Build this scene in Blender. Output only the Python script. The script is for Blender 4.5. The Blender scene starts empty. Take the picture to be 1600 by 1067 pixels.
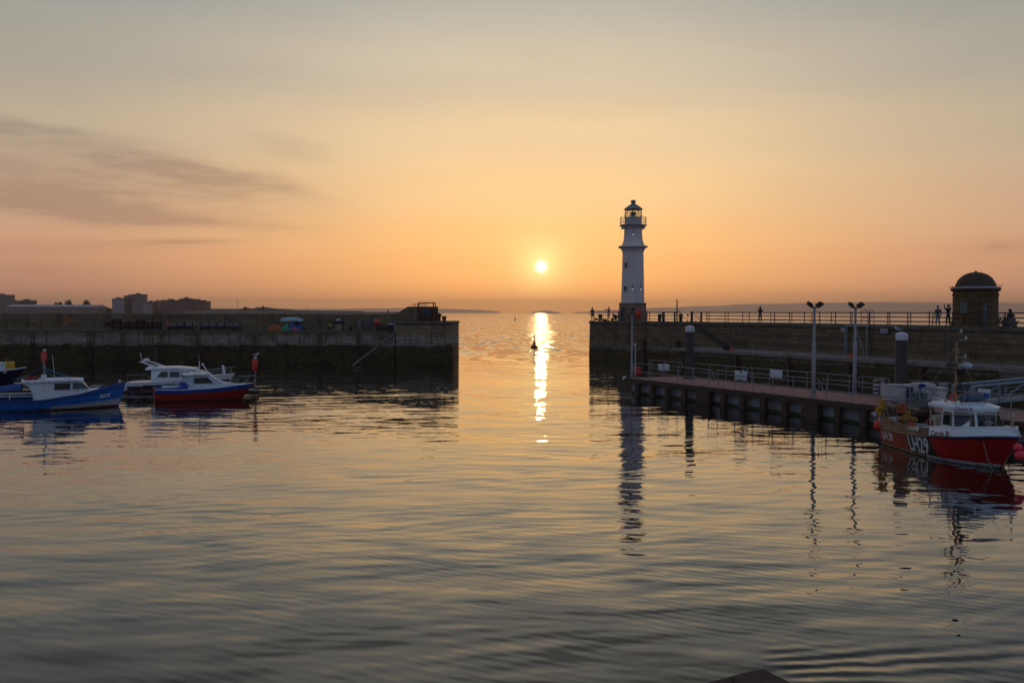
import bpy, bmesh, math, random
from mathutils import Vector, Matrix, noise as mnoise
R = math.radians
scn = bpy.context.scene
col = scn.collection

# ------------------------------------------------------------------ camera
FPX = 1500.0
CAMZ = 5.85
cam_d = bpy.data.cameras.new('camera')
cam = bpy.data.objects.new('camera', cam_d)
col.objects.link(cam)
cam_d.sensor_width = 36.0
cam_d.lens = FPX / 1600.0 * 36.0
cam_d.clip_start = 0.1
cam_d.clip_end = 60000
PITCH = math.atan(45.1 / FPX)
CAM_M = Matrix.Rotation(R(90) - PITCH, 3, 'X') @ Matrix.Rotation(0.0029, 3, 'Z')
cam.matrix_world = Matrix.Translation((0, 0, CAMZ)) @ CAM_M.to_4x4()
scn.camera = cam
scn.render.resolution_x, scn.render.resolution_y = 1024, 682

def ray(px, py):
    return CAM_M @ Vector(((px - 800.0) / FPX, -(py - 533.5) / FPX, -1.0))
def at(px, py, Y):
    "world point seen at photo pixel (px,py) at distance Y in front of the camera"
    r = ray(px, py); return Vector((0, 0, CAMZ)) + r * (Y / r.y)
def onz(px, py, z):
    r = ray(px, py); return Vector((0, 0, CAMZ)) + r * ((z - CAMZ) / r.z)

# ------------------------------------------------------------------ world
def lin(c):
    return tuple(((v / 255.0) / 12.92 if v / 255.0 <= .04045 else ((v / 255.0 + .055) / 1.055) ** 2.4) for v in c)
SUN_AZ = math.atan((845 - 800) / FPX)      # to the right of +Y
SUN_EL = math.atan((488.6 - 417) / FPX)
SUN_DIR = Vector((math.sin(SUN_AZ) * math.cos(SUN_EL), math.cos(SUN_AZ) * math.cos(SUN_EL), math.sin(SUN_EL)))

class NT:
    "small helper for writing node trees"
    def __init__(s, tree): s.t = tree; s.n = tree.nodes; s.l = tree.links
    def new(s, typ, **kw):
        nd = s.n.new(typ)
        for k, v in kw.items(): setattr(nd, k, v)
        return nd
    def put(s, sock, v):
        if v is None: return
        if hasattr(v, 'is_output') or isinstance(v, bpy.types.NodeSocket): s.l.new(v, sock)
        else:
            try: sock.default_value = v
            except Exception: sock.default_value = (*v, 1.0)
    def math(s, op, a, b=None, c=None, clamp=False):
        nd = s.new('ShaderNodeMath', operation=op, use_clamp=clamp)
        s.put(nd.inputs[0], a); s.put(nd.inputs[1], b)
        if c is not None: s.put(nd.inputs[2], c)
        return nd.outputs[0]
    def vmath(s, op, a, b=None):
        nd = s.new('ShaderNodeVectorMath', operation=op)
        s.put(nd.inputs[0], a)
        if b is not None: s.put(nd.inputs[3] if op == 'SCALE' else nd.inputs[1], b)
        return nd.outputs['Value'] if op in ('DOT_PRODUCT', 'LENGTH') else nd.outputs[0]
    def ramp(s, fac, stops, interp='LINEAR'):
        nd = s.new('ShaderNodeValToRGB'); cr = nd.color_ramp; cr.interpolation = interp
        while len(cr.elements) < len(stops): cr.elements.new(0.5)
        for e, (p, c) in zip(cr.elements, stops):
            e.position = p; e.color = (*c, 1.0) if len(c) == 3 else c
        s.put(nd.inputs[0], fac); return nd.outputs[0]
    def mix(s, fac, a, b, mode='MIX', clamp=False):
        nd = s.new('ShaderNodeMix', data_type='RGBA', blend_type=mode, clamp_result=clamp)
        s.put(nd.inputs[0], fac); s.put(nd.inputs[6], a); s.put(nd.inputs[7], b)
        return nd.outputs[2]
    def smooth(s, v, a, b):
        nd = s.new('ShaderNodeMapRange', interpolation_type='SMOOTHSTEP')
        s.put(nd.inputs[0], v); nd.inputs[1].default_value = a; nd.inputs[2].default_value = b
        return nd.outputs[0]
    def sep(s, v):
        nd = s.new('ShaderNodeSeparateXYZ'); s.put(nd.inputs[0], v); return nd.outputs
    def comb(s, x, y, z):
        nd = s.new('ShaderNodeCombineXYZ')
        for i, v in enumerate((x, y, z)): s.put(nd.inputs[i], v)
        return nd.outputs[0]
    def noise(s, vec, scale=1.0, detail=2.0, rough=.5, dist=0.0, dim='3D'):
        nd = s.new('ShaderNodeTexNoise', noise_dimensions=dim)
        s.put(nd.inputs['Vector'], vec); nd.inputs['Scale'].default_value = scale
        nd.inputs['Detail'].default_value = detail; nd.inputs['Roughness'].default_value = rough
        nd.inputs['Distortion'].default_value = dist
        return nd.outputs

w = bpy.data.worlds.new('World'); scn.world = w; w.use_nodes = True
w.node_tree.nodes.clear(); T = NT(w.node_tree)
D = T.vmath('NORMALIZE', T.new('ShaderNodeTexCoord').outputs['Generated'])
dx, dy, dz = T.sep(D)
elev = T.math('MULTIPLY', T.math('ARCSINE', T.math('MAXIMUM', T.math('MINIMUM', dz, 1.0), -1.0)), 57.2958)
az = T.math('MULTIPLY', T.math('ARCTAN2', dx, dy), 57.2958)                # degrees, + to the right
azs = T.math('ABSOLUTE', T.math('SUBTRACT', az, math.degrees(SUN_AZ)))
p = T.math('SQRT', T.math('DIVIDE', T.math('MAXIMUM', elev, 0.0), 90.0))
def rs(st): return [(math.sqrt(e / 90.0), lin(c)) for e, c in st]
cen = T.ramp(p, rs([(0, (255, 184, 128)), (1.2, (255, 180, 119)), (2.7, (253, 183, 118)), (4.5, (249, 191, 127)), (7, (244, 203, 148)), (10.5, (231, 202, 160)),
                    (14, (207, 193, 168)), (18.5, (178, 177, 168)), (24, (122, 123, 123)), (34, (86, 91, 101)), (90, (92, 104, 128))]), 'EASE')
sid = T.ramp(p, rs([(0, (214, 157, 137)), (1.2, (208, 151, 128)), (3, (211, 155, 127)), (6, (207, 168, 138)), (10, (188, 170, 146)),
                    (14, (166, 161, 149)), (18.5, (145, 149, 149)), (24, (106, 110, 114)), (34, (80, 87, 99)), (90, (92, 104, 128))]), 'EASE')
bck = T.ramp(p, rs([(0, (112, 110, 124)), (4, (124, 126, 146)), (12, (130, 141, 168)), (30, (114, 131, 160)), (90, (92, 104, 128))]), 'EASE')
skyc = T.mix(T.smooth(azs, 2.0, 31.0), cen, sid)
skyc = T.mix(T.smooth(azs, 30.0, 105.0), skyc, bck)
# the low sky left of the sun is a little pinker than right of it
# glow round the sun
sd = T.math('MULTIPLY', T.math('ARCCOSINE', T.math('MINIMUM', T.vmath('DOT_PRODUCT', D, tuple(SUN_DIR)), 1.0)), 57.2958)
g1 = T.math('EXPONENT', T.math('MULTIPLY', sd, -1 / 0.85))
g2 = T.math('EXPONENT', T.math('MULTIPLY', T.math('MULTIPLY', sd, sd), -1 / (2 * 1.9 ** 2)))
skyc = T.mix(1.0, skyc, T.vmath('SCALE', (.30, .85, .42), g1), 'ADD')
skyc = T.mix(1.0, skyc, T.vmath('SCALE', (0.0, 0.02, 0.0), g2), 'ADD')
disc = T.math('SUBTRACT', 1.0, T.smooth(sd, 0.12, 0.50))
skyc = T.mix(1.0, skyc, T.vmath('SCALE', (1.0, 1.1, 1.1), disc), 'ADD')
# thin mauve cloud banks, low at the left, and faint streaks at the right
warp = T.noise(T.comb(T.math('MULTIPLY', az, .16), T.math('MULTIPLY', elev, .7), 3.1), 1.0, 4, .55)
wv = T.math('SUBTRACT', warp[0], .5)
def cloud(u, v, a, b, tilt, amp):
    c, s_ = math.cos(R(tilt)), math.sin(R(tilt))
    du = T.math('ADD', T.math('SUBTRACT', az, u), T.math('MULTIPLY', wv, 4.0))
    dv = T.math('ADD', T.math('SUBTRACT', elev, v), T.math('MULTIPLY', wv, 1.8 * min(1, b)))
    e1 = T.math('DIVIDE', T.math('ADD', T.math('MULTIPLY', du, c), T.math('MULTIPLY', dv, s_)), a)
    e2 = T.math('DIVIDE', T.math('SUBTRACT', T.math('MULTIPLY', dv, c), T.math('MULTIPLY', du, s_)), b)
    r2 = T.math('ADD', T.math('MULTIPLY', e1, e1), T.math('MULTIPLY', e2, e2))
    return T.math('MULTIPLY', T.math('EXPONENT', T.math('MULTIPLY', r2, -1.0)), amp)
def PX(x): return math.degrees(math.atan((x - 800) / FPX))
def PY(y): return (488.5 - y) / FPX * 57.2958
cl = None
for args in [(PX(40), PY(238), 5.0, .42, -3, .75), (PX(30), PY(285), 6.5, .95, -4, .55), (PX(80), PY(325), 8.5, .95, -4, .80), (PX(130), PY(345), 7.5, .55, -3, .45), (PX(180), PY(268), 5.5, .45, -6, .45),
             (PX(320), PY(296), 5.2, 1.0, -8, .85), (PX(250), PY(350), 7.0, .35, -4, .55), (PX(290), PY(386), 3.4, .16, 2, .65), (PX(100), PY(400), 6, .3, 3, .3),
             (PX(450), PY(240), 2.4, .6, -12, .30), (PX(430), PY(300), 3.0, .6, -10, .30), (PX(30), PY(430), 6, .4, 0, .30),
             (PX(1245), PY(458), 5.0, .22, 0, .35), (PX(1552), PY(396), 1.0, .28, 0, .5), (PX(1100), PY(445), 1.6, .15, 0, .30), (PX(1500), PY(462), 4, .25, 0, .3)]:
    k = cloud(*args); cl = k if cl is None else T.math('ADD', cl, k)
tex = T.noise(T.comb(T.math('MULTIPLY', az, .35), T.math('MULTIPLY', elev, 2.4), T.math('MULTIPLY', az, .05)), 1.0, 5, .6, .3)[0]
cl = T.math('MULTIPLY', T.math('MULTIPLY', cl, 1.25), T.math('ADD', .40, T.math('MULTIPLY', T.smooth(tex, .15, .80), .75)), clamp=True)
# very soft broad unevenness over the whole sky
soft = T.noise(T.comb(T.math('MULTIPLY', az, .07), T.math('MULTIPLY', elev, .34), 7.7), 1.0, 4, .55)[0]
skyc = T.mix(1.0, skyc, T.ramp(soft, [(.3, (.955, .95, .955)), (.7, (1.035, 1.03, 1.02))]), 'MULTIPLY')
skyc = T.mix(T.math('MULTIPLY', cl, .66), skyc, T.mix(.5, T.vmath('MULTIPLY', skyc, (.58, .52, .62)), (.20, .135, .125)))
sky = T.new('ShaderNodeTexSky', sky_type='NISHITA', sun_disc=False, sun_elevation=SUN_EL, sun_rotation=SUN_AZ)
bg = T.new('ShaderNodeBackground'); T.put(bg.inputs[0], skyc); bg.inputs[1].default_value = 1.0
bg2 = T.new('ShaderNodeBackground'); T.put(bg2.inputs[0], sky.outputs[0]); bg2.inputs[1].default_value = 0.012
add = T.new('ShaderNodeAddShader'); T.l.new(bg.outputs[0], add.inputs[0]); T.l.new(bg2.outputs[0], add.inputs[1])
T.l.new(add.outputs[0], T.new('ShaderNodeOutputWorld').inputs[0])

sl = bpy.data.lights.new('sun', 'SUN'); so = bpy.data.objects.new('sun', sl); col.objects.link(so)
sl.energy = 0.03; sl.angle = R(0.6); sl.color = (1.0, .62, .27)
so.rotation_euler = (-SUN_DIR).to_track_quat('-Z', 'Y').to_euler(); so.location = (0, 0, 60)

scn.view_settings.view_transform = 'Standard'; scn.view_settings.look = 'None'
scn.view_settings.exposure = 0.0; scn.view_settings.gamma = 1.0
scn.view_settings.use_curve_mapping = False
scn.cycles.max_bounces = 6; scn.cycles.diffuse_bounces = 2; scn.cycles.glossy_bounces = 3
scn.cycles.transparent_max_bounces = 10; scn.cycles.volume_bounces = 0
scn.cycles.sample_clamp_indirect = 6.0
scn.cycles.caustics_reflective = False; scn.cycles.caustics_refractive = False
# ------------------------------------------------------------------ building helpers
def tag(o, label=None, cat=None, group=None, kind=None):
    if label: o['label'] = label
    if cat: o['category'] = cat
    if group: o['group'] = group
    if kind: o['kind'] = kind
    return o
def empty(name, loc=(0, 0, 0), rz=0.0, label=None, cat=None, group=None, scale=1.0):
    o = bpy.data.objects.new(name, None); col.objects.link(o)
    o.location = loc; o.rotation_euler = (0, 0, rz); o.scale = (scale,) * 3
    o.empty_display_size = .2
    return tag(o, label, cat, group)
def copy_tree(o, parent=None):
    c = o.copy(); col.objects.link(c)
    if parent is not None: c.parent = parent
    for ch in [q for q in bpy.data.objects if q.parent == o]: copy_tree(ch, c)
    return c

class MB:
    def __init__(s): s.v = []; s.f = []; s.sm = []
    def add(s, vs, fs, smooth=False):
        n = len(s.v); s.v += [Vector(q) for q in vs]
        s.f += [tuple(i + n for i in f) for f in fs]; s.sm += [smooth] * len(fs); return s
    def box(s, x0, x1, y0, y1, z0, z1, M=None):
        vs = [Vector((x, y, z)) for z in (z0, z1) for y in (y0, y1) for x in (x0, x1)]
        if M is not None: vs = [M @ q for q in vs]
        return s.add(vs, [(0, 2, 3, 1), (4, 5, 7, 6), (0, 1, 5, 4), (2, 6, 7, 3), (0, 4, 6, 2), (1, 3, 7, 5)])
    def cbox(s, c, d, rz=0.0, rx=0.0, ry=0.0):
        M = Matrix.Translation(c) @ Matrix.Rotation(rz, 4, 'Z') @ Matrix.Rotation(ry, 4, 'Y') @ Matrix.Rotation(rx, 4, 'X')
        return s.box(-d[0] / 2, d[0] / 2, -d[1] / 2, d[1] / 2, -d[2] / 2, d[2] / 2, M)
    def bbox(s, x0, x1, y0, y1, z0, z1, b=.03, M=None):
        "box with chamfered edges"
        bm = bmesh.new(); bmesh.ops.create_cube(bm, size=1)
        for q in bm.verts: q.co = Vector(((x0 + x1) / 2 + q.co.x * (x1 - x0), (y0 + y1) / 2 + q.co.y * (y1 - y0), (z0 + z1) / 2 + q.co.z * (z1 - z0)))
        bmesh.ops.bevel(bm, geom=bm.edges[:], offset=b, segments=2, affect='EDGES', profile=.5)
        bm.verts.index_update()
        vs = [(M @ q.co) if M is not None else q.co.copy() for q in bm.verts]
        fs = [tuple(q.index for q in f.verts) for f in bm.faces]; bm.free()
        return s.add(vs, fs, True)
    def tube(s, pts, r, n=8, closed=False, cap=True, smooth=True):
        pts = [Vector(q) for q in pts]; m = len(pts)
        rr = r if isinstance(r, (list, tuple)) else [r] * m
        rings = []; up = None
        for i, q in enumerate(pts):
            a = pts[(i - 1) % m] if (closed or i > 0) else q
            b = pts[(i + 1) % m] if (closed or i < m - 1) else q
            t = (b - a)
            t = t.normalized() if t.length > 1e-9 else Vector((0, 0, 1))
            if up is None: up = Vector((0, 0, 1)) if abs(t.z) < .9 else Vector((1, 0, 0))
            u = (up - t * up.dot(t))
            if u.length < 1e-4: u = t.orthogonal()
            u.normalize(); v_ = t.cross(u); up = u
            rings.append([q + (u * math.cos(2 * math.pi * k / n) + v_ * math.sin(2 * math.pi * k / n)) * rr[i] for k in range(n)])
        vs = [q for g in rings for q in g]; fs = []
        for i in range(m if closed else m - 1):
            j = (i + 1) % m
            for k in range(n):
                fs.append((i * n + k, i * n + (k + 1) % n, j * n + (k + 1) % n, j * n + k))
        if cap and not closed:
            fs.append(tuple(range(n - 1, -1, -1))); fs.append(tuple((m - 1) * n + k for k in range(n)))
        return s.add(vs, fs, smooth)
    def lathe(s, prof, n=24, c=(0, 0, 0), smooth=True, rot=0.0, sx=1, sy=1):
        c = Vector(c); vs = []; fs = []; m = len(prof)
        for (r, z) in prof:
            for k in range(n):
                a = 2 * math.pi * k / n + rot
                vs.append(c + Vector((math.cos(a) * r * sx, math.sin(a) * r * sy, z)))
        for i in range(m - 1):
            for k in range(n):
                fs.append((i * n + k, i * n + (k + 1) % n, (i + 1) * n + (k + 1) % n, (i + 1) * n + k))
        fs.append(tuple(range(n - 1, -1, -1))); fs.append(tuple((m - 1) * n + k for k in range(n)))
        return s.add(vs, fs, smooth)
    def prism(s, poly, z0, z1):
        "poly: ccw list of (x,y)"
        n = len(poly); vs = [Vector((x, y, z0)) for x, y in poly] + [Vector((x, y, z1)) for x, y in poly]
        fs = [tuple(range(n - 1, -1, -1)), tuple(range(n, 2 * n))] + [(k, (k + 1) % n, n + (k + 1) % n, n + k) for k in range(n)]
        return s.add(vs, fs)
    def extr(s, poly, d):
        "poly: list of 3D points, extruded by vector d"
        n = len(poly); d = Vector(d); vs = [Vector(q) for q in poly] + [Vector(q) + d for q in poly]
        fs = [tuple(range(n - 1, -1, -1)), tuple(range(n, 2 * n))] + [(k, (k + 1) % n, n + (k + 1) % n, n + k) for k in range(n)]
        return s.add(vs, fs)
    def ball(s, c, r, n=12, sx=1, sy=1, sz=1, jit=0.0, seed=0):
        rows = max(4, n // 2); pr = []; c = Vector(c); rnd = random.Random(seed); vs = [c + Vector((0, 0, -r * sz))]; fs = []
        for i in range(1, rows):
            ph = -math.pi / 2 + math.pi * i / rows
            for k in range(n):
                a = 2 * math.pi * k / n; q = 1 + rnd.uniform(-jit, jit)
                vs.append(c + Vector((math.cos(a) * math.cos(ph) * r * sx * q, math.sin(a) * math.cos(ph) * r * sy * q, math.sin(ph) * r * sz * q)))
        vs.append(c + Vector((0, 0, r * sz))); L = len(vs) - 1
        for k in range(n):
            fs.append((0, 1 + (k + 1) % n, 1 + k)); fs.append((L, L - n + k, L - n + (k + 1) % n))
        for i in range(rows - 2):
            for k in range(n):
                a = 1 + i * n; fs.append((a + k, a + (k + 1) % n, a + n + (k + 1) % n, a + n + k))
        return s.add(vs, fs, True)
    def torus(s, c, R_, r, n=20, m=8, M=None, closed=True):
        pts = []
        for k in range(n):
            a = 2 * math.pi * k / n; q = Vector((math.cos(a) * R_, math.sin(a) * R_, 0))
            pts.append(Vector(c) + (M @ q if M is not None else q))
        return s.tube(pts, r, m, closed=True)
    def grid(s, fn, nu, nv, smooth=True, closed_u=False):
        vs = [fn(i / (nu - (0 if closed_u else 1)), j / (nv - 1)) for i in range(nu) for j in range(nv)]; fs = []
        for i in range(nu if closed_u else nu - 1):
            for j in range(nv - 1):
                i2 = (i + 1) % nu
                fs.append((i * nv + j, i2 * nv + j, i2 * nv + j + 1, i * nv + j + 1))
        return s.add(vs, fs, smooth)
    def build(s, name, mat, parent=None, bevel=0.0):
        me = bpy.data.meshes.new(name); me.from_pydata([tuple(q) for q in s.v], [], s.f)
        me.polygons.foreach_set('use_smooth', s.sm)
        bm = bmesh.new(); bm.from_mesh(me); bmesh.ops.recalc_face_normals(bm, faces=bm.faces[:]); bm.to_mesh(me); bm.free()
        if mat is not None: me.materials.append(mat)
        o = bpy.data.objects.new(name, me); col.objects.link(o)
        if parent is not None: o.parent = parent
        if bevel:
            b = o.modifiers.new('bevel', 'BEVEL'); b.width = bevel; b.segments = 2; b.limit_method = 'ANGLE'; b.angle_limit = R(40)
        if any(s.sm):
            try: me.set_sharp_from_angle(angle=R(42))
            except Exception: pass
        return o

def text_mesh(txt, size, fn, name, mat, parent, bold=0.0, align='LEFT', italic=0.0, depth=0.0):
    "lettering as a mesh; fn maps (x along, y up) in metres to a 3D point"
    cu = bpy.data.curves.new(name, 'FONT'); cu.body = txt; cu.size = size; cu.align_x = align
    cu.offset = bold; cu.shear = italic; cu.resolution_u = 3
    to = bpy.data.objects.new(name, cu); col.objects.link(to)
    bpy.context.view_layer.update()
    dg = bpy.context.evaluated_depsgraph_get()
    me = bpy.data.meshes.new_from_object(to.evaluated_get(dg))
    bpy.data.objects.remove(to); bpy.data.curves.remove(cu)
    bm = bmesh.new(); bm.from_mesh(me)
    for k in range(1):
        pass
    for q in bm.verts: q.co = fn(q.co.x, q.co.y)
    bm.to_mesh(me); bm.free()
    me.materials.clear(); me.materials.append(mat); me.name = name
    o = bpy.data.objects.new(name, me); col.objects.link(o); o.parent = parent
    return o

# ------------------------------------------------------------------ materials
MATS = {}
HULLS = {'boat_red', 'faded_red', 'boat_white', 'boat_blue', 'launch_red', 'pale_grp', 'ochre_strip', 'bow_band', 'launch_blue', 'white_registration'}
def newmat(name):
    m = bpy.data.materials.new(name); m.use_nodes = True; m.node_tree.nodes.clear(); return m, NT(m.node_tree)
def M_(name, c, rough=.6, metal=0.0, var=.18, scale=3.0, bump=.0, spec=.5, dirt=None, dirt_amt=.5):
    "painted / plain surface with uneven tone, grime blotches and roughness variation"
    if name in MATS: return MATS[name]
    m, T = newmat(name)
    pos = T.new('ShaderNodeTexCoord').outputs['Object']
    n1 = T.noise(pos, scale, 5, .6)[0]; n2 = T.noise(pos, scale * 4.3, 3, .6)[0]
    base = T.mix(1.0, (*c, 1), T.ramp(n1, [(.3, (1 - var,) * 3), (.7, (1 + var * .6,) * 3)]), 'MULTIPLY')
    if dirt is not None:
        st = T.noise(T.vmath('MULTIPLY', pos, (scale * 1.3, scale * 1.3, scale * .35)), 1.0, 5, .65)[0]
        base = T.mix(T.math('MULTIPLY', T.smooth(st, .48, .68), dirt_amt), base, (*dirt, 1))
    if name in HULLS:      # waterline scum and run-down streaks on boat sides
        x_, y_, z_ = T.sep(T.new('ShaderNodeNewGeometry').outputs['Position'])
        sk = T.noise(T.comb(T.math('MULTIPLY', x_, 4.0), T.math('MULTIPLY', y_, 4.0), T.math('MULTIPLY', z_, .7)), 1.0, 4, .65)[0]
        up = T.math('SUBTRACT', 1.0, T.smooth(T.math('ADD', z_, T.math('MULTIPLY', T.math('SUBTRACT', sk, .5), .5)), .02, .20))
        base = T.mix(T.math('MULTIPLY', up, .7), base, (.055, .048, .028, 1))
        base = T.mix(T.math('MULTIPLY', T.smooth(sk, .56, .72), .45), base, (.11, .065, .035, 1))
    b = T.new('ShaderNodeBsdfPrincipled'); T.put(b.inputs['Base Color'], base)
    T.put(b.inputs['Roughness'], T.math('ADD', rough - .08, T.math('MULTIPLY', n2, .18), clamp=True))
    b.inputs['Metallic'].default_value = metal; b.inputs['Specular IOR Level'].default_value = spec
    if bump:
        bp = T.new('ShaderNodeBump'); bp.inputs['Distance'].default_value = bump; bp.inputs['Strength'].default_value = .7
        T.put(bp.inputs['Height'], n2); T.l.new(bp.outputs[0], b.inputs['Normal'])
    T.l.new(b.outputs[0], T.new('ShaderNodeOutputMaterial').inputs[0]); MATS[name] = m; return m
def glass_mat(name, tint=(.02, .03, .03), clear=.0):
    if name in MATS: return MATS[name]
    m, T = newmat(name)
    b = T.new('ShaderNodeBsdfPrincipled'); b.inputs['Base Color'].default_value = (*tint, 1)
    b.inputs['Roughness'].default_value = .06; out = b.outputs[0]
    if clear:
        tr = T.new('ShaderNodeBsdfTransparent'); mx = T.new('ShaderNodeMixShader'); mx.inputs[0].default_value = clear
        T.l.new(b.outputs[0], mx.inputs[1]); T.l.new(tr.outputs[0], mx.inputs[2]); out = mx.outputs[0]
    T.l.new(out, T.new('ShaderNodeOutputMaterial').inputs[0]); MATS[name] = m; return m
def glow_mat(name, c, e):
    m, T = newmat(name); b = T.new('ShaderNodeBsdfPrincipled'); b.inputs['Base Color'].default_value = (*c, 1)
    b.inputs['Emission Color'].default_value = (*c, 1); b.inputs['Emission Strength'].default_value = e
    T.l.new(b.outputs[0], T.new('ShaderNodeOutputMaterial').inputs[0]); return m

def stone_mat(name, upper, mid, weed, tide=2.2, tide2=3.2, course=.42, block=1.1, axis='X', patch=(.16, .15, .16), mossy=.5, lime=.5):
    "harbour masonry: courses, tide line, weed below it, moss, rust and lime streaks (world coordinates)"
    if name in MATS: return MATS[name]
    m, T = newmat(name)
    P = T.new('ShaderNodeNewGeometry').outputs['Position']
    x, y, z = T.sep(P)
    along = T.math('MULTIPLY', x, 1.0) if axis == 'X' else T.math('SUBTRACT', T.math('MULTIPLY', x, .5), T.math('MULTIPLY', y, .85))
    uv = T.comb(along, z, 0.0)
    br = T.new('ShaderNodeTexBrick'); T.put(br.inputs['Vector'], uv)
    br.inputs['Scale'].default_value = 1.0; br.inputs['Mortar Size'].default_value = .02; br.inputs['Mortar Smooth'].default_value = .4
    br.inputs['Brick Width'].default_value = block; br.inputs['Row Height'].default_value = course; br.offset = .5
    br.inputs['Color1'].default_value = (.74, .72, .70, 1); br.inputs['Color2'].default_value = (1.2, 1.16, 1.1, 1); br.inputs['Mortar'].default_value = (.48, .46, .44, 1)
    n1 = T.noise(P, .55, 6, .62)[0]; n2 = T.noise(P, 2.6, 5, .6)[0]; n3 = T.noise(P, 9.0, 4, .6)[0]
    streak = T.noise(T.comb(T.math('MULTIPLY', along, 1.6), T.math('MULTIPLY', z, .16), y if axis == 'X' else 0.0), 1.0, 5, .65)[0]
    jz = T.math('ADD', z, T.math('MULTIPLY', T.math('SUBTRACT', n1, .5), 1.1))
    jz = T.math('ADD', jz, T.math('MULTIPLY', T.math('SUBTRACT', streak, .5), .9))
    c = T.mix(T.smooth(jz, tide2 - .25, tide2 + .25), (*mid, 1), (*upper, 1))
    c = T.mix(T.math('MULTIPLY', T.smooth(n1, .5, .62), .45), c, (*patch, 1))
    c = T.mix(T.math('MULTIPLY', T.smooth(n2, .52, .7), mossy), c, (.095, .085, .034, 1))
    c = T.mix(T.math('MULTIPLY', T.smooth(streak, .52, .70), .72), c, (.05, .035, .022, 1))
    st2 = T.noise(T.comb(T.math('MULTIPLY', along, 2.7), T.math('MULTIPLY', z, .22), 5.0), 1.0, 4, .6)[0]
    c = T.mix(T.math('MULTIPLY', T.smooth(st2, .66, .76), lime), c, (.30, .29, .28, 1))
    low = T.math('SUBTRACT', 1.0, T.smooth(jz, tide - .25, tide + .12))
    wc = T.mix(T.smooth(n2, .38, .62), (*weed, 1), (weed[0] * 1.5 + .006, weed[1] * 1.6 + .006, weed[2] * 1.2, 1))
    c = T.mix(low, c, wc)
    c = T.mix(.85, c, br.outputs['Color'], 'MULTIPLY')
    c = T.mix(1.0, c, T.ramp(n3, [(.3, (.8,) * 3), (.7, (1.2,) * 3)]), 'MULTIPLY')
    b = T.new('ShaderNodeBsdfPrincipled'); T.put(b.inputs['Base Color'], c)
    T.put(b.inputs['Roughness'], T.math('SUBTRACT', .92, T.math('MULTIPLY', low, .22)))
    b.inputs['Specular IOR Level'].default_value = .35
    h = T.math('ADD', T.math('MULTIPLY', br.outputs['Fac'], -.5), T.math('ADD', T.math('MULTIPLY', n2, .8), T.math('MULTIPLY', n3, .35)))
    bp = T.new('ShaderNodeBump'); bp.inputs['Distance'].default_value = .16; bp.inputs['Strength'].default_value = .8
    T.put(bp.inputs['Height'], h); T.l.new(bp.outputs[0], b.inputs['Normal'])
    T.l.new(b.outputs[0], T.new('ShaderNodeOutputMaterial').inputs[0]); MATS[name] = m; return m

STONE_L = stone_mat('harbour_stone_west', (.24, .185, .115), (.30, .265, .22), (.040, .028, .012), 2.2, 3.1, .4, 1.2, 'X', lime=.45, patch=(.15,.12,.09))
PARAPET = stone_mat('parapet_stone', (.19, .150, .092), (.11, .10, .06), (.1, .1, .06), -3, -2, .45, 1.3, 'X', mossy=.45, lime=.12, patch=(.12, .095, .065))
STONE_E = stone_mat('harbour_stone_east', (.175, .128, .080), (.20, .16, .12), (.048, .034, .014), 1.5, 2.1, .4, 1.2, 'XY', lime=.6, mossy=.75, patch=(.12, .10, .085))
DECKST = M_('quay_paving', (.12, .105, .08), .9, var=.3, scale=.8, bump=.02, dirt=(.06, .055, .04))
LEDGEST = M_('ledge_paving', (.22, .19, .16), .9, var=.3, scale=.9, bump=.02, dirt=(.10, .09, .07), dirt_amt=.4)
WHITE = M_('white_paint', (.66, .70, .74), .35, var=.1, scale=1.5, dirt=(.35, .32, .27), dirt_amt=.35)
WHITE2 = M_('white_gelcoat', (.70, .72, .74), .25, var=.06, scale=1.5)
GALV = M_('galvanised_steel', (.24, .25, .27), .45, metal=.5, var=.2, scale=4)
DARKST = M_('dark_painted_iron', (.035, .033, .034), .55, var=.3, scale=4)
RUST = M_('rusty_iron', (.13, .045, .02), .85, var=.4, scale=3, bump=.01, dirt=(.05, .02, .012))
BLACK = M_('black_rubber', (.015, .015, .016), .6)
ROPE = M_('rope', (.22, .20, .17), .9)
BLUEROPE = M_('blue_rope', (.03, .16, .28), .85)
TIMBER = M_('wet_timber', (.075, .040, .026), .75, var=.4, scale=4, bump=.01, dirt=(.025, .022, .012))
SKIN = M_('skin', (.42, .24, .17), .55, var=.05)
REDP = M_('red_paint', (.50, .022, .018), .35, var=.15)
ORANGE = M_('orange_plastic', (.55, .07, .025), .4, var=.12)
LANT = glass_mat('lantern_glass', (.3, .25, .2), .8)
GLASS = glass_mat('cabin_glass', (.015, .022, .024), 0.0)
GLASS_T = glass_mat('clear_cabin_glass', (.03, .04, .04), .55)
NAVY = M_('navy_plastic', (.012, .03, .14), .4)
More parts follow.
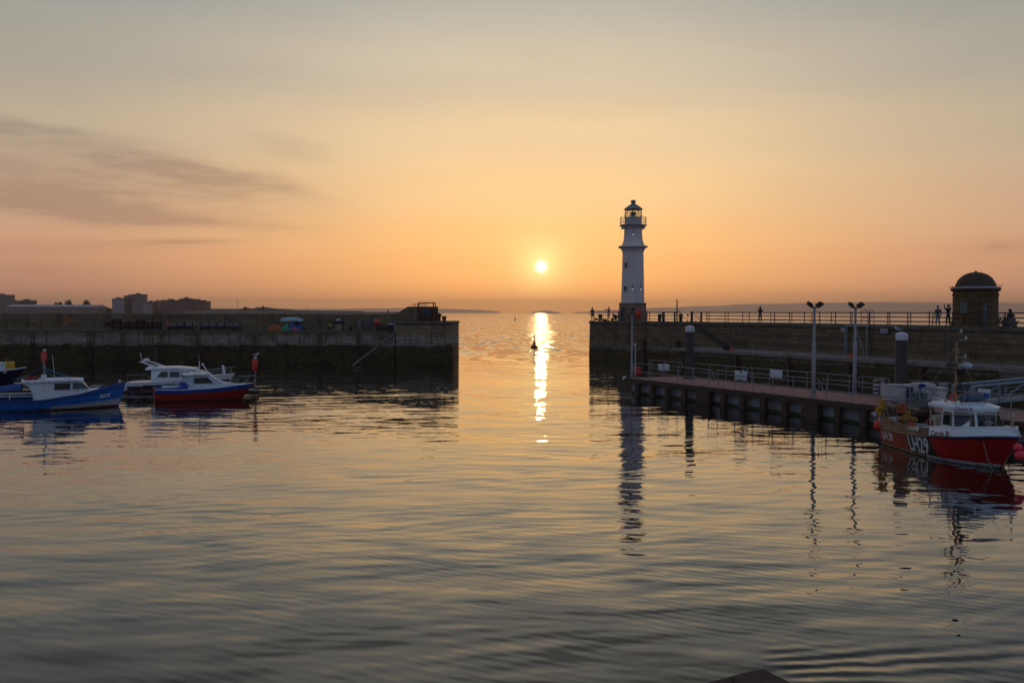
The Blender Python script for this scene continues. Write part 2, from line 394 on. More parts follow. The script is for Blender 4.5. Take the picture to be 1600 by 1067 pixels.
# ------------------------------------------------------------------ water
def water_mat():
    m, T = newmat('sea_water')
    P = T.new('ShaderNodeNewGeometry').outputs['Position']; x, y, z = T.sep(P)
    # calm harbour basin, livelier open sea beyond the mouth
    outer = T.smooth(y, 92.0, 190.0)
    far = T.smooth(y, 250.0, 2500.0)
    patch = T.noise(T.comb(T.math('MULTIPLY', x, .03), T.math('MULTIPLY', y, .07), 0.0), 1.0, 3, .5)[0]
    calm = T.math('ADD', .55, T.math('MULTIPLY', T.smooth(patch, .35, .65), .75))
    def layer(sx, sy, ax, ay, det, rot, seed, warp=0.0):
        c, s_ = math.cos(rot), math.sin(rot)
        u = T.math('ADD', T.math('MULTIPLY', x, c), T.math('MULTIPLY', y, s_))
        v = T.math('SUBTRACT', T.math('MULTIPLY', y, c), T.math('MULTIPLY', x, s_))
        nd = T.noise(T.comb(T.math('MULTIPLY', u, sx), T.math('MULTIPLY', v, sy), seed), 1.0, det, .5, warp)
        o = T.sep(nd[1])
        return T.math('MULTIPLY', T.math('SUBTRACT', o[0], .5), ax), T.math('MULTIPLY', T.math('SUBTRACT', o[1], .5), ay)
    def add(a, b): return (T.math('ADD', a[0], b[0]), T.math('ADD', a[1], b[1]))
    def train(lam, th, a, seed, wx=.10, wy=.22, wamp=7.0):
        "a train of long crested ripples with wandering phase and uneven height"
        k = 2 * math.pi / lam; c, s_ = math.cos(th), math.sin(th)
        nn = T.noise(T.comb(T.math('MULTIPLY', x, wx / lam ** .6), T.math('MULTIPLY', y, wy / lam ** .6), seed), 1.0, 2, .5)
        o = T.sep(nn[1])
        ph = T.math('ADD', T.math('ADD', T.math('MULTIPLY', x, k * s_), T.math('MULTIPLY', y, k * c)), T.math('MULTIPLY', o[0], wamp * 2))
        env = T.smooth(o[1], .36, .62)
        v = T.math('MULTIPLY', T.math('MULTIPLY', T.math('COSINE', ph), T.math('ADD', T.math('MULTIPLY', env, .9), .15)), a)
        return (T.math('MULTIPLY', v, s_), T.math('MULTIPLY', v, c))
    inn = add(layer(.10, .34, .02, .06, 1, .05, 1.3, .6), layer(.42, 1.5, .08, .17, 2.5, .10, 5.1, .3))
    for tr in (train(2.0, -.16, .009, 2.2, .2, .3), train(1.15, .24, .014, 4.1, .2, .3), train(.70, -.34, .015, 6.3, .2, .3), train(.45, .18, .012, 8.7, .2, .3), train(.28, .5, .012, 3.3, .2, .3)): inn = add(inn, tr)
    inn = (T.math('MULTIPLY', inn[0], calm), T.math('MULTIPLY', inn[1], calm))
    out = add(add(layer(.30, .055, .62, .80, 3, .05, 21.3, .2), layer(.9, .20, .55, .70, 2, -.10, 33.3, .2)), layer(2.6, 1.4, .35, .35, 2, .2, 44.4))
    sx = T.math('ADD', inn[0], T.math('MULTIPLY', out[0], outer)); sy = T.math('ADD', inn[1], T.math('MULTIPLY', out[1], outer))
    # facets turned towards the viewer dominate at grazing angles on the open sea
    sy = T.math('SUBTRACT', sy, T.math('ADD', T.math('MULTIPLY', outer, .030), T.math('MULTIPLY', far, .03)))
    # wake of ripples running off the submerged stone corner to the right
    rx = T.math('SUBTRACT', x, 4.1); ry = T.math('SUBTRACT', y, 15.8)
    nz = T.noise(P, .9, 3)[0]
    sh = T.math('SUBTRACT', ry, T.math('MULTIPLY', rx, .16))
    ph = T.math('ADD', T.math('DIVIDE', T.math('MULTIPLY', sh, 6.283), T.math('ADD', .34, T.math('MULTIPLY', T.math('MAXIMUM', rx, 0.0), .06))), T.math('MULTIPLY', nz, 5.0))
    g = T.math('DIVIDE', T.math('ADD', sh, .25), .85)
    amp = T.math('MULTIPLY', T.math('MULTIPLY', T.math('EXPONENT', T.math('MULTIPLY', T.math('MULTIPLY', g, g), -1)), T.smooth(rx, .0, .7)), T.math('EXPONENT', T.math('MULTIPLY', T.math('MAXIMUM', rx, 0.0), -.20)))
    wv = T.math('MULTIPLY', T.math('COSINE', ph), amp)
    sy = T.math('ADD', sy, T.math('MULTIPLY', wv, .13)); sx = T.math('ADD', sx, T.math('MULTIPLY', wv, -.02))
    N = T.vmath('NORMALIZE', T.comb(T.math('MULTIPLY', sx, -1), T.math('MULTIPLY', sy, -1), 1.0))
    b = T.new('ShaderNodeBsdfPrincipled')
    b.inputs['Base Color'].default_value = (.012, .012, .008, 1); b.inputs['Roughness'].default_value = .045
    T.put(b.inputs['Roughness'], T.math('ADD', .02, T.math('MULTIPLY', outer, .05)))
    b.inputs['IOR'].default_value = 1.333
    b.inputs['Coat Weight'].default_value = .42; b.inputs['Coat IOR'].default_value = 1.333; b.inputs['Coat Roughness'].default_value = .03
    T.l.new(N, b.inputs['Normal']); T.l.new(N, b.inputs['Coat Normal'])
    T.l.new(b.outputs[0], T.new('ShaderNodeOutputMaterial').inputs[0]); return m
mb = MB(); mb.add([(-15000, -60, 0), (15000, -60, 0), (15000, 17500, 0), (-15000, 17500, 0)], [(0, 1, 2, 3)])
tag(mb.build('water', water_mat()), kind='structure')

# ------------------------------------------------------------------ far shore, hills
LAND = M_('far_shore_land', (.10, .085, .06), .95, var=.4, scale=.02)
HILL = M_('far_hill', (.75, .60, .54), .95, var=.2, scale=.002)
def ridge(name, pts, Y, depth, mat, base=-.5):
    "a band of land: skyline given by photo pixels, real depth behind it"
    mb = MB(); front = []; top = []
    for (px, py) in pts:
        q = at(px, py, Y); top.append(q)
    n = len(top); vs = []
    for q in top:
        vs += [Vector((q.x, q.y - depth * .35, base)), Vector((q.x, q.y - depth * .12, q.z * .55)), q, Vector((q.x, q.y + depth * .5, q.z * .6)), Vector((q.x, q.y + depth, base))]
    fs = []
    for i in range(n - 1):
        for k in range(4): fs.append((i * 5 + k, (i + 1) * 5 + k, (i + 1) * 5 + k + 1, i * 5 + k + 1))
    mb.add(vs, fs, True); return tag(mb.build(name, mat), kind='structure')
rnd = random.Random(4)
def skyl(knots, step=6, jit=.35):
    out = []
    for (x0, y0), (x1, y1) in zip(knots, knots[1:]):
        k = max(1, int((x1 - x0) / step))
        for i in range(k):
            t = i / k; s = t * t * (3 - 2 * t); out.append((x0 + (x1 - x0) * t, y0 + (y1 - y0) * s + rnd.uniform(-jit, jit)))
    return out + [knots[-1]]
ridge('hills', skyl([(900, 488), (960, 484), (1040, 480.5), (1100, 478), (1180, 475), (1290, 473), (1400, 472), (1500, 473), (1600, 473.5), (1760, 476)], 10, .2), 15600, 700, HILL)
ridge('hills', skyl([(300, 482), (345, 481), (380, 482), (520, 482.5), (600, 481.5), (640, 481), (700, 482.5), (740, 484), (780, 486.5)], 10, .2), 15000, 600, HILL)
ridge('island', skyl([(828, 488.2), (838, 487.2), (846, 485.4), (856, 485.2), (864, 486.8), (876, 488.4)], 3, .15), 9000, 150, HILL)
ridge('land', [(-260, 480), (-100, 481), (0, 481.5)] + skyl([(6, 482), (150, 482), (330, 483), (372, 483), (384, 480.5), (395, 482), (402, 480), (414, 479.5), (430, 482), (470, 485), (520, 485.3), (565, 485.6), (569, 487.5), (600, 487.5), (628, 488)], 7, .2), 1180, 120, LAND)
# ------------------------------------------------------------------ west breakwater (left)
FY = 108.0
br = empty('breakwater', (-38, FY, 0), 0, 'long stone breakwater on the left with raised parapet, steps and square end block', 'breakwater')
class WMB(MB):
    "collects in world coordinates, written relative to its (unrotated) root"
    def build(s, name, mat, parent=None, bevel=0.0):
        if parent is not None:
            r = parent.location.copy(); pp = parent.parent
            while pp is not None: r += pp.location; pp = pp.parent
            s.v = [q - r for q in s.v]
        return MB.build(s, name, mat, parent, bevel)
XE = at(707, 503, 106.8).x
XB = at(618, 503, 106.8).x
ZQ, ZB = 3.72, 4.82
# lower quay with joints between its bays
mb = WMB(); x = -95.0; rb = random.Random(3)
while x < XB - .01:
    w_ = min(rb.choice([6.2, 7.4, 5.2]), XB - x); dy = rb.uniform(-.05, .05)
    mb.box(x + .03, x + w_ - .03, FY + dy, FY + 9, -2, ZQ - .16)
    x += w_
mb.box(-95, XB, FY + .14, FY + 8.9, -2, ZQ - .2)
mb.build('quay_wall', STONE_L, br)
mb = WMB(); x = -95.0
while x < XB - .01:
    w_ = min(1.6, XB - x); mb.box(x + .012, x + w_ - .012, FY - .10 + rb.uniform(-.02, .02), FY + 1.0, ZQ - .16, ZQ + rb.uniform(-.01, .012)); x += w_
mb.build('coping', DECKST, br)
mb = WMB(); mb.box(-95, XB, FY + 1.0, FY + 5.0, ZQ - .3, ZQ - .012); mb.build('walkway', DECKST, br)
# recessed timber ladders / joints down the wall
for px in (52, 140, 192, 250, 311, 398, 500, 560):
    q = at(px, 560, FY); m2 = WMB()
    for s_ in (-.18, .18): m2.box(q.x + s_ - .03, q.x + s_ + .03, FY - .16, FY - .10, .1, ZQ - .3)
    for k in range(11): m2.box(q.x - .18, q.x + .18, FY - .155, FY - .115, .2 + k * .3, .235 + k * .3)
    m2.build('ladder', TIMBER, br)
# parapet: level, then ramping up to the end, slightly wavy top
PY0 = FY + 4.6
prof = [(-260, 489.2), (0, 489.8), (200, 490.3), (400, 490.2), (560, 490.9), (617, 491.2), (625, 487), (637, 478.8), (683, 479.2)]
top = []
for (x0, y0), (x1, y1) in zip(prof, prof[1:]):
    k = max(1, int((x1 - x0) / 14))
    for i in range(k):
        t = i / k; q = at(x0 + (x1 - x0) * t, y0 + (y1 - y0) * t, PY0); top.append((q.x, q.z + rb.uniform(-.025, .025)))
q = at(683, 479.2, PY0); top.append((q.x, q.z))
poly = [Vector((a, PY0, b)) for a, b in top] + [Vector((top[-1][0], PY0, 3.5)), Vector((top[0][0], PY0, 3.5))]
mb = WMB(); n = len(top)
vs = []
for a, b in top: vs += [Vector((a, PY0, 3.4)), Vector((a, PY0, b)), Vector((a, PY0 + 1.6, b + .02)), Vector((a, PY0 + 1.6, -2))]
fs = [(i * 4 + k, i * 4 + k + 1, (i + 1) * 4 + k + 1, (i + 1) * 4 + k) for i in range(n - 1) for k in range(3)]
fs += [(0, 1, 2, 3), tuple((n - 1) * 4 + k for k in range(4))]
mb.add(vs, fs); mb.build('parapet_wall', PARAPET, br)
# end block
mb = WMB()
mb.bbox(XB, XE, 106.8, 119.6, -2, ZB - .32, .12); mb.build('end_block', STONE_L, br)
mb = WMB(); x = XB - .1
while x < XE - .05:
    w_ = min(1.5, XE - x + .06); mb.bbox(x + .01, x + w_ - .01, 106.68, 108.2, ZB - .32, ZB, .04); x += w_
mb.bbox(XE - 1.2, XE + .1, 108.2, 119.7, ZB - .32, ZB - .003, .04)
mb.box(XB, XE - 1.2, 108.2, 119.5, ZB - .32, ZB - .02); mb.build('block_coping', DECKST, br)
# buttress piers of the sloped face and rounded corner stones
q1 = at(617, 515.5, 107); q2 = at(548, 569, 107)
nst = 22; mb = WMB()
for i in range(nst):
    t0, t1 = i / nst, (i + 1) / nst
    xa = q1.x + (q2.x - q1.x) * t0; xb = q1.x + (q2.x - q1.x) * t1; zt = ZQ + (-.05 - ZQ) * t1
    mb.box(xb, xa, 106.83, FY + .05, -2, zt - .2)
mb.build('stair_wall', STONE_L, br)
mb = WMB()
for i in range(nst):
    t0, t1 = i / nst, (i + 1) / nst
    xa = q1.x + (q2.x - q1.x) * t0; xb = q1.x + (q2.x - q1.x) * t1; zt = ZQ + (-.05 - ZQ) * t1
    mb.box(xb, xa + .06, 106.76, FY + .04, zt - .2, zt)
mb.build('steps', LEDGEST, br)
q3 = at(515, 567, 107); mb = WMB(); mb.box(q3.x, q2.x + .1, 106.7, FY + .02, -1, .12); mb.build('landing', STONE_L, br)

# ------------------------------------------------------------------ east pier (right)
def smooth_poly(P, n=6):
    out = []
    P = [Vector(p) for p in P]; Q = [P[0] * 2 - P[1]] + P + [P[-1] * 2 - P[-2]]
    for i in range(1, len(Q) - 2):
        a, b, c, d = Q[i - 1:i + 3]
        for k in range(n):
            t = k / n
            out.append(.5 * ((2 * b) + (c - a) * t + (2 * a - 5 * b + 4 * c - d) * t * t + (3 * b - a - 3 * c + d) * t ** 3))
    return out + [P[-1]]
XA = at(920, 502, 122).x
WALL = smooth_poly([(19.4, 109.8), (26.4, 101), (33.6, 81), (38.6, 69.5), (44.5, 55), (50, 38), (53, 20)], 6)
WALL = [Vector((XA, 122.0))] + [Vector((XA + (19.4 - XA) * t, 122 + (109.8 - 122) * t)) for t in (.25, .5, .75)] + WALL
def normals(P, side=1):
    N = []
    for i, p_ in enumerate(P):
        a = P[max(0, i - 1)]; b = P[min(len(P) - 1, i + 1)]; t = (b - a).normalized(); N.append(Vector((-t.y, t.x)) * side)
    return N
WN = normals(WALL)           # points away from the basin (to +x,+y)
ZP = 4.82; PW = 8.5
ep = empty('pier', (26, 100, 0), 0, 'curving stone pier on the right carrying the lighthouse and iron railings', 'pier')
mb = WMB(); vs = []
for p_, n_ in zip(WALL, WN):
    vs += [(p_.x, p_.y, -2), (p_.x + n_.x * .18, p_.y + n_.y * .18, ZP - .3), (p_.x + n_.x * PW, p_.y + n_.y * PW, ZP - .3), (p_.x + n_.x * (PW + .4), p_.y + n_.y * (PW + .4), -2)]
N_ = len(WALL)
fs = [(i * 4 + k, i * 4 + k + 1, (i + 1) * 4 + k + 1, (i + 1) * 4 + k) for i in range(N_ - 1) for k in range(3)] + [(0, 1, 2, 3), tuple((N_ - 1) * 4 + k for k in range(4))]
mb.add(vs, fs); mb.build('pier_wall', STONE_E, ep)
mb = WMB(); vs = []
for p_, n_ in zip(WALL, WN):
    for o_, z_ in ((.02, ZP - .3), (.02, ZP), (.75, ZP), (PW - .02, ZP - .01), (PW, ZP - .3)): vs.append((p_.x + n_.x * o_, p_.y + n_.y * o_, z_))
fs = [(i * 5 + k, i * 5 + k + 1, (i + 1) * 5 + k + 1, (i + 1) * 5 + k) for i in range(N_ - 1) for k in range(4)] + [(0, 1, 2, 3, 4), tuple((N_ - 1) * 5 + k for k in range(5))]
mb.add(vs, fs); mb.build('coping', DECKST, ep)
# string course on the upper wall
mb = WMB()
for (z0, z1, o_) in ((3.58, 3.65, .03), (2.66, 2.70, .03)):
    vs = []
    for p_, n_ in list(zip(WALL, WN))[5:]:
        for oo, zz in ((.12, z0), (o_, z0), (o_, z1), (.12, z1)): vs.append((p_.x + n_.x * oo, p_.y + n_.y * oo, zz))
    k_ = len(vs) // 4; mb.add(vs, [(i * 4 + k, i * 4 + (k + 1) % 4, (i + 1) * 4 + (k + 1) % 4, (i + 1) * 4 + k) for i in range(k_ - 1) for k in range(4)])
mb.build('string_course', DECKST, ep)
# lower ledge
ZL = 2.05
LEDGE = [Vector((17.2, 104.0))] + smooth_poly([(18.6, 102.2), (23.4, 92.6), (30.2, 78), (35.5, 67), (41.5, 53.5), (47, 36), (50, 20)], 5)
LN = normals(LEDGE)
mb = WMB(); vs = []
for p_, n_ in zip(LEDGE, LN): vs += [(p_.x, p_.y, -2), (p_.x + n_.x * .08, p_.y + n_.y * .08, ZL - .28), (p_.x + n_.x * 5.5, p_.y + n_.y * 5.5, ZL - .28), (p_.x + n_.x * 5.5, p_.y + n_.y * 5.5, -2)]
k_ = len(LEDGE); mb.add(vs, [(i * 4 + k, i * 4 + k + 1, (i + 1) * 4 + k + 1, (i + 1) * 4 + k) for i in range(k_ - 1) for k in range(3)] + [(0, 1, 2, 3), tuple((k_ - 1) * 4 + k for k in range(4))])
mb.build('ledge_wall', STONE_E, ep)
mb = WMB(); vs = []
for p_, n_ in zip(LEDGE, LN):
    for o_, z_ in ((-.12, ZL - .28), (-.12, ZL), (5.4, ZL), (5.4, ZL - .28)): vs.append((p_.x + n_.x * o_, p_.y + n_.y * o_, z_ + rb.uniform(-.008, .008)))
mb.add(vs, [(i * 4 + k, i * 4 + k + 1, (i + 1) * 4 + k + 1, (i + 1) * 4 + k) for i in range(k_ - 1) for k in range(3)] + [(0, 1, 2, 3), tuple((k_ - 1) * 4 + k for k in range(4))])
mb.build('ledge_coping', LEDGEST, ep)
# dark timber rubbing posts on the lower wall
def along(P, s):
    for a, b in zip(P, P[1:]):
        L = (b - a).length
        if s <= L: return a + (b - a) * (s / L), (b - a).normalized()
        s -= L
    return P[-1], (P[-1] - P[-2]).normalized()
for k in range(9):
    q, t = along(LEDGE, 3 + k * 7.5); rz = math.atan2(t.y, t.x); n_ = Vector((t.y, -t.x))
    m2 = WMB(); m2.cbox(Vector((q.x + n_.x * .16, q.y + n_.y * .16, .2)), (.38, .3, 3.0), rz); m2.build('rubbing_post', TIMBER, ep)
for px in (1006, 1060):
    for a, b in zip(WALL, WALL[1:]):
        # where the view line through px crosses the wall
        k = (px - 800) / FPX; d0 = a.x - k * a.y; d1 = b.x - k * b.y
        if d0 * d1 <= 0:
            t = d0 / (d0 - d1); q = a + (b - a) * t; tt = (b - a).normalized(); n_ = Vector((tt.y, -tt.x))
            m2 = WMB(); m2.cbox(Vector((q.x + n_.x * .08, q.y + n_.y * .08, .9)), (.5, .28, 3.6), math.atan2(tt.y, tt.x)); m2.build('rubbing_post', TIMBER, ep); break
def wall_hit(px, P=WALL):
    k = (px - 800) / FPX
    for a, b in zip(P, P[1:]):
        d0 = a.x - k * a.y; d1 = b.x - k * b.y
        if d0 * d1 <= 0:
            t = d0 / (d0 - d1); tt = (b - a).normalized(); return a + (b - a) * t, tt, Vector((tt.y, -tt.x))
# stone stair descending from the pier to the ledge, set against the wall
qa, ta, na = wall_hit(1082); qb, tb, nb = wall_hit(1142)
mb = WMB(); ns = 15
for i in range(ns):
    q = qa + (qb - qa) * ((i + .5) / ns); z_ = ZP - (ZP - ZL) * (i + 1) / ns
    mb.cbox(Vector((q.x + na.x * .55, q.y + na.y * .55, (z_ + 1.5) / 2)), ((qb - qa).length / ns + .002 * (i % 2), 1.3, z_ - 1.5), math.atan2(ta.y, ta.x))
mb.build('steps', STONE_E, ep)
for i in range(ns):
    q = qa + (qb - qa) * ((i + .5) / ns); z_ = ZP - (ZP - ZL) * (i + 1) / ns
    mb = WMB(); mb.cbox(Vector((q.x + na.x * .57, q.y + na.y * .57, z_ + .0)), ((qb - qa).length / ns + .05, 1.32, .07), math.atan2(ta.y, ta.x)); mb.build('tread', DECKST, ep)
# stone steps that drop to the water at the far right of the ledge
q, t, n_ = wall_hit(1556, LEDGE)
for i in range(7):
    c_ = q + t * (5.2 + .1 * i) + n_ * (.35 + .34 * i); z_ = ZL - .26 * (i + 1)
    m2 = WMB(); m2.cbox(Vector((c_.x, c_.y, (z_ - 1) / 2)), (9.0, .36, z_ + 1), math.atan2(t.y, t.x)); m2.build('lower_step', STONE_E, ep)

# ------------------------------------------------------------------ pier railings
def railing(P, name, label, posts_gap=2.4, h=1.14, inset=.45, start=0.0, end=None, z=ZP, rails=(1.12, .72, .32), gap_px=None, r=.032, cat='railing'):
    N = normals(P); line = [p_ + n_ * inset for p_, n_ in zip(P, N)]
    tot = sum((b - a).length for a, b in zip(line, line[1:])); end = tot if end is None else end
    m0, _ = along(line, start)
    root = empty(name, (m0.x, m0.y, z), 0, label, cat)
    k = 0; s = start; pts = []
    while s < end + .01:
        q, t = along(line, s); pts.append(q)
        m2 = WMB(); m2.box(q.x - .035, q.x + .035, q.y - .035, q.y + .035, z - .05, z + h); m2.lathe([(.05, h), (.055, h + .03), (.02, h + .07)], 6, (q.x, q.y, z))
        m2.build('post', DARKST, root); s += posts_gap; k += 1
    for i, hh in enumerate(rails):
        m2 = WMB(); m2.tube([(q.x, q.y, z + hh) for q in pts], r if i else r * 1.2, 6); m2.build('rail', DARKST, root)
    return root, line
def s_of_px(px, P=WALL):
    q, t, n_ = wall_hit(px, P); s = 0
    for a, b in zip(P, P[1:]):
        L = (b - a).length; d = (q - a).dot((b - a).normalized())
        if 0 <= d <= L + 1e-6 and abs((q - a).length - d) < 1e-3: return s + d
        s += L
    return s
s1 = s_of_px(1060); s2 = s_of_px(1100); s3 = s_of_px(1484); s4 = s_of_px(1562)
railing(WALL, 'railing', 'black three bar railing along the pier edge either side of the lighthouse', end=s1, start=.5)
railing(WALL, 'railing', 'long black three bar railing along the near pier edge past the domed hut', start=s2, end=s3 + 30)
OUT = [p_ + n_ * (PW - 1.0) for p_, n_ in zip(WALL, WN)]
railing(OUT, 'railing', 'black railing along the far seaward edge of the pier, behind the people', start=10, inset=.4, posts_gap=2.9)
# ------------------------------------------------------------------ lighthouse
LD = 119.0; LX = at(988.3, 500, LD).x; PPM = FPX / LD
def lz(y): return CAMZ + (489.0 - y) / PPM
lh = empty('lighthouse', (LX, LD, ZP), 0, 'white octagonal lighthouse with grey lantern roof on a reddish sandstone base', 'lighthouse')
c8 = 1 / math.cos(math.pi / 8); r8 = math.pi / 8
def octa(prof, name, mat, n=8, smooth=False):
    m2 = WMB(); m2.lathe([(a / PPM * (c8 if n == 8 else 1), lz(y)) for a, y in prof], n, (LX, LD, 0), smooth, rot=r8 if n == 8 else 0); return m2.build(name, mat, lh)
SAND = stone_mat('red_sandstone', (.30, .18, .14), (.30, .18, .14), (.1, .06, .05), -5, -4, .38, .8, 'X', mossy=.1, lime=.15)
LWHITE = M_('lighthouse_white', (.64, .57, .55), .6, var=.07, scale=.7, dirt=(.42, .40, .37), dirt_amt=.35, bump=.01)
GREYP = M_('grey_lead', (.20, .21, .23), .5, var=.15, scale=2)
octa([(22.2, 501.5), (22.2, 489), (21.6, 486.5), (20.2, 486), (20.0, 476), (20.6, 475.4), (20.6, 473.8), (17.8, 473.4)], 'base', SAND)
octa([(17.4, 473.6), (17.2, 470), (15.6, 396), (15.5, 395.2), (16.4, 394.8), (16.4, 392), (17.6, 391.4), (17.8, 389.4), (21.3, 387.8), (21.9, 386.9), (21.9, 385.4), (18.0, 384.2)], 'shaft', LWHITE)
octa([(17.2, 384.2), (15.0, 379), (13.8, 373), (13.3, 366), (13.3, 358.5), (14.4, 357.6), (14.8, 355.5), (18.6, 354.6), (19.9, 354)], 'upper_shaft', LWHITE)
octa([(19.9, 354.2), (20.2, 353.8), (20.2, 352.6), (19.6, 352.2)], 'gallery_floor', GREYP)
octa([(12.9, 352.6), (12.7, 341.6), (13.4, 341.4), (13.4, 340.6)], 'lantern_wall', LWHITE)
g = octa([(12.5, 340.8), (12.5, 328.4)], 'lantern_glass', LANT)
octa([(14.2, 328.6), (14.4, 327.9), (9.2, 323.6), (4.4, 320.4), (3.2, 319.2), (2.4, 318.6), (3.6, 317.4), (4.1, 315.8), (3.4, 314.3), (1.2, 313.4)], 'roof', GREYP)
# diagonal astragals
m2 = WMB(); rr_ = 12.7 / PPM * c8
cor = [Vector((LX + rr_ * math.cos(math.pi / 4 * k + r8), LD + rr_ * math.sin(math.pi / 4 * k + r8), 0)) for k in range(9)]
for a, b in zip(cor, cor[1:]):
    mid = (a + b) / 2
    m2.tube([a + Vector((0, 0, lz(340.8))), mid + Vector((0, 0, lz(328.4)))], .028, 5); m2.tube([mid + Vector((0, 0, lz(328.4))), b + Vector((0, 0, lz(340.8)))], .028, 5)
m2.build('astragal', DARKST, lh)
# lamp inside the lantern
m2 = WMB(); m2.lathe([(.22, lz(340.6)), (.22, lz(338)), (.34, lz(336.8)), (.36, lz(334)), (.3, lz(332.4)), (.1, lz(331.6))], 12, (LX, LD, 0)); m2.build('lens', GREYP, lh)
m2 = WMB(); GR = 19.4 / PPM * c8
gc = [Vector((LX + GR * math.cos(math.pi / 4 * k + r8), LD + GR * math.sin(math.pi / 4 * k + r8), 0)) for k in range(8)]
for hh in (.95, .63, .32): m2.tube([q + Vector((0, 0, lz(352.4) + hh)) for q in gc], .024, 5, closed=True)
for a, b in zip(gc, gc[1:] + gc[:1]):
    for t in (0, .5): q = a.lerp(b, t); m2.tube([q + Vector((0, 0, lz(352.5))), q + Vector((0, 0, lz(352.4) + .97))], .026, 5)
m2.build('gallery_railing', GALV, lh)
for q in gc:
    m2 = WMB(); d = (Vector((q.x - LX, q.y - LD, 0))).normalized(); m2.cbox(Vector((LX, LD, lz(356.6))) + d * 1.28, (.42, .14, .3), math.atan2(d.y, d.x)); m2.build('corbel', LWHITE, lh)
# small windows, port and fittings on the face turned to the harbour
def lw(px, py, w_, h_, Yf):
    q = at(px, py, LD - Yf)
    m2 = WMB(); m2.box(q.x - w_ / 2 - .07, q.x + w_ / 2 + .07, q.y - .04, q.y + .35, q.z - h_ / 2 - .07, q.z + h_ / 2 + .07); f = m2.build('window', GREYP, lh)
    m3 = WMB(); m3.box(q.x - w_ / 2, q.x + w_ / 2, q.y - .046, q.y - .038, q.z - h_ / 2, q.z + h_ / 2); m3.build('pane', GLASS, f)
lw(977.8, 413.5, .17, .42, 1.05); lw(976.6, 450.5, .17, .42, 1.12)
LAMPG = glow_mat('small_lit_lamp', (.75, .9, .72), .35)
for px, py in ((988, 452), (1001, 452), (989.3, 366.3)):
    yf = 1.40 if py > 400 else 1.10
    q = at(px, py, LD - yf)
    m2 = WMB(); m2.tube([(q.x, q.y + .25, q.z + .5), (q.x, q.y - .12, q.z + .62), (q.x, q.y - .16, q.z + .2)], .03, 6); m2.lathe([(.05, .22), (.13, .12), (.14, .08)], 8, (q.x, q.y - .16, q.z))
    f = m2.build('bracket_lamp', DARKST, lh); m3 = WMB(); m3.ball((q.x, q.y - .16, q.z), .085, 8, sz=1.3); m3.build('bulb', LAMPG, f)
# door and plaque on the base
m2 = WMB(); q = at(973.5, 490, LD - 1.2); m2.box(q.x - .3, q.x + .25, q.y - .02, q.y + .3, ZP, ZP + 1.7); m2.build('door', DARKST, lh)
m2 = WMB(); q = at(987, 484.5, LD - 1.62)
m2.cbox(q, (.95, .06, .16), ry=-.6); m2.cbox(q + Vector((.1, 0, -.16)), (.6, .06, .14), ry=-.6); m2.build('emblem', DARKST, lh)

# ------------------------------------------------------------------ domed hut
HD = 77.5; HX = at(1523.5, 500, HD).x; HP = FPX / HD
def hz_(y): return CAMZ + (490.6 - y) / HP
hut = empty('domed_hut', (HX, HD, ZP), 0, 'round brown stone hut with a dark dome and grey door on the right pier', 'hut')
HSTONE = stone_mat('brown_sandstone', (.17, .105, .055), (.17, .105, .055), (.1, .06, .03), -5, -4, .34, .75, 'X', mossy=.45, lime=.08, patch=(.11, .085, .05))
COPPER = M_('dark_dome', (.075, .042, .022), .75, var=.35, scale=2.5, bump=.02, dirt=(.05, .028, .014))
def hl(prof, name, mat, n=40): m2 = WMB(); m2.lathe([(a / HP, z) for a, z in prof], n, (HX, HD, 0)); return m2.build(name, mat, hut)
hl([(33.6, ZP - .02), (33.6, ZP + .32), (32.6, ZP + .4), (32.4, hz_(463)), (33.2, hz_(462)), (33.8, hz_(460)), (32.2, hz_(459)), (32.2, hz_(456)), (34.5, hz_(455)), (36.2, hz_(452.6)), (36.4, hz_(451))], 'wall', HSTONE)
hl([(36.4, hz_(451)), (32.5, hz_(450.4)), (32.3, hz_(448.2)), (28.8, hz_(448))], 'blocking_course', M_('lead_band', (.30, .30, .31), .5))
hl([(28.8 * math.cos(t), hz_(448.6) + 23.2 / HP * math.sin(t)) for t in [math.pi / 2 * i / 12 for i in range(12)]] + [(1.6, hz_(425.5)), (1.6, hz_(424.1)), (2.0, hz_(423.9)), (.5, hz_(423.4))], 'dome', COPPER)
m2 = WMB(); q = at(1540.5, 490, HD - 1.62); m2.cbox(Vector((q.x, q.y, (ZP + hz_(473)) / 2)), (.86, .12, hz_(473) - ZP), .52); d_ = m2.build('door', M_('slate_door', (.07, .08, .12), .5), hut)
m2 = WMB(); m2.cbox(Vector((q.x - .05, q.y - .09, ZP + 1.42)), (.09, .05, .09), .52); m2.build('sign_disc', WHITE, d_)
m2 = WMB(); m2.cbox(Vector((q.x, q.y + .06, (ZP + hz_(472)) / 2)), (1.1, .1, hz_(472) - ZP), .52); m2.build('door_frame', HSTONE, hut)
q = at(1505.5, 481, HD - 1.48); m2 = WMB(); m2.cbox(q, (.66, .14, 1.0), -.52); w_ = m2.build('window', HSTONE, hut)
m2 = WMB(); m2.cbox(q + Vector((-.02, -.06, 0)), (.5, .06, .84), -.52); m2.build('pane', M_('boarded_pane', (.10, .12, .10), .5), w_)
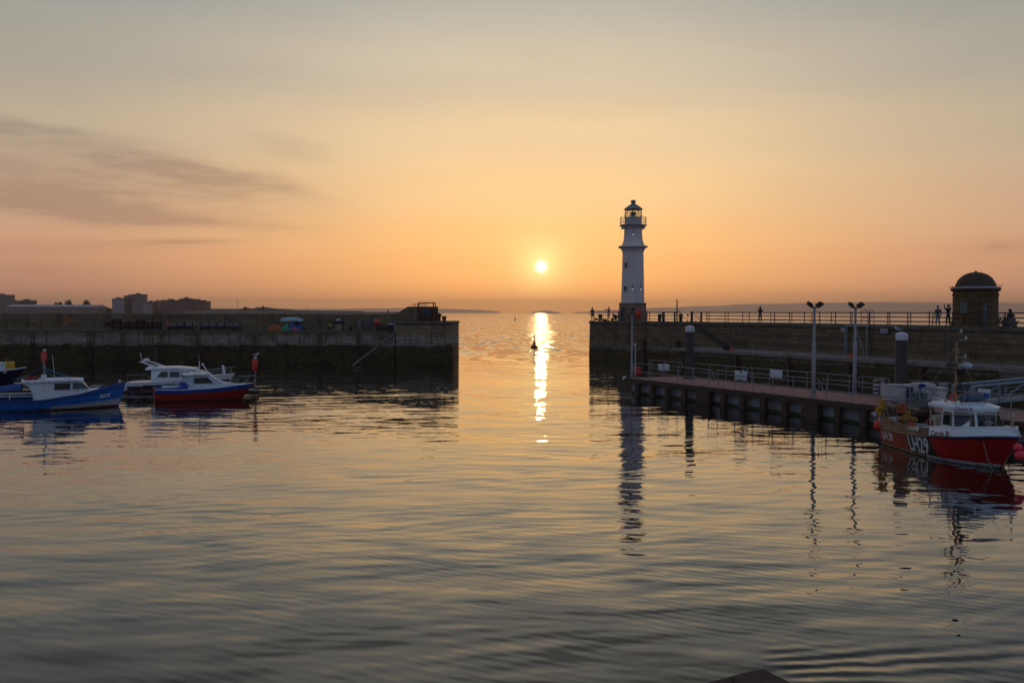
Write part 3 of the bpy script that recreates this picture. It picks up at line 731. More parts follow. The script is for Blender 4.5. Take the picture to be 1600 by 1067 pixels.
# weeds growing on the cornice
rw = random.Random(8)
for cx, cn in ((1556.5, 14), (1489, 6)):
    q = at(cx, 452, HD); m2 = WMB()
    for k in range(cn):
        a = Vector((rw.uniform(-.15, .15), rw.uniform(-.15, .15), 0)); b = a + Vector((rw.uniform(-.35, .4), rw.uniform(-.2, .2), rw.uniform(.05, .45)))
        m2.tube([q + a, q + (a + b) / 2 + Vector((0, 0, .06)), q + b], [.012, .01, .004], 4)
        for j in range(4):
            e = q + a.lerp(b, .4 + .2 * j); m2.add([e, e + Vector((.07, 0, .04)), e + Vector((.02, .03, .1))], [(0, 1, 2)])
    tag(m2.build('wall_plant', M_('weed_leaf', (.05, .06, .02), .8)), 'scrubby weed growing out of the %s cornice of the domed hut' % ('right' if cx > 1500 else 'left'), 'plant')
# ------------------------------------------------------------------ floating pontoon (right)
ZD = 1.1
PF = onz(977, 590.5, ZD); PF = Vector((PF.x, PF.y))           # front left corner
pe = onz(1600, 660, ZD); PU = (Vector((pe.x, pe.y)) - PF).normalized(); PN = Vector((-PU.y, PU.x))   # PN: away from the camera side
if PN.x < 0: PN = -PN
def PT(t, n=0.0, z=ZD): q = PF + PU * t + PN * n; return Vector((q.x, q.y, z))
def t_of(px, n=0.0):
    k = (px - 800) / FPX; q = PF + PN * n
    return (k * q.y - q.x) / (PU.x - k * PU.y)
PRZ = math.atan2(PU.y, PU.x)
PL, PWD = 52.0, 4.6
po = empty('pontoon', (*PF, 0), 0, 'long floating pontoon with reddish deck, steel handrails and dark timber fenders', 'pontoon')
REDDECK = M_('red_brown_decking', (.34, .145, .11), .8, var=.3, scale=1.2, bump=.012, dirt=(.42, .30, .24), dirt_amt=.45)
CONC = M_('pontoon_concrete', (.30, .29, .30), .85, var=.25, scale=.7, bump=.02, dirt=(.14, .14, .11), dirt_amt=.5)
WEEDC = M_('weedy_concrete', (.05, .065, .025), .8, var=.4, scale=1.5)
def pbox(mb, t0, t1, n0, n1, z0, z1):
    mb.extr([PT(t0, n0, z0), PT(t1, n0, z0), PT(t1, n1, z0), PT(t0, n1, z0)], (0, 0, z1 - z0)); return mb
t = 0.0; k = 0
m2 = WMB()
while t < PL: pbox(m2, t + .01, t + 2.38, .06, PWD - .06, ZD - .09, ZD + .004 * (k % 2)); t += 2.4; k += 1
m2.build('deck', REDDECK, po)
m2 = WMB(); pbox(m2, -.05, PL, -.03, .07, ZD - .26, ZD + .02); pbox(m2, -.05, PL, PWD - .07, PWD + .03, ZD - .26, ZD + .02); pbox(m2, -.08, .0, -.03, PWD + .03, ZD - .26, ZD + .02)
m2.build('edge_beam', TIMBER, po)
t = .25
while t < PL - 1:
    m2 = WMB(); pbox(m2, t, t + 5.9, .42, PWD - .4, .18, ZD - .1); f = m2.build('float', CONC, po)
    m2 = WMB(); pbox(m2, t - .015, t + 5.915, .405, PWD - .385, -.6, .18); m2.build('weed_band', WEEDC, f); t += 6.0
fend = [1000, 1023, 1047, 1072.5, 1103, 1134.7, 1164.7, 1197, 1231, 1271, 1314, 1355, 1402, 1452]
tt = [t_of(p_, .1) for p_ in fend]
while tt[-1] < PL - 3: tt.append(tt[-1] + 2.1)
for i, t in enumerate(tt):
    wd = .62 if i in (4, 9) else .20
    m2 = WMB(); pbox(m2, t - wd, t + wd, -.16, .12, -.7, ZD - .265); m2.build('fender', TIMBER, po)
    m2 = WMB(); q = PT(t, -.06, ZD + .0); m2.lathe([(.07, 0), (.07, .05), (.03, .09), (.09, .11), (.09, .14)], 8, q); m2.build('cleat', GALV, po)
m2 = WMB(); q = PT(-.1, .15, ZD - .1)
m2.ball(PT(-.25, .1, ZD - .05), .16, 10); m2.build('corner_fender', WHITE, po)
# handrails: hooped panels
def hoop(t0, t1, n, name='handrail', h=1.1, lo=.5):
    r = .19; pts = []
    def arc(tc, zc, a0, a1):
        for i in range(6):
            a = a0 + (a1 - a0) * i / 5; pts.append(PT(tc + r * math.cos(a), n, ZD + zc + r * math.sin(a)))
    arc(t1 - r, h - r, math.pi / 2, 0); arc(t1 - r, lo + r, 0, -math.pi / 2); arc(t0 + r, lo + r, -math.pi / 2, -math.pi); arc(t0 + r, h - r, math.pi, math.pi / 2)
    root = empty(name, (0, 0, 0), 0); root.location = PT(t0, n, ZD) - Vector((po.location.x, po.location.y, 0)); root.parent = po
    m2 = WMB(); m2.tube(pts, .03, 6, closed=True); m2.build('hoop', GALV, root)
    L = t1 - t0; kk = max(2, round(L / 1.45))
    for i in range(kk):
        t = t0 + .35 + (L - .7) * i / (kk - 1); m2 = WMB(); m2.tube([PT(t, n, ZD), PT(t, n, ZD + h - .01)], .028, 6)
        m2.lathe([(.08, 0), (.08, .015)], 8, PT(t, n, ZD)); m2.build('post', GALV, root)
    return root
for a, b in ((989.5, 1113.5), (1116.5, 1281), (1285.5, 1432), (1438, 1700)): hoop(t_of(a, .35), t_of(b, .35), .35)
for a, b in ((1014, 1066), (1080, 1168), (1170, 1335), (1342, 1391), (1400, 1492)): hoop(t_of(a, 4.25), t_of(b, 4.25), 4.25)
# ------------------------------------------------------------------ guide piles with white caps
PILEM = M_('tarred_pile', (.060, .048, .046), .75, var=.3, scale=1.4, bump=.01, dirt=(.03, .03, .02))
def pile(px, n, ztop, lab):
    t = t_of(px, n); q = PT(t, n, 0); root = empty('guide_pile', q, PRZ, lab, 'pile', 'guide piles through the pontoon')
    m2 = MB(); m2.lathe([(.30, -2), (.30, ztop - .44), (.28, ztop - .42)], 20); m2.build('shaft', PILEM, root)
    m2 = MB(); m2.lathe([(.32, ztop - .46), (.335, ztop - .43), (.33, ztop - .12), (.30, ztop - .09), (.02, ztop)], 20); m2.build('cap', WHITE, root)
    m2 = MB(); m2.tube([(-.35, -.05, 1.6), (-.35, -.05, ztop - .55)], .025, 6); m2.build('conduit', GALV, root)
    m2 = MB(); m2.lathe([(.5, 1.12), (.5, 1.22), (.36, 1.22)], 16); m2.build('collar', DARKST, root); return root
p1 = pile(1078, 4.0, 4.95, 'thick dark guide pile with white cap near the far end of the pontoon')
p2 = pile(1409, 4.0, 4.85, 'thick dark guide pile with white cap behind the white fish tubs')
BIRD = M_('gull_feathers', (.6, .6, .6), .8)
def gull(loc, rz, lab):
    r = empty('gull', loc, rz, lab, 'bird')
    m2 = MB(); m2.tube([(-.22, 0, .15), (-.12, 0, .15), (0, 0, .14), (.12, 0, .17), (.17, 0, .24), (.21, 0, .28), (.25, 0, .275)], [.012, .045, .075, .068, .042, .036, .012], 8)
    m2.tube([(.24, 0, .275), (.30, 0, .268)], [.014, .004], 5); m2.tube([(.0, .03, .08), (.01, .03, 0)], .008, 4); m2.tube([(.0, -.03, .08), (.01, -.03, 0)], .008, 4)
    m2.build('body', BIRD, r)
    m3 = MB(); m3.tube([(.08, .055, .17), (-.05, .07, .175), (-.26, .02, .165)], [.03, .04, .008], 6); m3.tube([(.08, -.055, .17), (-.05, -.07, .175), (-.26, -.02, .165)], [.03, .04, .008], 6)
    m3.build('wings', M_('gull_wing', (.25, .26, .28), .8), r); return r
gull(Vector((p2.location.x - .18, p2.location.y, 4.86)), 2.4, 'pale gull standing on top of the white pile cap nearest the red boat')

# ------------------------------------------------------------------ floodlight posts
def flood(px, py, lab, first=None):
    q = onz(px, py, ZD); 
    if first is not None:
        r = copy_tree(first); r.location = q; r['label'] = lab; return r
    r = empty('floodlight_post', q, 0, lab, 'lamp post', 'twin floodlight posts on the pontoon')
    m2 = MB(); m2.lathe([(.17, 0), (.17, .02), (.115, .03), (.115, 3.0), (.075, 3.08), (.07, 5.15)], 14); m2.build('post', GALV, r)
    m2 = MB(); m2.lathe([(.03, -.01), (.2, -.01), (.2, .012)], 10); m2.build('base_plate', DARKST, r)
    m2 = MB(); m2.tube([(-.2, 0, 5.12), (0, 0, 5.04), (.2, 0, 5.12)], .03, 6); m2.build('crossbar', DARKST, r)
    for s_ in (-1, 1):
        m2 = MB(); Mx = Matrix.Translation((s_ * .30, -.02, 5.24)) @ Matrix.Rotation(s_ * -.65, 4, 'Y') @ Matrix.Rotation(.35, 4, 'X')
        m2.bbox(-.19, .19, -.18, .18, -.05, .08, .02, Mx); m2.box(-.1, .1, -.1, .1, .08, .15, Mx)
        for j in range(5): m2.box(-.17, .17, -.17 + .08 * j, -.155 + .08 * j, .08, .11, Mx)
        h = m2.build('floodlight', DARKST, r)
        m3 = MB(); m3.box(-.16, .16, -.15, .15, -.058, -.051, Mx); m3.build('lens', GLASS, h)
    return r
f1 = flood(1271, 617.7, 'tall grey twin floodlight post, the left one of two, by the front handrail')
f2 = flood(1335, 613.6, 'tall grey twin floodlight post, the right one of two, by the rear handrail', f1)

# thin navigation pole at the pontoon's end, with a shorter white rod beside it
q = onz(987, 589, ZD); r = empty('slim_pole', q, 0, 'slim pale pole at the left end of the pontoon in front of the lighthouse', 'pole')
m2 = MB(); m2.lathe([(.09, 0), (.09, .4), (.075, .42), (.065, 4.6)], 10); m2.build('shaft', GALV, r)
m2 = MB(); m2.lathe([(.05, 4.6), (.05, 4.72), (.10, 4.74), (.10, 4.82), (.02, 4.86)], 8); m2.build('top_light', DARKST, r)
q = onz(992.5, 588, ZD); r = empty('short_rod', q, 0, 'thin white rod with a small top fitting beside the slim pole on the pontoon', 'rod')
m2 = MB(); m2.tube([(0, 0, 0), (0, 0, 2.35)], .028, 6); m2.build('shaft', WHITE, r); m2 = MB(); m2.cbox((-.04, 0, 2.4), (.2, .08, .1)); m2.build('fitting', WHITE, r)
q = onz(995.5, 587.5, ZD); r = empty('life_ring_cabinet', q, PRZ, 'low red life ring cabinet at the left end of the pontoon', 'cabinet')
m2 = MB(); m2.bbox(-.3, .3, -.16, .16, .06, .62, .03); m2.build('box', REDP, r); m2 = MB(); m2.bbox(-.32, .32, -.18, .18, .62, .68, .02); m2.build('lid', REDP, r)
m2 = MB(); m2.cbox((-.22, 0, .03), (.06, .2, .06)); m2.cbox((.22, 0, .03), (.06, .2, .06)); m2.build('feet', DARKST, r)

# sign boards fixed to the front handrail
SIGNW = M_('sign_board', (.56, .60, .66), .5, var=.04)
INK = M_('sign_ink', (.03, .03, .05), .6); INKB = M_('sign_blue', (.02, .10, .42), .5)
def sign(px0, px1, py0, py1, n, lab, rows=(), txt=None, blue=False, name='sign'):
    t0, t1 = t_of(px0, n), t_of(px1, n); tm = (t0 + t1) / 2; c = PT(tm, n, ZD)
    zt = at((px0 + px1) / 2, py0, c.y).z; zb = at((px0 + px1) / 2, py1, c.y).z; c.z = (zt + zb) / 2; W = (t1 - t0); H = zt - zb
    r = empty(name, c, PRZ, lab, 'sign')
    m2 = MB(); m2.bbox(-W / 2, W / 2, -.015, .015, -H / 2, H / 2, .008); m2.build('board', SIGNW, r)
    sgn = -1
    if blue: m2 = MB(); m2.box(-W / 2 + .03, W / 2 - .03, sgn * .019, sgn * .016, -H / 2 + .03, .02); m2.build('blue_panel', INKB, r)
    if txt:
        for i, (s, sz, z) in enumerate(txt):
            text_mesh(s, sz, lambda x, y, z=z: Vector((x, sgn * .019, y + z)), 'lettering', INK, r, align='CENTER', bold=.004)
    return r
sign(1029, 1037, 568.6, 579, .27, 'left of two small white notices side by side on the front handrail')
sign(1038.4, 1046, 568.6, 579, .27, 'right of two small white notices side by side on the front handrail')
sign(1149, 1167.5, 579.3, 594.2, .27, 'large white notice with three lines of dark lettering on the front handrail', txt=(('5M', .20, .14), ('CLEARANCE', .17, -.10), ('ONLY', .17, -.32)))
sign(1204.5, 1223, 577.6, 590.3, .27, 'blank white board on the front handrail left of the floodlight posts')
sign(1530, 1549, 607.5, 623, 4.0, 'white and blue notice behind the footbridge truss near the boat', blue=True)

# striped bollard, grey service pedestal
q = onz(1368.5, 618, ZD); r = empty('striped_bollard', q, 0, 'red and white banded bollard on the pontoon by the grey service post', 'bollard')
m2 = MB(); m2.lathe([(.15, 0), (.15, .78), (.13, .80)], 14); m2.build('tube', M_('dark_red', (.16, .02, .02), .5), r)
for z_ in (.12, .34, .56): m2 = MB(); m2.lathe([(.154, z_), (.154, z_ + .09)], 14); m2.build('band', WHITE, r)
m2 = MB(); m2.lathe([(.17, .8), (.18, .86), (.15, .93), (.04, .96)], 14); m2.build('cap', M_('tan_cap', (.30, .22, .18), .6), r)
q = onz(1376.5, 618, ZD); r = empty('service_pedestal', q, .2, 'grey service pedestal standing right of the striped bollard', 'pedestal')
m2 = MB(); m2.bbox(-.12, .12, -.12, .12, 0, .85, .02); m2.build('body', GALV, r); m2 = MB(); m2.bbox(-.14, .14, -.14, .14, .85, .95, .03); m2.build('hood', GALV, r)
q = onz(1472, 633, ZD) + Vector((0.9, 1.9, 0)); r = empty('service_pedestal', q, .2, 'pale service pedestal standing beyond the small white tub', 'pedestal')
m2 = MB(); m2.bbox(-.16, .16, -.14, .14, 0, .95, .02); m2.build('body', GALV, r); m2 = MB(); m2.bbox(-.2, .2, -.18, .18, .95, 1.05, .03); m2.build('hood', WHITE, r)

# fish tubs on the pontoon
TUBW = M_('white_tub', (.50, .50, .48), .5, var=.08, dirt=(.30, .27, .22), dirt_amt=.3); TUBB = M_('blue_tub', (.012, .035, .12), .45); TEAL = M_('teal_tub', (.03, .10, .10), .5)
def tub(px0, px1, ytop, Yd, mat, lab, lid=None, d=.95, zb=ZD):
    a = at(px0, ytop, Yd); b = at(px1, ytop, Yd); W = b.x - a.x; H = a.z - zb
    r = empty('fish_tub', ((a.x + b.x) / 2, Yd + d / 2, zb), rnd.uniform(-.06, .06), lab, 'tub', 'tubs stacked on the pontoon')
    m2 = MB(); z0 = .1
    def pr(u, v):
        ang = 2 * math.pi * u; c_, s_ = math.cos(ang), math.sin(ang); k = .92 + .08 * v
        ex = .25; return Vector((math.copysign(abs(c_) ** ex, c_) * W / 2 * k, math.copysign(abs(s_) ** ex, s_) * d / 2 * k, z0 + (H - z0 - .06) * v))
    m2.grid(pr, 28, 5, closed_u=True)
    for f_ in (-.3, .3): m2.box(f_ * W - .08, f_ * W + .08, -d * .42, d * .42, 0, z0 + .02)
    m2.bbox(-W * .455, W * .455, -d * .455, d * .455, z0, z0 + .05, .02); m2.build('body', mat, r)
    m2 = MB(); m2.bbox(-W / 2 - .02, W / 2 + .02, -d / 2 - .02, d / 2 + .02, H - .08, H, .03)
    m2.bbox(-W / 2 + .06, W / 2 - .06, -d / 2 + .06, d / 2 - .06, H, H + .04, .018); m2.build('lid', lid or mat, r); return r
tub(1384, 1419.5, 602.5, 50.6, TUBW, 'big white fish tub at the left end of the tub row')
tub(1420.5, 1432, 602.5, 50.4, TUBB, 'narrow navy tub with white lid squeezed between the white tubs', lid=TUBW)
tub(1433, 1463, 600.5, 49.9, TUBW, 'white fish tub with a blue cloth hanging over its front')
tub(1464, 1481, 606.5, 49.4, TUBW, 'smallest white tub at the right end of the tub row', d=.8)
tub(1428, 1450, 614, 48.7, TEAL, 'low dark teal tub in front of the white tub with blue cloth', d=.5)
a = at(1436, 601, 49.85); b = at(1445, 601, 49.85); m2 = WMB()
m2.grid(lambda u, v: Vector((a.x + (b.x - a.x) * u + .05 * math.sin(9 * v + 4 * u), a.y - .06 - .03 * math.sin(12 * u) + (.5 if v == 0 else 0), a.z + .05 - .42 * max(0, v - .12) * (.75 + .3 * math.sin(5 * u + 1)))), 14, 10)
o = m2.build('blue_cloth', M_('blue_cloth', (.01, .03, .30), .9)); tag(o, 'bright blue cloth hanging over the front of a white fish tub', 'cloth')
o.modifiers.new('t', 'SOLIDIFY').thickness = .012

# ------------------------------------------------------------------ truss footbridge
GREYB = M_('blue_grey_steel', (.20, .25, .27), .5, var=.12, scale=2)
A0 = Vector((23.65, 49.2, ZD + .08)); B0 = Vector((39.5, 53.4, 2.15)); gu = (B0 - A0).normalized(); gn = Vector((-gu.y, gu.x, 0)).normalized()
gw = empty('footbridge', A0, 0, 'blue grey steel truss footbridge leading up from the pontoon behind the red boat', 'footbridge')
L = (B0 - A0).length; H = .93
for s_ in (0.0, 1.35):
    m2 = WMB(); A = A0 + gn * s_; up = Vector((0, 0, 1))
    def bar(p_, q_, w_=.1): 
        m2.tube([p_, q_], w_ * .62, 4, smooth=False)
    bar(A, A + gu * L, .14); bar(A + up * H - gu * .1, A + up * H + gu * L, .15); nb = 10
    for i in range(nb + 1):
        p_ = A + gu * (L * i / nb); bar(p_, p_ + up * H, .14 if i else .24)
        if i < nb:
            q_ = A + gu * (L * (i + 1) / nb); bar(p_ + up * .05, q_ + up * (H - .05), .09)
    m2.build('truss', GREYB, gw)
    m2 = WMB(); A = A + gn * (.09 if s_ == 0 else -.09)
    for z_ in (.35, .7): m2.tube([A + up * z_, A + gu * L + up * z_], .02, 5)
    m2.build('guard_rail', GREYB, gw)
m2 = WMB(); c_ = [A0 + gn * .1, A0 + gn * 1.25, A0 + gn * 1.25 + gu * L, A0 + gn * .1 + gu * L]; m2.extr([v + Vector((0, 0, .02)) for v in c_], (0, 0, .06)); m2.build('walkway', GALV, gw)

# ------------------------------------------------------------------ access ladder frame and fittings on the right pier
q, t, n_ = wall_hit(1343); t3 = Vector((t.x, t.y, 0)); n3 = Vector((n_.x, n_.y, 0)); rzw = math.atan2(t.y, t.x)
c0 = wall_hit(1326)[0]; c1 = wall_hit(1360)[0]; fr = empty('ladder_frame', (c0.x, c0.y, ZL), 0, 'blue grey steel frame with braces fixed to the pier wall behind the floodlights', 'frame')
A = Vector((c0.x, c0.y, ZL)) + n3 * .35; B = Vector((c1.x, c1.y, ZL)) + n3 * .35; up = Vector((0, 0, 1)); zt = ZP + .02 - ZL
for p_ in (A, B, A.lerp(B, .0) + n3 * -.2): m2 = WMB(); m2.tube([p_, p_ + up * zt], .075, 4, smooth=False); m2.build('post', GREYB, fr)
m2 = WMB(); m2.tube([A + up * (zt - .1), B + up * (zt - .1)], .07, 4, smooth=False); m2.build('beam', GREYB, fr)
m2 = WMB(); mid = A.lerp(B, .5)
for a_, b_ in ((A.lerp(B, .12), A.lerp(B, .52) + up * (zt - .15)), (A.lerp(B, .88) + up * .1, A.lerp(B, .48) + up * (zt - .15))): m2.tube([a_, b_], .035, 5)
m2.build('brace', GALV, fr)
# hooped gate over it
for (pa, pb) in ((1341, 1351), (1353, 1361)):
    a = wall_hit(pa); b = wall_hit(pb); g = empty('hoop_gate', (*(a[0] - a[2] * .3), ZP), 0, 'grey hooped gate on the pier edge above the steel frame, the %s of two' % ('left' if pa < 1350 else 'right'), 'gate')
    m2 = WMB(); a3 = Vector((*(a[0] - a[2] * .3), ZP)); b3 = Vector((*(b[0] - b[2] * .3), ZP))
    m2.tube([a3 + up * .05, a3 + up * 1.2, a3.lerp(b3, .12) + up * 1.32, a3.lerp(b3, .88) + up * 1.32, b3 + up * 1.2, b3 + up * .05], .035, 6); m2.build('frame', GALV, g)
    m2 = WMB(); m2.tube([a3 + up * .65, b3 + up * .65], .025, 6); m2.build('crossbar', GALV, g)
for px in (1320, 1382):
    h_ = wall_hit(px); r = empty('wall_sign', (*(h_[0] + h_[2] * .06), 4.32), math.atan2(h_[1].y, h_[1].x), 'grey notice on the pier wall %s the steel ladder frame' % ('left of' if px < 1350 else 'right of'), 'sign')
    m2 = MB(); m2.bbox(-.48, .48, -.02, .02, -.2, .2, .01); m2.build('board', M_('grey_sign', (.26, .27, .31), .5), r)
    m2 = MB(); 
    for sx in (-.3, .3): m2.box(sx - .02, sx + .02, .02, .05, -.15, .15)
    m2.build('bracket', DARKST, r)
# mooring things on the ledge
def on_ledge(px, off=1.0): h_ = wall_hit(px, LEDGE); q = h_[0] - h_[2] * off; return Vector((q.x, q.y, ZL)), math.atan2(h_[1].y, h_[1].x)
for px, m_, lab in ((1133, ORANGE, 'small orange mooring bollard on the ledge at the foot of the steps'), (1218.5, M_('ochre_paint', (.30, .16, .07), .6), 'small ochre mooring bollard on the ledge left of the floodlights'), (1319, ORANGE, 'small orange mooring bollard on the ledge between the floodlight posts')):
    q, rz_ = on_ledge(px, .8); r = empty('mooring_bollard', q, rz_, lab, 'bollard', 'mooring bollards on the ledge')
    m2 = MB(); m2.lathe([(.16, 0), (.13, .06), (.11, .18), (.17, .24), (.18, .3), (.1, .34)], 12, sx=1.3); m2.build('head', m_, r); m2 = MB(); m2.bbox(-.3, .3, -.2, .2, -.002, .05, .01); m2.build('base_plate', m_, r)
q, rz_ = on_ledge(1117, 1.5); r = empty('rope_coil', q, rz_, 'dark heap of coiled rope on the ledge beside the steps', 'rope')
m2 = MB()
for k in range(7): m2.torus((rnd.uniform(-.05, .05), rnd.uniform(-.05, .05), .05 + .09 * k), .34 - .03 * k + rnd.uniform(-.03, .03), .05, 18, 6)
m2.build('coil', BLACK, r)
# ------------------------------------------------------------------ boats
def ipl(knots, x):
    if x <= knots[0][0]: return knots[0][1]
    for (a, u), (b, v) in zip(knots, knots[1:]):
        if x <= b:
            t = (x - a) / (b - a); t = t * t * (3 - 2 * t) * .5 + t * .5; return u + (v - u) * t
    return knots[-1][1]
class Hull:
    "parametric hull: s 0 stern .. 1 bow, v 0 waterline .. 1 sheer; x forward, y to port, z up"
    def __init__(h, L, beam, sheer, wl=.82, rake=.9, flare=.8, stern=.85, full=.45, tuck=.06, keel=-.45, bow_pow=2.0, stern_rake=0.0):
        h.L, h.B, h.sheer, h.wl, h.rake, h.flare, h.stern, h.full, h.tuck, h.keel, h.bp, h.sr = L, beam, sheer, wl, rake, flare, stern, full, tuck, keel, bow_pow, stern_rake
    def half(h, s, top):
        f = h.full
        if s < f: k = h.stern + (1 - h.stern) * math.sin(math.pi / 2 * s / f)
        else:
            u = (s - f) / (1 - f); k = 1 - u ** (h.bp if not top else h.bp * 1.35)
        return max(k, 0) * h.B / 2 * (h.wl if not top else 1)
    def pt(h, s, v, side=-1, off=0.0, inset=0.0):
        zs = ipl(h.sheer, s); z = zs * v if v > 0 else h.keel * -v
        a = h.half(s, False); b = h.half(s, True)
        y = a + (b - a) * (max(v, 0) ** h.flare) if v > 0 else a * max(0.0, (1 + v)) ** .55
        x = s * (h.L - h.rake) + h.rake * (max(0, v) ** .9) * s ** 3 + (h.rake * .5 * v * s ** 3 if v < 0 else 0) - h.sr * v * (1 - s) ** 4
        p_ = Vector((x, side * max(y - inset, 0.0), z))
        if off:
            e = .01; pa = h.pt(min(s + e, 1), v, side); pb = h.pt(max(s - e, 0), v, side); pc = h.pt(s, min(v + e, 1.0), side); pd = h.pt(s, v - e, side)
            n_ = (pa - pb).cross(pc - pd)
            if n_.length > 1e-9:
                n_.normalize()
                if n_.y * side < 0: n_ = -n_
                p_ += n_ * off
        return p_
    def shell(h, mb, s0=0, s1=1, v0=-1, v1=1, off=0.0, ns=34, nv=12, sides=(-1, 1)):
        for sd in sides: mb.grid(lambda u, w_: h.pt(s0 + (s1 - s0) * u, v0 + (v1 - v0) * w_, sd, off), ns, nv)
        return mb
    def transom(h, mb, v0=-1, v1=1, nv=10):
        vs = []; 
        for i in range(nv + 1): v = v0 + (v1 - v0) * i / nv; vs += [h.pt(0, v, -1), h.pt(0, v, 1)]
        mb.add(vs, [(i * 2, i * 2 + 1, i * 2 + 3, i * 2 + 2) for i in range(nv)]); return mb
    def deck(h, mb, s0, s1, drop, ns=24, inset=.03, vfn=None):
        vs = []
        for i in range(ns + 1):
            s = s0 + (s1 - s0) * i / ns; zs = ipl(h.sheer, s); v = (zs - (drop(s) if callable(drop) else drop)) / zs
            for sd in (-1, 1): vs.append(h.pt(s, v, sd, 0, inset))
        mb.add(vs, [(i * 2, i * 2 + 1, i * 2 + 3, i * 2 + 2) for i in range(ns)]); return mb
    def rail(h, mb, s0, s1, r, v=1.0, n=40, sides=(-1, 1), dz=0.0, inset=0.0, m=8):
        for sd in sides: mb.tube([h.pt(s0 + (s1 - s0) * i / n, v, sd, 0, inset) + Vector((0, 0, dz)) for i in range(n + 1)], r, m)
        return mb

def cabin(mb, sec, smooth=False):
    "closed body from a list of cross sections [(x, [(y,z)...half profile from bottom outer to top centre])]"
    vs = []; k = len(sec[0][1])
    for x, pr in sec:
        full = [(-y, z) for y, z in pr] + [(y, z) for y, z in reversed(pr)]
        vs += [Vector((x, y, z)) for y, z in full]
    n = 2 * k; fs = []
    for i in range(len(sec) - 1):
        for j in range(n): fs.append((i * n + j, i * n + (j + 1) % n, (i + 1) * n + (j + 1) % n, (i + 1) * n + j))
    fs += [tuple(range(n)), tuple((len(sec) - 1) * n + j for j in range(n - 1, -1, -1))]
    return mb.add(vs, fs, smooth)
def quadpane(name, pts, mat, parent, off=.006, thick=.012, frame=None, fw=.03):
    "a window pane laid on four corner points; returns the window (frame) object"
    P = [Vector(q) for q in pts]; n_ = (P[1] - P[0]).cross(P[3] - P[0]).normalized(); c = sum(P, Vector()) / 4
    root = parent
    if frame is not None:
        m2 = MB(); m2.extr([c + (q - c) * (1 + fw * 2 / max((q - c).length, .1)) - n_ * thick for q in P], n_ * (thick * 1.6 + off * .2)); root = m2.build(name, frame, parent)
        m2 = MB(); m2.extr([q + n_ * (off * .2) for q in P], n_ * (thick)); m2.build('pane', mat, root); return root
    m2 = MB(); m2.extr([q - n_ * thick for q in P], n_ * (thick + off)); return m2.build(name, mat, root)

# =============================== red fishing boat (right) ===============================
RED = M_('boat_red', (.42, .016, .014), .32, var=.12, scale=1.2, dirt=(.22, .02, .02), dirt_amt=.3)
REDOLD = M_('faded_red', (.40, .065, .032), .5, var=.25, scale=1.5, dirt=(.20, .05, .03), dirt_amt=.5)
BLKP = M_('black_hull_panel', (.022, .018, .018), .4)
CREAM = M_('cream_grp', (.52, .47, .38), .45, var=.12, dirt=(.30, .22, .14), dirt_amt=.4)
BWHITE = M_('boat_white', (.66, .74, .80), .3, var=.06, scale=1.2, dirt=(.5, .5, .45), dirt_amt=.25)
WOOD = M_('weathered_wood', (.27, .17, .09), .75, var=.35, scale=3, bump=.008, dirt=(.12, .08, .05))
YEL = M_('yellow_oilskin', (.50, .24, .02), .5, var=.2); ORG2 = M_('orange_oilskin', (.55, .08, .015), .5, var=.2)
NAVYP = M_('navy_paint', (.012, .02, .06), .35)
STRIP = M_('ochre_strip', (.38, .26, .10), .5, var=.2, dirt=(.2, .2, .16))
MAR = M_('maroon_letter', (.16, .02, .04), .5)
fb = empty('fishing_boat', (17.72, 43.2, 0), -math.pi / 2 + R(6.5), 'red and white inshore fishing boat with black LH 29 panel moored at the pontoon', 'fishing boat')
fb.scale = (.895, .95, .97)
H1 = Hull(9.0, 3.05, [(0, .80), (.25, .78), (.5, .86), (.75, 1.06), (1, 1.34)], wl=.86, rake=1.15, flare=.9, stern=.84, full=.5, keel=-.5, bow_pow=2.6)
m2 = MB(); H1.shell(m2); H1.transom(m2); m2.build('hull', RED, fb)
for sd in (-1, 1): m2 = MB(); H1.shell(m2, 0, .36, .10, .97, .004, sides=(sd,)); m2.build('faded_panel', REDOLD, fb)
for sd in (-1, 1):
    m2 = MB(); m2.grid(lambda u, w_: H1.pt((.36 + .05 * (1 - w_)) + (.245 - .0 * w_ + .025 * (1 - w_)) * u - .0, .10 + .87 * w_, sd, .007), 16, 10); m2.build('black_panel', BLKP, fb)
m2 = MB(); H1.rail(m2, 0, .58, .035, .06, dz=.0); m2.build('rubbing_strake', STRIP, fb)
m2 = MB(); H1.shell(m2, .58, .995, .02, .13, .008); m2.build('white_boot_stripe', BWHITE, fb)
m2 = MB(); H1.shell(m2, 0, 1, -.6, .015, .006); m2.build('antifouling', M_('antifouling', (.10, .012, .012), .7), fb)
m2 = MB(); H1.rail(m2, .5, 1.0, .055, 1.0, dz=.0); m2.build('rub_rail', NAVYP, fb)
m2 = MB(); H1.rail(m2, 0, .5, .05, 1.0, sides=(-1,)); m2.build('rub_rail', WOOD, fb); m2 = MB(); H1.rail(m2, 0, .5, .05, 1.0, sides=(1,)); m2.build('rub_rail', WOOD, fb)
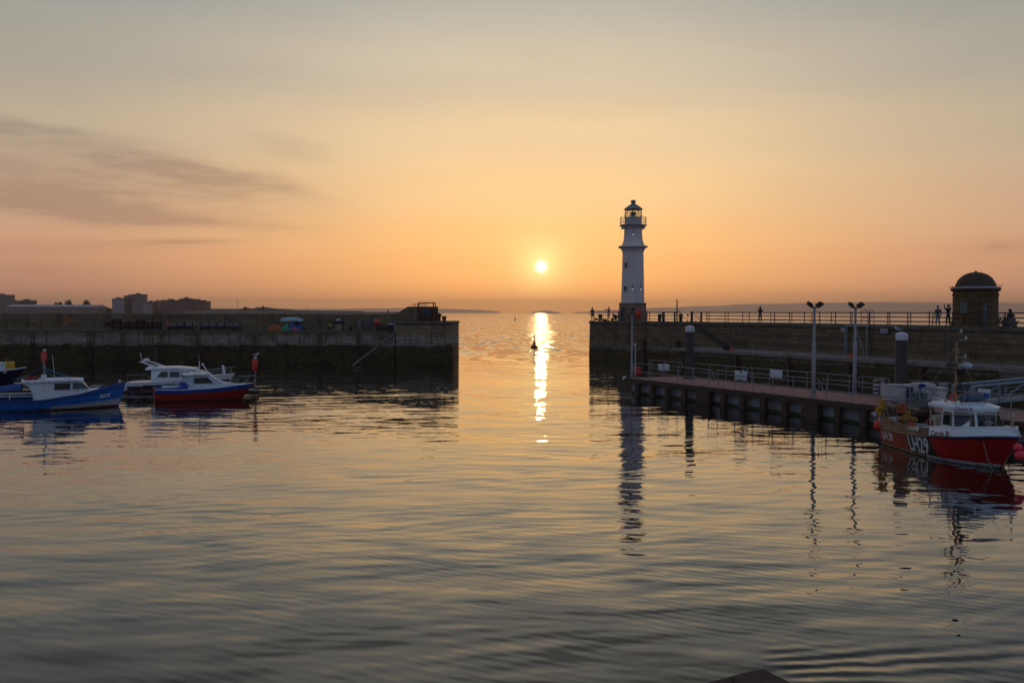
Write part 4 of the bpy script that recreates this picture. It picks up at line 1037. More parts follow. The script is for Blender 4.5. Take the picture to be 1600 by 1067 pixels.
# bulwark: white forward, timber aft
def bulw(s0, s1, hfn, tum, name, mat, sides=(-1, 1)):
    for sd in sides:
        m2 = MB()
        def f(u, w_, sd=sd, o=0):
            s = s0 + (s1 - s0) * u; p_ = H1.pt(s, 1, sd); p2 = p_ + Vector((-.10 * w_ * s, -sd * tum * w_ * hfn(s), hfn(s) * w_)); return p2
        m2.grid(f, 26, 5)
        m2.grid(lambda u, w_: f(u, w_) + Vector((0, -sd * .05 if abs(f(u, w_).y) > .06 else 0, 0)), 26, 5)
        m2.tube([f(i / 30, 1) + Vector((0, -sd * .025, 0)) for i in range(31)], .04, 6)
        m2.build(name, mat, fb)
hb = lambda s: ipl([(0, .42), (.12, .50), (.35, .34), (.52, .30), (.56, .36), (.7, .40), (.9, .38), (1, .30)], s)
bulw(.50, .998, hb, .22, 'bulwark', BWHITE); bulw(.03, .50, hb, .0, 'bulwark', WOOD)
m2 = MB(); H1.deck(m2, 0, .985, .12); m2.build('deck', CREAM, fb)
m2 = MB(); a = H1.pt(0.005, 1, -1); b = H1.pt(.005, 1, 1); m2.box(a.x - .03, a.x + .05, a.y, b.y, a.z - .1, a.z + .45); m2.build('transom_board', BWHITE, fb)
# raised whaleback deck forward
m2 = MB(); vs = []
for i in range(17):
    s = .60 + .385 * i / 16; p_ = H1.pt(s, 1, -1); hh = hb(s) - .05; yy = max(abs(p_.y) - .12, .02)
    for k in range(7): t = -1 + 2 * k / 6; vs.append((p_.x - .06, yy * t, p_.z + hh + .10 * (1 - t * t)))
m2.add(vs, [(i * 7 + k, i * 7 + k + 1, (i + 1) * 7 + k + 1, (i + 1) * 7 + k) for i in range(16) for k in range(6)], True); m2.build('foredeck', CREAM, fb)
# wheelhouse: faceted front
zb, zr = 1.28, 2.16
def whp(z):  # plan outline of the house at height z (front rakes back)
    t = (z - zb) / (zr - zb); xa, xf = 5.25, 7.0 - .26 * t; y = 1.10 - .10 * t
    return [(xa, -y), (xf - .75, -y), (xf, -.46 + .03 * t), (xf, .46 - .03 * t), (xf - .75, y), (xa, y)]
m2 = MB(); lo = whp(.75); mi = whp(zb); hi = whp(zr)
vs = [(x, y, .75) for x, y in lo] + [(x, y, zr) for x, y in hi]
m2.add(vs, [tuple(range(5, -1, -1)), tuple(range(6, 12))] + [(k, (k + 1) % 6, 6 + (k + 1) % 6, 6 + k) for k in range(6) if k != 5])
m2.add([(5.25, lo[0][1], .75), (5.25, -.30, .75), (5.25, -.30, zr), (5.25, hi[0][1], zr)], [(0, 1, 2, 3)]); m2.add([(5.25, .42, .75), (5.25, lo[5][1], .75), (5.25, hi[5][1], zr), (5.25, .42, zr)], [(0, 1, 2, 3)])
house = m2.build('wheelhouse', BWHITE, fb)
def wpt(k, t, z):
    A_ = whp(z); a, b = A_[k], A_[(k + 1) % 6]; return Vector((a[0] + (b[0] - a[0]) * t, a[1] + (b[1] - a[1]) * t, z))
for k, t0, t1, z0, z1 in ((0, .14, .90, 1.50, 2.0), (1, .08, .90, 1.5, 2.04), (2, .06, .47, 1.5, 2.04), (2, .53, .94, 1.5, 2.04), (3, .10, .92, 1.5, 2.04), (4, .10, .86, 1.5, 2.0)):
    quadpane('window', [wpt(k, t0, z0), wpt(k, t1, z0), wpt(k, t1, z1), wpt(k, t0, z1)], GLASS, house, frame=BLKP, off=.01, fw=.014)
m2 = MB()
A_ = [(x + (.10 if x > 5 else 0), y * 1.07) for x, y in whp(zr)]; A_[0] = (4.1, -1.05); A_[5] = (4.1, 1.05)
n_ = 6; vs = [(x, y, zr - .02) for x, y in A_] + [(x * 1.0, y * 1.0, zr + .10) for x, y in A_] + [(4.2 if x < 4.2 else x - .35, y * .78, zr + .20) for x, y in A_]
m2.add(vs, [tuple(range(5, -1, -1)), tuple(range(12, 18))] + [(k + r_ * 6, (k + 1) % 6 + r_ * 6, 6 + (k + 1) % 6 + r_ * 6, 6 + k + r_ * 6) for k in range(6) for r_ in (0, 1)])
roof = m2.build('roof', BWHITE, fb)
m2 = MB(); 
for sd in (-1, 1): m2.tube([(3.95, sd * .75, zr + .30), (5.2, sd * .75, zr + .30), (5.6, sd * .7, zr + .2)], .022, 6); [m2.tube([(x, sd * .75, zr + .1), (x, sd * .75, zr + .3)], .018, 5) for x in (3.95, 4.5, 5.1)]
m2.build('roof_rail', WHITE, fb)
for sd in (-1, 1): m2 = MB(); m2.tube([(4.2, sd * .98, .8), (4.2, sd * .98, zr)], .03, 6); m2.build('awning_post', CREAM, fb)
# things lashed on the roof are their own objects
fbM = Matrix.Translation(fb.location) @ Matrix.Rotation(fb.rotation_euler.z, 4, 'Z') @ Matrix.Diagonal((.895, .95, .97, 1))
def ob(x, y, z): return fbM @ Vector((x, y, z))
FRZ = fb.rotation_euler.z
r = empty('life_raft', ob(5.5, .15, zr + .18), FRZ, 'dark blue grey canister raft lying on the wheelhouse roof of the red boat', 'life raft')
m2 = MB(); m2.tube([(-.05, -.5, .22), (-.05, -.46, .22), (-.05, .46, .22), (-.05, .5, .22)], [.08, .16, .16, .08], 16); m2.build('canister', M_('slate_canister', (.05, .09, .13), .4), r)
m2 = MB(); [m2.tube([(-.05, y - .02, .22), (-.05, y + .02, .22)], .168, 16) for y in (-.25, .25)]; m2.build('strap', BLACK, r)
m2 = MB(); m2.cbox((-.05, 0, .02), (.3, .8, .06)); m2.build('cradle', WHITE, r)
r = empty('lifebuoy', ob(5.35, -.6, zr + .42), FRZ + .5, 'orange ring lifebuoy propped on the wheelhouse roof of the red boat', 'lifebuoy')
m2 = MB(); MX = Matrix.Rotation(R(75), 3, 'X'); m2.torus((0, 0, 0), .125, .045, 20, 8, MX); m2.build('ring', ORANGE, r)
m2 = MB(); [m2.torus(MX @ Vector((math.cos(a) * .125, math.sin(a) * .125, 0)), .048, .008, 10, 5, Matrix.Rotation(a, 3, 'Y') @ Matrix.Rotation(R(0), 3, 'X')) for a in (0.0, 3.14)]; m2.build('band', WHITE, r)
# lettering
def hull_txt(txt, size, s0, v0, mat, name, off=.012, sp=0.0, italic=0.0, bold=0.0, squash=1.0, h=H1, parent=fb):
    zs = ipl(h.sheer, s0)
    def fn(x, y):
        s = s0 + x * squash / (h.L - h.rake * .7); return h.pt(s, v0 + y / zs, -1, off)
    return text_mesh(txt, size, fn, name, mat, parent, bold=bold, italic=italic)
hull_txt('LH 29', .50, .045, .40, WHITE2, 'registration', bold=.012)
hull_txt('LH29', .90, .405, .20, WHITE2, 'registration', bold=.02, italic=-.25, squash=.86, off=.016)
def bul_txt(x, y):
    s = .625 + x / 8.1; p_ = H1.pt(s, 1, -1); hh = .045 + y; return p_ + Vector((-.10 * s * hh / .4, .22 * hh - .016, hh))
text_mesh('Carrie B.', .30, bul_txt, 'name_lettering', MAR, fb, bold=.004)
def roof_txt(x, y):
    a, b = A_[2], A_[3]; aa = Vector((A_[1][0], A_[1][1], 0)); bb = Vector((A_[2][0], A_[2][1], 0)); d = (bb - aa).normalized(); n3_ = Vector((d.y, -d.x, 0))
    q_ = aa + d * (.12 + x) + n3_ * .012; return Vector((q_.x, q_.y, zr - .01 + y))
text_mesh('Carrie B.', .20, roof_txt, 'name_lettering', MAR, fb, bold=.002)
m2 = MB(); s = .555; p_ = H1.pt(s, 1, -1); m2.grid(lambda u, w_: H1.pt(.505 + .10 * u, 1, -1) + Vector((-.10 * w_ * .55, .22 * w_ * .34 - .03, .03 + .34 * w_)), 8, 4); m2.build('dark_panel', BLKP, fb)
m2 = MB(); q = H1.pt(.47, 1, -1); m2.tube([q + Vector((-.55, .1, .24)), q + Vector((.42, .08, .26))], .115, 12); m2.build('roller', CREAM, fb)
# mast, aerials, stays
MASTW = M_('tan_mast', (.36, .20, .11), .5, var=.15)
mx_, my_ = 4.65, -.1
m2 = MB(); m2.tube([(mx_, my_, zr), (mx_, my_, 3.4), (mx_, my_, 4.85)], [.06, .055, .045], 10); mast = m2.build('mast', MASTW, fb)
m2 = MB(); m2.tube([(mx_ + .02, my_ - .28, 4.0), (mx_ + .02, my_ - .28, 5.85)], .018, 6); m2.tube([(mx_, my_ - .3, 4.7), (mx_, my_ + .3, 4.7)], .022, 6); m2.tube([(mx_, my_ + .3, 4.6), (mx_, my_ + .3, 5.6)], .012, 5)
m2.tube([(mx_, my_ - .5, 4.95), (mx_, my_ + .1, 4.95)], .012, 5); m2.tube([(mx_, my_ - .6, 4.55), (mx_, my_ - .2, 4.55)], .03, 5); m2.build('aerial', DARKST, fb)
for (yy, zz, rr) in ((.42, 5.0, .05), (.40, 4.25, .05), (.2, 5.3, .045), (.18, 3.8, .05)):
    m2 = MB(); m2.tube([(mx_, my_, zz - .05), (mx_, my_ + yy, zz - .05)], .012, 5); m2.lathe([(rr * .6, -.08), (rr, -.05), (rr, .06), (rr * .5, .09)], 8, (mx_, my_ + yy, zz)); m2.build('navigation_light', CREAM, fb)
m2 = MB(); m2.ball((mx_ + .1, my_ + .42, 3.85), .24, 16, sz=.6); m2.build('radar_dome', M_('radar_white', (.42, .46, .52), .4), fb)
m2 = MB(); m2.lathe([(.02, .12), (.25, .02), (.27, -.03), (.1, -.08)], 16, (mx_, my_ - .25, 3.92)); m2.build('horn', DARKST, fb)
for zc, fl in ((3.55, -1), (3.0, 1)):
    m2 = MB(); m2.lathe([(.01, .20 * fl), (.20, -.16 * fl)], 14, (mx_ + .12, my_ + .12, zc)); m2.build('black_cone', BLACK, fb)
m2 = MB()
for e in ((.5, -.9, 1.95), (1.9, -1.0, 1.2), (7.2, 0, 1.7), (3.4, .95, zr), (1.2, 1.2, 1.2)): m2.tube([(mx_, my_, 4.6 if e[0] < 3 or e[0] > 5 else 4.2), e], .010, 4)
m2.build('stay', M_('stay_wire', (.25, .21, .17), .5), fb)
# stern gantry
m2 = MB()
for y in (-1.1, 1.1):
    m2.tube([(.35, y, .8), (.35, y, 2.05)], .04, 8); m2.tube([(3.8, y * .9, zr - .05), (2.6, y, 2.0), (.35, y, 2.05)], .03, 6); m2.tube([(3.8, y * .9, zr - .30), (.35, y, 1.82)], .025, 6)
for x in (.35, 1.6): m2.tube([(x, -1.1, 2.04), (x, 1.1, 2.04)], .03, 6)
for x, y in ((1.5, -1.12), (2.4, -1.1), (1.5, 1.12)): m2.tube([(x, y, 1.1), (x, y, 2.04)], .028, 6)
m2.build('stern_gantry', M_('worn_steel', (.17, .15, .13), .6, var=.3), fb)
m2 = MB(); m2.tube([(.55, -1.15, .85), (.2, -1.3, 2.25)], .035, 6); m2.tube([(.95, -1.1, .85), (.6, -1.35, 2.1)], .028, 6); m2.tube([(.2, -.9, .85), (.75, -1.3, 1.9)], .03, 6); m2.build('davit', WOOD, fb)
m2 = MB(); m2.bbox(3.75, 4.4, -.85, -.25, .8, 1.25, .04); m2.extr([(3.8, -.8, 1.25), (4.35, -.8, 1.25), (4.3, -.8, 1.62), (4.0, -.8, 1.75)], (0, .5, 0)); m2.build('engine_box', CREAM, fb)
m2 = MB(); m2.tube([(3.9, -.9, 1.4), (3.9, -.55, 1.4)], .17, 14); m2.tube([(3.9, -.98, 1.4), (3.9, -.9, 1.4)], .09, 12); m2.build('pot_hauler', M_('hauler_red', (.30, .03, .03), .5), fb)
# foredeck rail
m2 = MB(); pts = [H1.pt(s, 1, -1) + Vector((-.1, .25, hb(s) + .52)) for s in (.66, .74, .84, .93)] + [Vector((H1.pt(.99, 1).x - .25, 0, 2.1))] + [H1.pt(s, 1, 1) + Vector((-.1, -.25, hb(s) + .52)) for s in (.93, .84, .74, .66)]
m2.tube(pts, .022, 6)
for q in pts: m2.tube([q, q + Vector((-.05 if abs(q.y) > .1 else -.1, 0, -.58))], .018, 5)
m2.build('bow_rail', M_('rail_cream', (.42, .36, .27), .4), fb)
m2 = MB(); m2.lathe([(.1, 0), (.1, .14), (.15, .16), (.15, .2), (.06, .24)], 12, (7.25, -.15, 1.58)); m2.cbox((7.25, -.15, 1.72), (.1, .42, .06)); m2.build('mooring_post', GALV, fb)
# gear heaped in the stern
def heap(name, c, r_, mat, lab, cat, seed, sx=1, sy=1, sz=.7, n=7, group=None):
    root = empty(name, c, 0, lab, cat, group); rr = random.Random(seed); m2 = MB()
    for k in range(n):
        q = Vector((rr.uniform(-.6, .6) * r_ * sx, rr.uniform(-.6, .6) * r_ * sy, rr.uniform(-.1, .5) * r_ * sz)); m2.ball(q, r_ * rr.uniform(.35, .6), 9, sx=rr.uniform(.8, 1.3), sy=rr.uniform(.8, 1.3), sz=rr.uniform(.5, 1.1), jit=.22, seed=seed * 9 + k)
    m2.build('folds', mat, root); return root
def hang(c, w_, h_, mat, lab, seed, name='oilskin', cat='oilskin'):
    root = empty(name, c, FRZ + seed * .4, lab, cat); rr = random.Random(seed)
    m2 = MB(); m2.grid(lambda u, v: Vector((math.cos(2 * math.pi * u) * w_ * (.35 + .3 * v + .10 * math.sin(7 * u * 6.28 / 2 + v * 4)), math.sin(2 * math.pi * u) * w_ * .30 * (1 + .25 * math.sin(3 * 6.28 * u + v * 5)), -h_ * v)), 24, 9, closed_u=True)
    m2.ball((0, 0, 0), w_ * .38, 10, sz=.5); m2.build('folds', mat, root)
    for s_ in (-1, 1): m3 = MB(); m3.tube([(s_ * w_ * .25, 0, -.04), (s_ * w_ * .6, .02, -h_ * .35), (s_ * w_ * .55, .04, -h_ * .7)], [w_ * .14, w_ * .16, w_ * .13], 8); m3.build('sleeve', mat, root)
    return root
hang(ob(.35, -1.28, 2.08), .26, .42, YEL, 'yellow oilskin hung on the left end of the stern gantry', 1)
hang(ob(.1, -1.32, 1.72), .26, .40, YEL, 'pale yellow oilskin bundle hanging at the stern corner below the others', 2)
hang(ob(1.25, -.75, 2.0), .34, .42, ORG2, 'orange oilskin jacket hung under the stern gantry', 3)
hang(ob(1.9, -.8, 1.80), .16, .5, YEL, 'long yellow oilskin hung at the right end of the stern gantry', 4)
heap('net_heap', ob(1.35, -.55, 1.12), .45, M_('tan_net', (.36, .18, .05), .9, var=.4, scale=8), 'heap of ochre netting in the stern of the red boat', 'net', 5)
heap('net_heap', ob(1.2, .25, 1.30), .55, M_('maroon_net', (.05, .02, .02), .9, var=.4, scale=8), 'dark maroon heap of nets in the middle of the stern', 'net', 6, sz=1.1)
heap('cloth_bundle', ob(2.1, -.7, 1.02), .26, ORG2, 'small orange bundle lying on the side deck of the red boat', 'bundle', 7)
heap('cloth_bundle', ob(-.02, -1.38, 1.35), .20, M_('pale_cloth', (.45, .47, .52), .8), 'small pale cloth bundle hanging over the stern corner', 'bundle', 8)
def buoy(c, r_, mat, lab, name='fender_buoy'):
    root = empty(name, c, 0, lab, 'buoy'); m2 = MB(); m2.lathe([(r_ * math.cos(a) * (1 if a < .9 else .97), r_ * math.sin(a) * (1.0 if a < 0 else 1.08)) for a in [-1.5 + 3.0 * i / 14 for i in range(15)]], 20); m2.build('ball', mat, root)
    m2 = MB(); m2.lathe([(r_ * .18, r_ * 1.02), (r_ * .2, r_ * 1.2), (r_ * .1, r_ * 1.28)], 10); m2.tube([(0, 0, r_ * 1.2), (.05, .05, r_ * 2.2)], .012, 5); m2.build('eye', NAVYP, root); return root
BUOYR = M_('buoy_red', (.62, .03, .015), .4, var=.1); BUOYP = M_('buoy_pink', (.72, .04, .07), .4, var=.1)
q = at(1375, 664.5, 43.2); buoy(q, .275, BUOYR, 'big orange red buoy hanging at the stern corner of the red boat')
q = at(1591, 700, 34.6); buoy(q, .17, BUOYP, 'upper of two pink buoys hanging at the bow of the red boat')
q = at(1594, 712, 34.5); buoy(q, .19, BUOYP, 'lower of two pink buoys hanging at the bow of the red boat')
r = empty('rope_coil', ob(7.0, .35, 1.60), 0, 'dark coil of rope on the foredeck of the red boat', 'rope'); m2 = MB()
for k in range(5): m2.torus((rnd.uniform(-.03, .03), rnd.uniform(-.03, .03), .03 + .045 * k), .22 - .02 * k, .03, 16, 6)
m2.build('coil', M_('dark_rope', (.05, .045, .04), .9), r)
for i, (lx, ly, lz_, mt, lab) in enumerate(((2.7, .3, .9, CREAM, 'cream fish box on the working deck of the red boat'), (2.9, -.35, .9, M_('grey_box', (.16, .17, .18), .6), 'grey fish box on the working deck of the red boat'))):
    r = empty('fish_box', ob(lx, ly, lz_ - .2), FRZ + .2 * i, lab, 'fish box'); m2 = MB(); m2.bbox(-.35, .35, -.22, .22, 0, .26, .02); m2.build('body', mt, r); m2 = MB(); m2.bbox(-.38, .38, -.25, .25, .24, .28, .012); m2.build('rim', mt, r)
for (x, y, h_) in ((5.9, -.55, .75), (5.9, .5, .6), (4.4, .6, .9), (4.2, -.65, .35)): m2 = MB(); m2.tube([(x, y, zr + .1), (x, y, zr + .1 + h_)], [.02, .008], 5); m2.build('aerial', DARKST, fb)
m2 = MB(); m2.lathe([(.12, 0), (.14, .08), (.06, .12)], 10, (4.15, .35, zr + .15)); m2.lathe([(.07, 0), (.07, .14), (.02, .18)], 10, (4.5, -.45, zr + .15)); m2.build('roof_vent', DARKST, fb)
m2 = MB(); m2.tube([(6.86, -.4, zr - .12), (6.9, -.2, zr - .45), (6.93, .0, zr - .6)], .012, 4); m2.tube([(6.86, .5, zr - .12), (6.9, .35, zr - .45)], .012, 4); m2.build('wiper', BLACK, fb)
m2 = MB(); m2.tube([H1.pt(s_, 1, -1) + Vector((0, .02, .05 + hb(s_) + .03 * math.sin(40 * s_))) for s_ in [.10 + .02 * i for i in range(18)]], .022, 5); m2.build('deck_rope', ROPE, fb)
# mooring rope over the bow
st = ob(7.35, -.15, 1.74); q0 = ob(7.55, -.72, 1.55); 
pts = [st, q0, q0 + Vector((-.02, -.25, -.35)), q0 + Vector((.08, -.5, -1.1)), q0 + Vector((.25, -.75, -1.7))]
m2 = MB(); m2.tube(pts, .018, 6); tag(m2.build('mooring_rope', ROPE), 'pale mooring rope dropping over the bow of the red boat into the water', 'rope')
m2 = MB(); m2.tube([ob(7.45, -.45, 1.66), ob(7.6, -.78, 1.45), ob(7.75, -.86, 1.1)], .06, 8); tag(m2.build('rope_sleeve', BLACK), 'black chafe sleeve round the rope on the bow of the red boat', 'rope sleeve')

# =============================== blue boat PAX (left) ===============================
BLUE = M_('boat_blue', (.016, .15, .55), .35, var=.15, scale=1.5, dirt=(.02, .08, .22), dirt_amt=.3)
SB = onz(-38, 645.5, 0); BB = onz(186, 635.5, 0); hd = math.atan2(BB.y - SB.y, BB.x - SB.x); Lw = (Vector((BB.x, BB.y)) - Vector((SB.x, SB.y))).length
pb = empty('blue_boat', (SB.x - .42, SB.y + 1.0, 0), hd - .10, 'blue clinker boat with white cabin and PAX on its bow', 'boat')
H2 = Hull(Lw + .35, 2.7, [(0, .78), (.2, .64), (.42, .62), (.65, .84), (.85, 1.18), (1, 1.48)], wl=.80, rake=.45, flare=.75, stern=.55, full=.45, keel=-.5, bow_pow=2.1)
m2 = MB(); H2.shell(m2, ns=44); H2.transom(m2); m2.build('hull', BLUE, pb)
m2 = MB(); H2.rail(m2, 0, 1, .035, .84); H2.rail(m2, 0, 1, .018, .56); H2.rail(m2, 0, 1, .016, .30); m2.build('strakes', NAVYP if False else M_('deep_blue', (.008, .045, .17), .4), pb)
m2 = MB(); H2.shell(m2, .50, .995, .10, .36, .007, ns=24); m2.build('grey_bow_band', M_('bow_band', (.42, .44, .47), .4), pb)
m2 = MB(); H2.shell(m2, .42, .995, -.3, .09, .010, ns=24); m2.build('antifouling', M_('antifouling', (.10, .012, .012), .7), pb)
m2 = MB(); H2.rail(m2, 0, 1, .04, 1.0); m2.build('gunwale', M_('deep_blue', (.01, .05, .2), .4), pb)
m2 = MB(); H2.deck(m2, 0, .985, lambda s: .05 if s > .62 else .38); m2.build('deck', M_('grey_deck', (.20, .22, .25), .7), pb)
xl = Lw + .35; X = lambda f: f * xl
c_ = MB(); zc0, zc1 = .5, 1.72
sec = []
for f, w_, zt in ((.375, .86, 1.70), (.42, .88, 1.74), (.55, .88, 1.76), (.685, .80, 1.72)):
    sec.append((X(f) + (.0), [(w_ + .05, zc0), (w_, zt - .12), (w_ - .12, zt - .02), (0, zt + .05)]))
sec.append((X(.735), [(.82, zc0), (.74, 1.12), (.6, 1.2), (0, 1.25)]))
cabin(c_, sec); hs = c_.build('cabin', WHITE, pb)
c_ = MB(); sec = [(X(f), [(w_ + .10, zt - .11), (w_ + .10, zt - .03), (w_ - .05, zt + .04), (0, zt + .10)]) for f, w_, zt in ((.285, .84, 1.72), (.36, .86, 1.73), (.50, .90, 1.78), (.62, .86, 1.77), (.70, .80, 1.72))]
cabin(c_, sec); rf = c_.build('cabin_roof', WHITE, pb)
for k in range(8): m3 = MB(); m3.ball((X(.33 + .045 * k), -.975, 1.67), .03, 6); m3.build('rivet', DARKST, rf) if k < 8 else None
# curved side screen aft of the cabin
for sd in (-1, 1):
    m2 = MB(); P_ = [(X(.376), sd * .9, .45), (X(.376), sd * .9, 1.66), (X(.292), sd * .9, 1.64), (X(.31), sd * .9, 1.56), (X(.335), sd * .9, 1.40), (X(.352), sd * .9, 1.15), (X(.36), sd * .9, .8), (X(.362), sd * .9, .45)]; m2.extr(P_, (0, sd * -.03, 0)); m2.build('side_screen', WHITE, pb)
for f0, f1, z0, z1, g in ((.505, .605, 1.18, 1.56, GLASS_T), (.63, .735, 1.22, 1.55, M_('teal_window', (.02, .07, .08), .1))):
    dy = -.008
    yb = lambda f, z: -(.925 - (z - .5) * .045) + dy - (0 if f < .7 else -.06)
    quadpane('window', [(X(f0), yb(f0, z0), z0), (X(f1 if z0 > 1.2 else f1), yb(f1, z0), z0 + .02), (X(f1 - (.045 if f1 > .7 else 0)), yb(f1, z1), z1), (X(f0), yb(f0, z1), z1)], g, hs, frame=DARKST, fw=.012)
m2 = MB(); m2.tube([(X(.432), -.1, 1.80), (X(.432), -.1, 2.9), (X(.434), -.1, 3.3)], [.045, .035, .02], 8); m2.build('mast', GALV, pb)
m2 = MB(); m2.bbox(X(.432) - .16, X(.432) + .16, -.26, .06, 1.76, 2.05, .03); m2.build('mast_box', WHITE, pb)
m2 = MB(); m2.tube([(X(.505), .2, 1.8), (X(.49), .2, 3.2)], .015, 5); m2.lathe([(.07, 1.78), (.03, 1.86)], 8, (X(.505), .2, 0)); m2.build('whip_aerial', WHITE, pb)
m2 = MB(); m2.tube([(X(.432), -.1, 2.55), (X(.31), .3, 1.95), (X(.22), .5, 1.75)], .018, 5); m2.tube([(X(.432), -.1, 2.5), (X(.5), -.05, 2.2), (X(.62), 0, 1.86)], .035, 5); m2.tube([(X(.432), -.1, 2.35), (X(.5), .1, 1.95), (X(.58), .2, 1.85)], .02, 5); m2.build('rigging', BLUEROPE, pb)
r_ = Matrix.Translation(pb.location) @ Matrix.Rotation(pb.rotation_euler.z, 4, 'Z')
root = empty('rope_coil', r_ @ Vector((X(.355), -.2, 1.80)), 0, 'flat coil of rust red rope lying on the cabin roof of the PAX boat', 'rope'); m2 = MB()
for k in range(4): m2.torus((rnd.uniform(-.04, .04), rnd.uniform(-.04, .04), .03 + .035 * k), .38 - .05 * (k % 3), .03, 20, 6)
m2.build('coil', M_('rust_rope', (.30, .05, .03), .9), root)
m2 = MB(); m2.tube([(X(.12), -.3, .8), (X(.12), -.3, 1.5), (X(.14), -.3, 1.55)], .03, 6); m2.bbox(X(.06), X(.10), -.5, .3, .6, .95, .03); m2.build('cockpit_gear', DARKST, pb)
# aft rail and tonneau cover
m2 = MB(); m2.tube([(X(.0), -1.0, .62), (X(.03), -1.0, 1.08), (X(.375), -1.05, 1.05)], .03, 6); m2.tube([(X(.03), -1.0, .9), (X(.375), -1.05, .86)], .018, 5)
for f in (.05, .13, .21): m2.tube([(X(f), -1.03, .6), (X(f), -1.03, 1.07)], .022, 5)
m2.build('side_rail', WHITE, pb)
m2 = MB(); m2.tube([(X(.02), -.7, 1.05), (X(-.01), -.65, 1.38), (X(-.05), -.5, 1.45)], .022, 6); m2.tube([(X(.05), -.5, 1.0), (X(.0), -.5, 1.25), (X(-.05), -.5, 1.2)], .02, 6); m2.build('grab_rail', WHITE, pb)
m2 = MB(); m2.lathe([(.05, 0), (.05, .16), (.085, .18), (.085, .26), (.03, .30)], 10, (X(.955), -.05, 1.34)); m2.build('samson_post', WHITE, pb)
m2 = MB(); m2.tube([(X(.80), -.5, 1.16), (X(.82), -.5, 1.34), (X(.75), -.5, 1.34), (X(.73), -.5, 1.14)], .02, 6); m2.build('fairlead', WHITE, pb)
m2 = MB(); cabin(m2, [(X(.735), [(.80, .9), (.7, 1.08), (0, 1.16)]), (X(.80), [(.6, .95), (.5, 1.14), (0, 1.22)])]); m2.build('hatch', WHITE, pb)
zs_ = ipl(H2.sheer, .86)
def pax(x, y): return H2.pt(.835 + x / xl, .52 + y / 1.25, -1, .02)
text_mesh('PAX', .31, pax, 'name_lettering', WHITE2, pb, bold=.016)
# faint sea horse sort of scribble is just worn paint on the screen
root = empty('blue_cover', r_ @ Vector((X(.13), .45, .95)), pb.rotation_euler.z, 'blue upturned tender cover between the PAX boat and the navy boat', 'cover')
m2 = MB(); m2.grid(lambda u, v: Vector(((u - .5) * 2.6, (v - .5) * 1.3, .12 + .36 * math.sin(math.pi * v) * (.35 + .65 * u) + .14 * u)), 20, 10); o = m2.build('sheet', M_('blue_tarp', (.012, .07, .28), .6), root); o.modifiers.new('t', 'SOLIDIFY').thickness = .02

# =============================== red and blue launch (left) ===============================
q0 = onz(246, 629, 0); lb = empty('launch', (q0.x - .58, q0.y + .95, 0), R(24), 'small launch with red hull, blue stripe and pale cabin', 'boat')
H3 = Hull(6.35, 2.15, [(0, .80), (.3, .76), (.6, .82), (.85, .95), (1, 1.02)], wl=.84, rake=.75, flare=.8, stern=.92, full=.42, keel=-.3, bow_pow=2.3)
m2 = MB(); H3.shell(m2); H3.transom(m2); m2.build('hull', M_('launch_red', (.34, .02, .015), .4, var=.15, dirt=(.2, .02, .02)), lb)
m2 = MB(); H3.shell(m2, 0, .99, .70, .99, .007); m2.build('blue_stripe', M_('launch_blue', (.012, .06, .36), .35), lb)
m2 = MB(); H3.rail(m2, 0, 1, .025, .70, m=6); m2.build('rub_strip', DARKST, lb)
m2 = MB(); H3.rail(m2, 0, 1, .03, 1.0); m2.build('gunwale', WHITE, lb)
m2 = MB(); H3.deck(m2, .42, .985, .0, inset=.02); H3.deck(m2, 0, .42, .35, inset=.05); m2.build('deck', BWHITE, lb)
def coach(x0, w0):  pass
PALE = M_('pale_grp', (.48, .56, .62), .4, var=.08)
m2 = MB(); cabin(m2, [(2.05, [(.86, .5), (.80, 1.60), (.70, 1.68), (0, 1.74)]), (3.35, [(.86, .5), (.78, 1.62), (.68, 1.70), (0, 1.75)]), (4.35, [(.74, .6), (.62, 1.10), (.5, 1.14), (0, 1.2)]), (5.2, [(.40, .7), (.34, .98), (.2, 1.02), (0, 1.04)])]); cb = m2.build('cabin', PALE, lb)
m2 = MB(); cabin(m2, [(1.75, [(.90, 1.66), (.90, 1.72), (.7, 1.78), (0, 1.82)]), (3.45, [(.86, 1.68), (.86, 1.74), (.66, 1.80), (0, 1.84)])]); m2.build('cabin_roof', WHITE, lb)
ys = lambda z: -(.86 - (z - .5) * .052) - .01
quadpane('window', [(2.45, ys(1.15), 1.15), (3.62, ys(1.15) + .02, 1.15), (3.25, ys(1.52), 1.52), (2.45, ys(1.52), 1.52)], GLASS_T, cb, frame=DARKST, fw=.012)
quadpane('window', [(3.47, -.6, 1.55), (4.2, -.52, 1.2), (4.2, .52, 1.2), (3.47, .6, 1.55)], GLASS, cb, frame=DARKST, fw=.012)
m2 = MB(); H3.shell(m2, .3, .7, .99, 1.0, .0); m2.build('toe_rail', WHITE, lb)
m2 = MB(); m2.extr([(0.1, -1.0, .80), (2.05, -.93, .80), (2.05, -.93, 1.12), (1.75, -.95, 1.12), (1.35, -.96, .92), (.1, -1.0, .90)], (0, .04, 0)); m2.extr([(0.1, 1.0, .80), (2.05, .93, .80), (2.05, .93, 1.12), (1.75, .95, 1.12), (1.35, .96, .92), (.1, 1.0, .90)], (0, -.04, 0)); m2.build('coaming', M_('launch_blue', (.012, .06, .36), .35), lb)
m2 = MB(); m2.bbox(.5, 1.7, -.5, .4, .5, .98, .05); m2.build('engine_cover', PALE, lb)
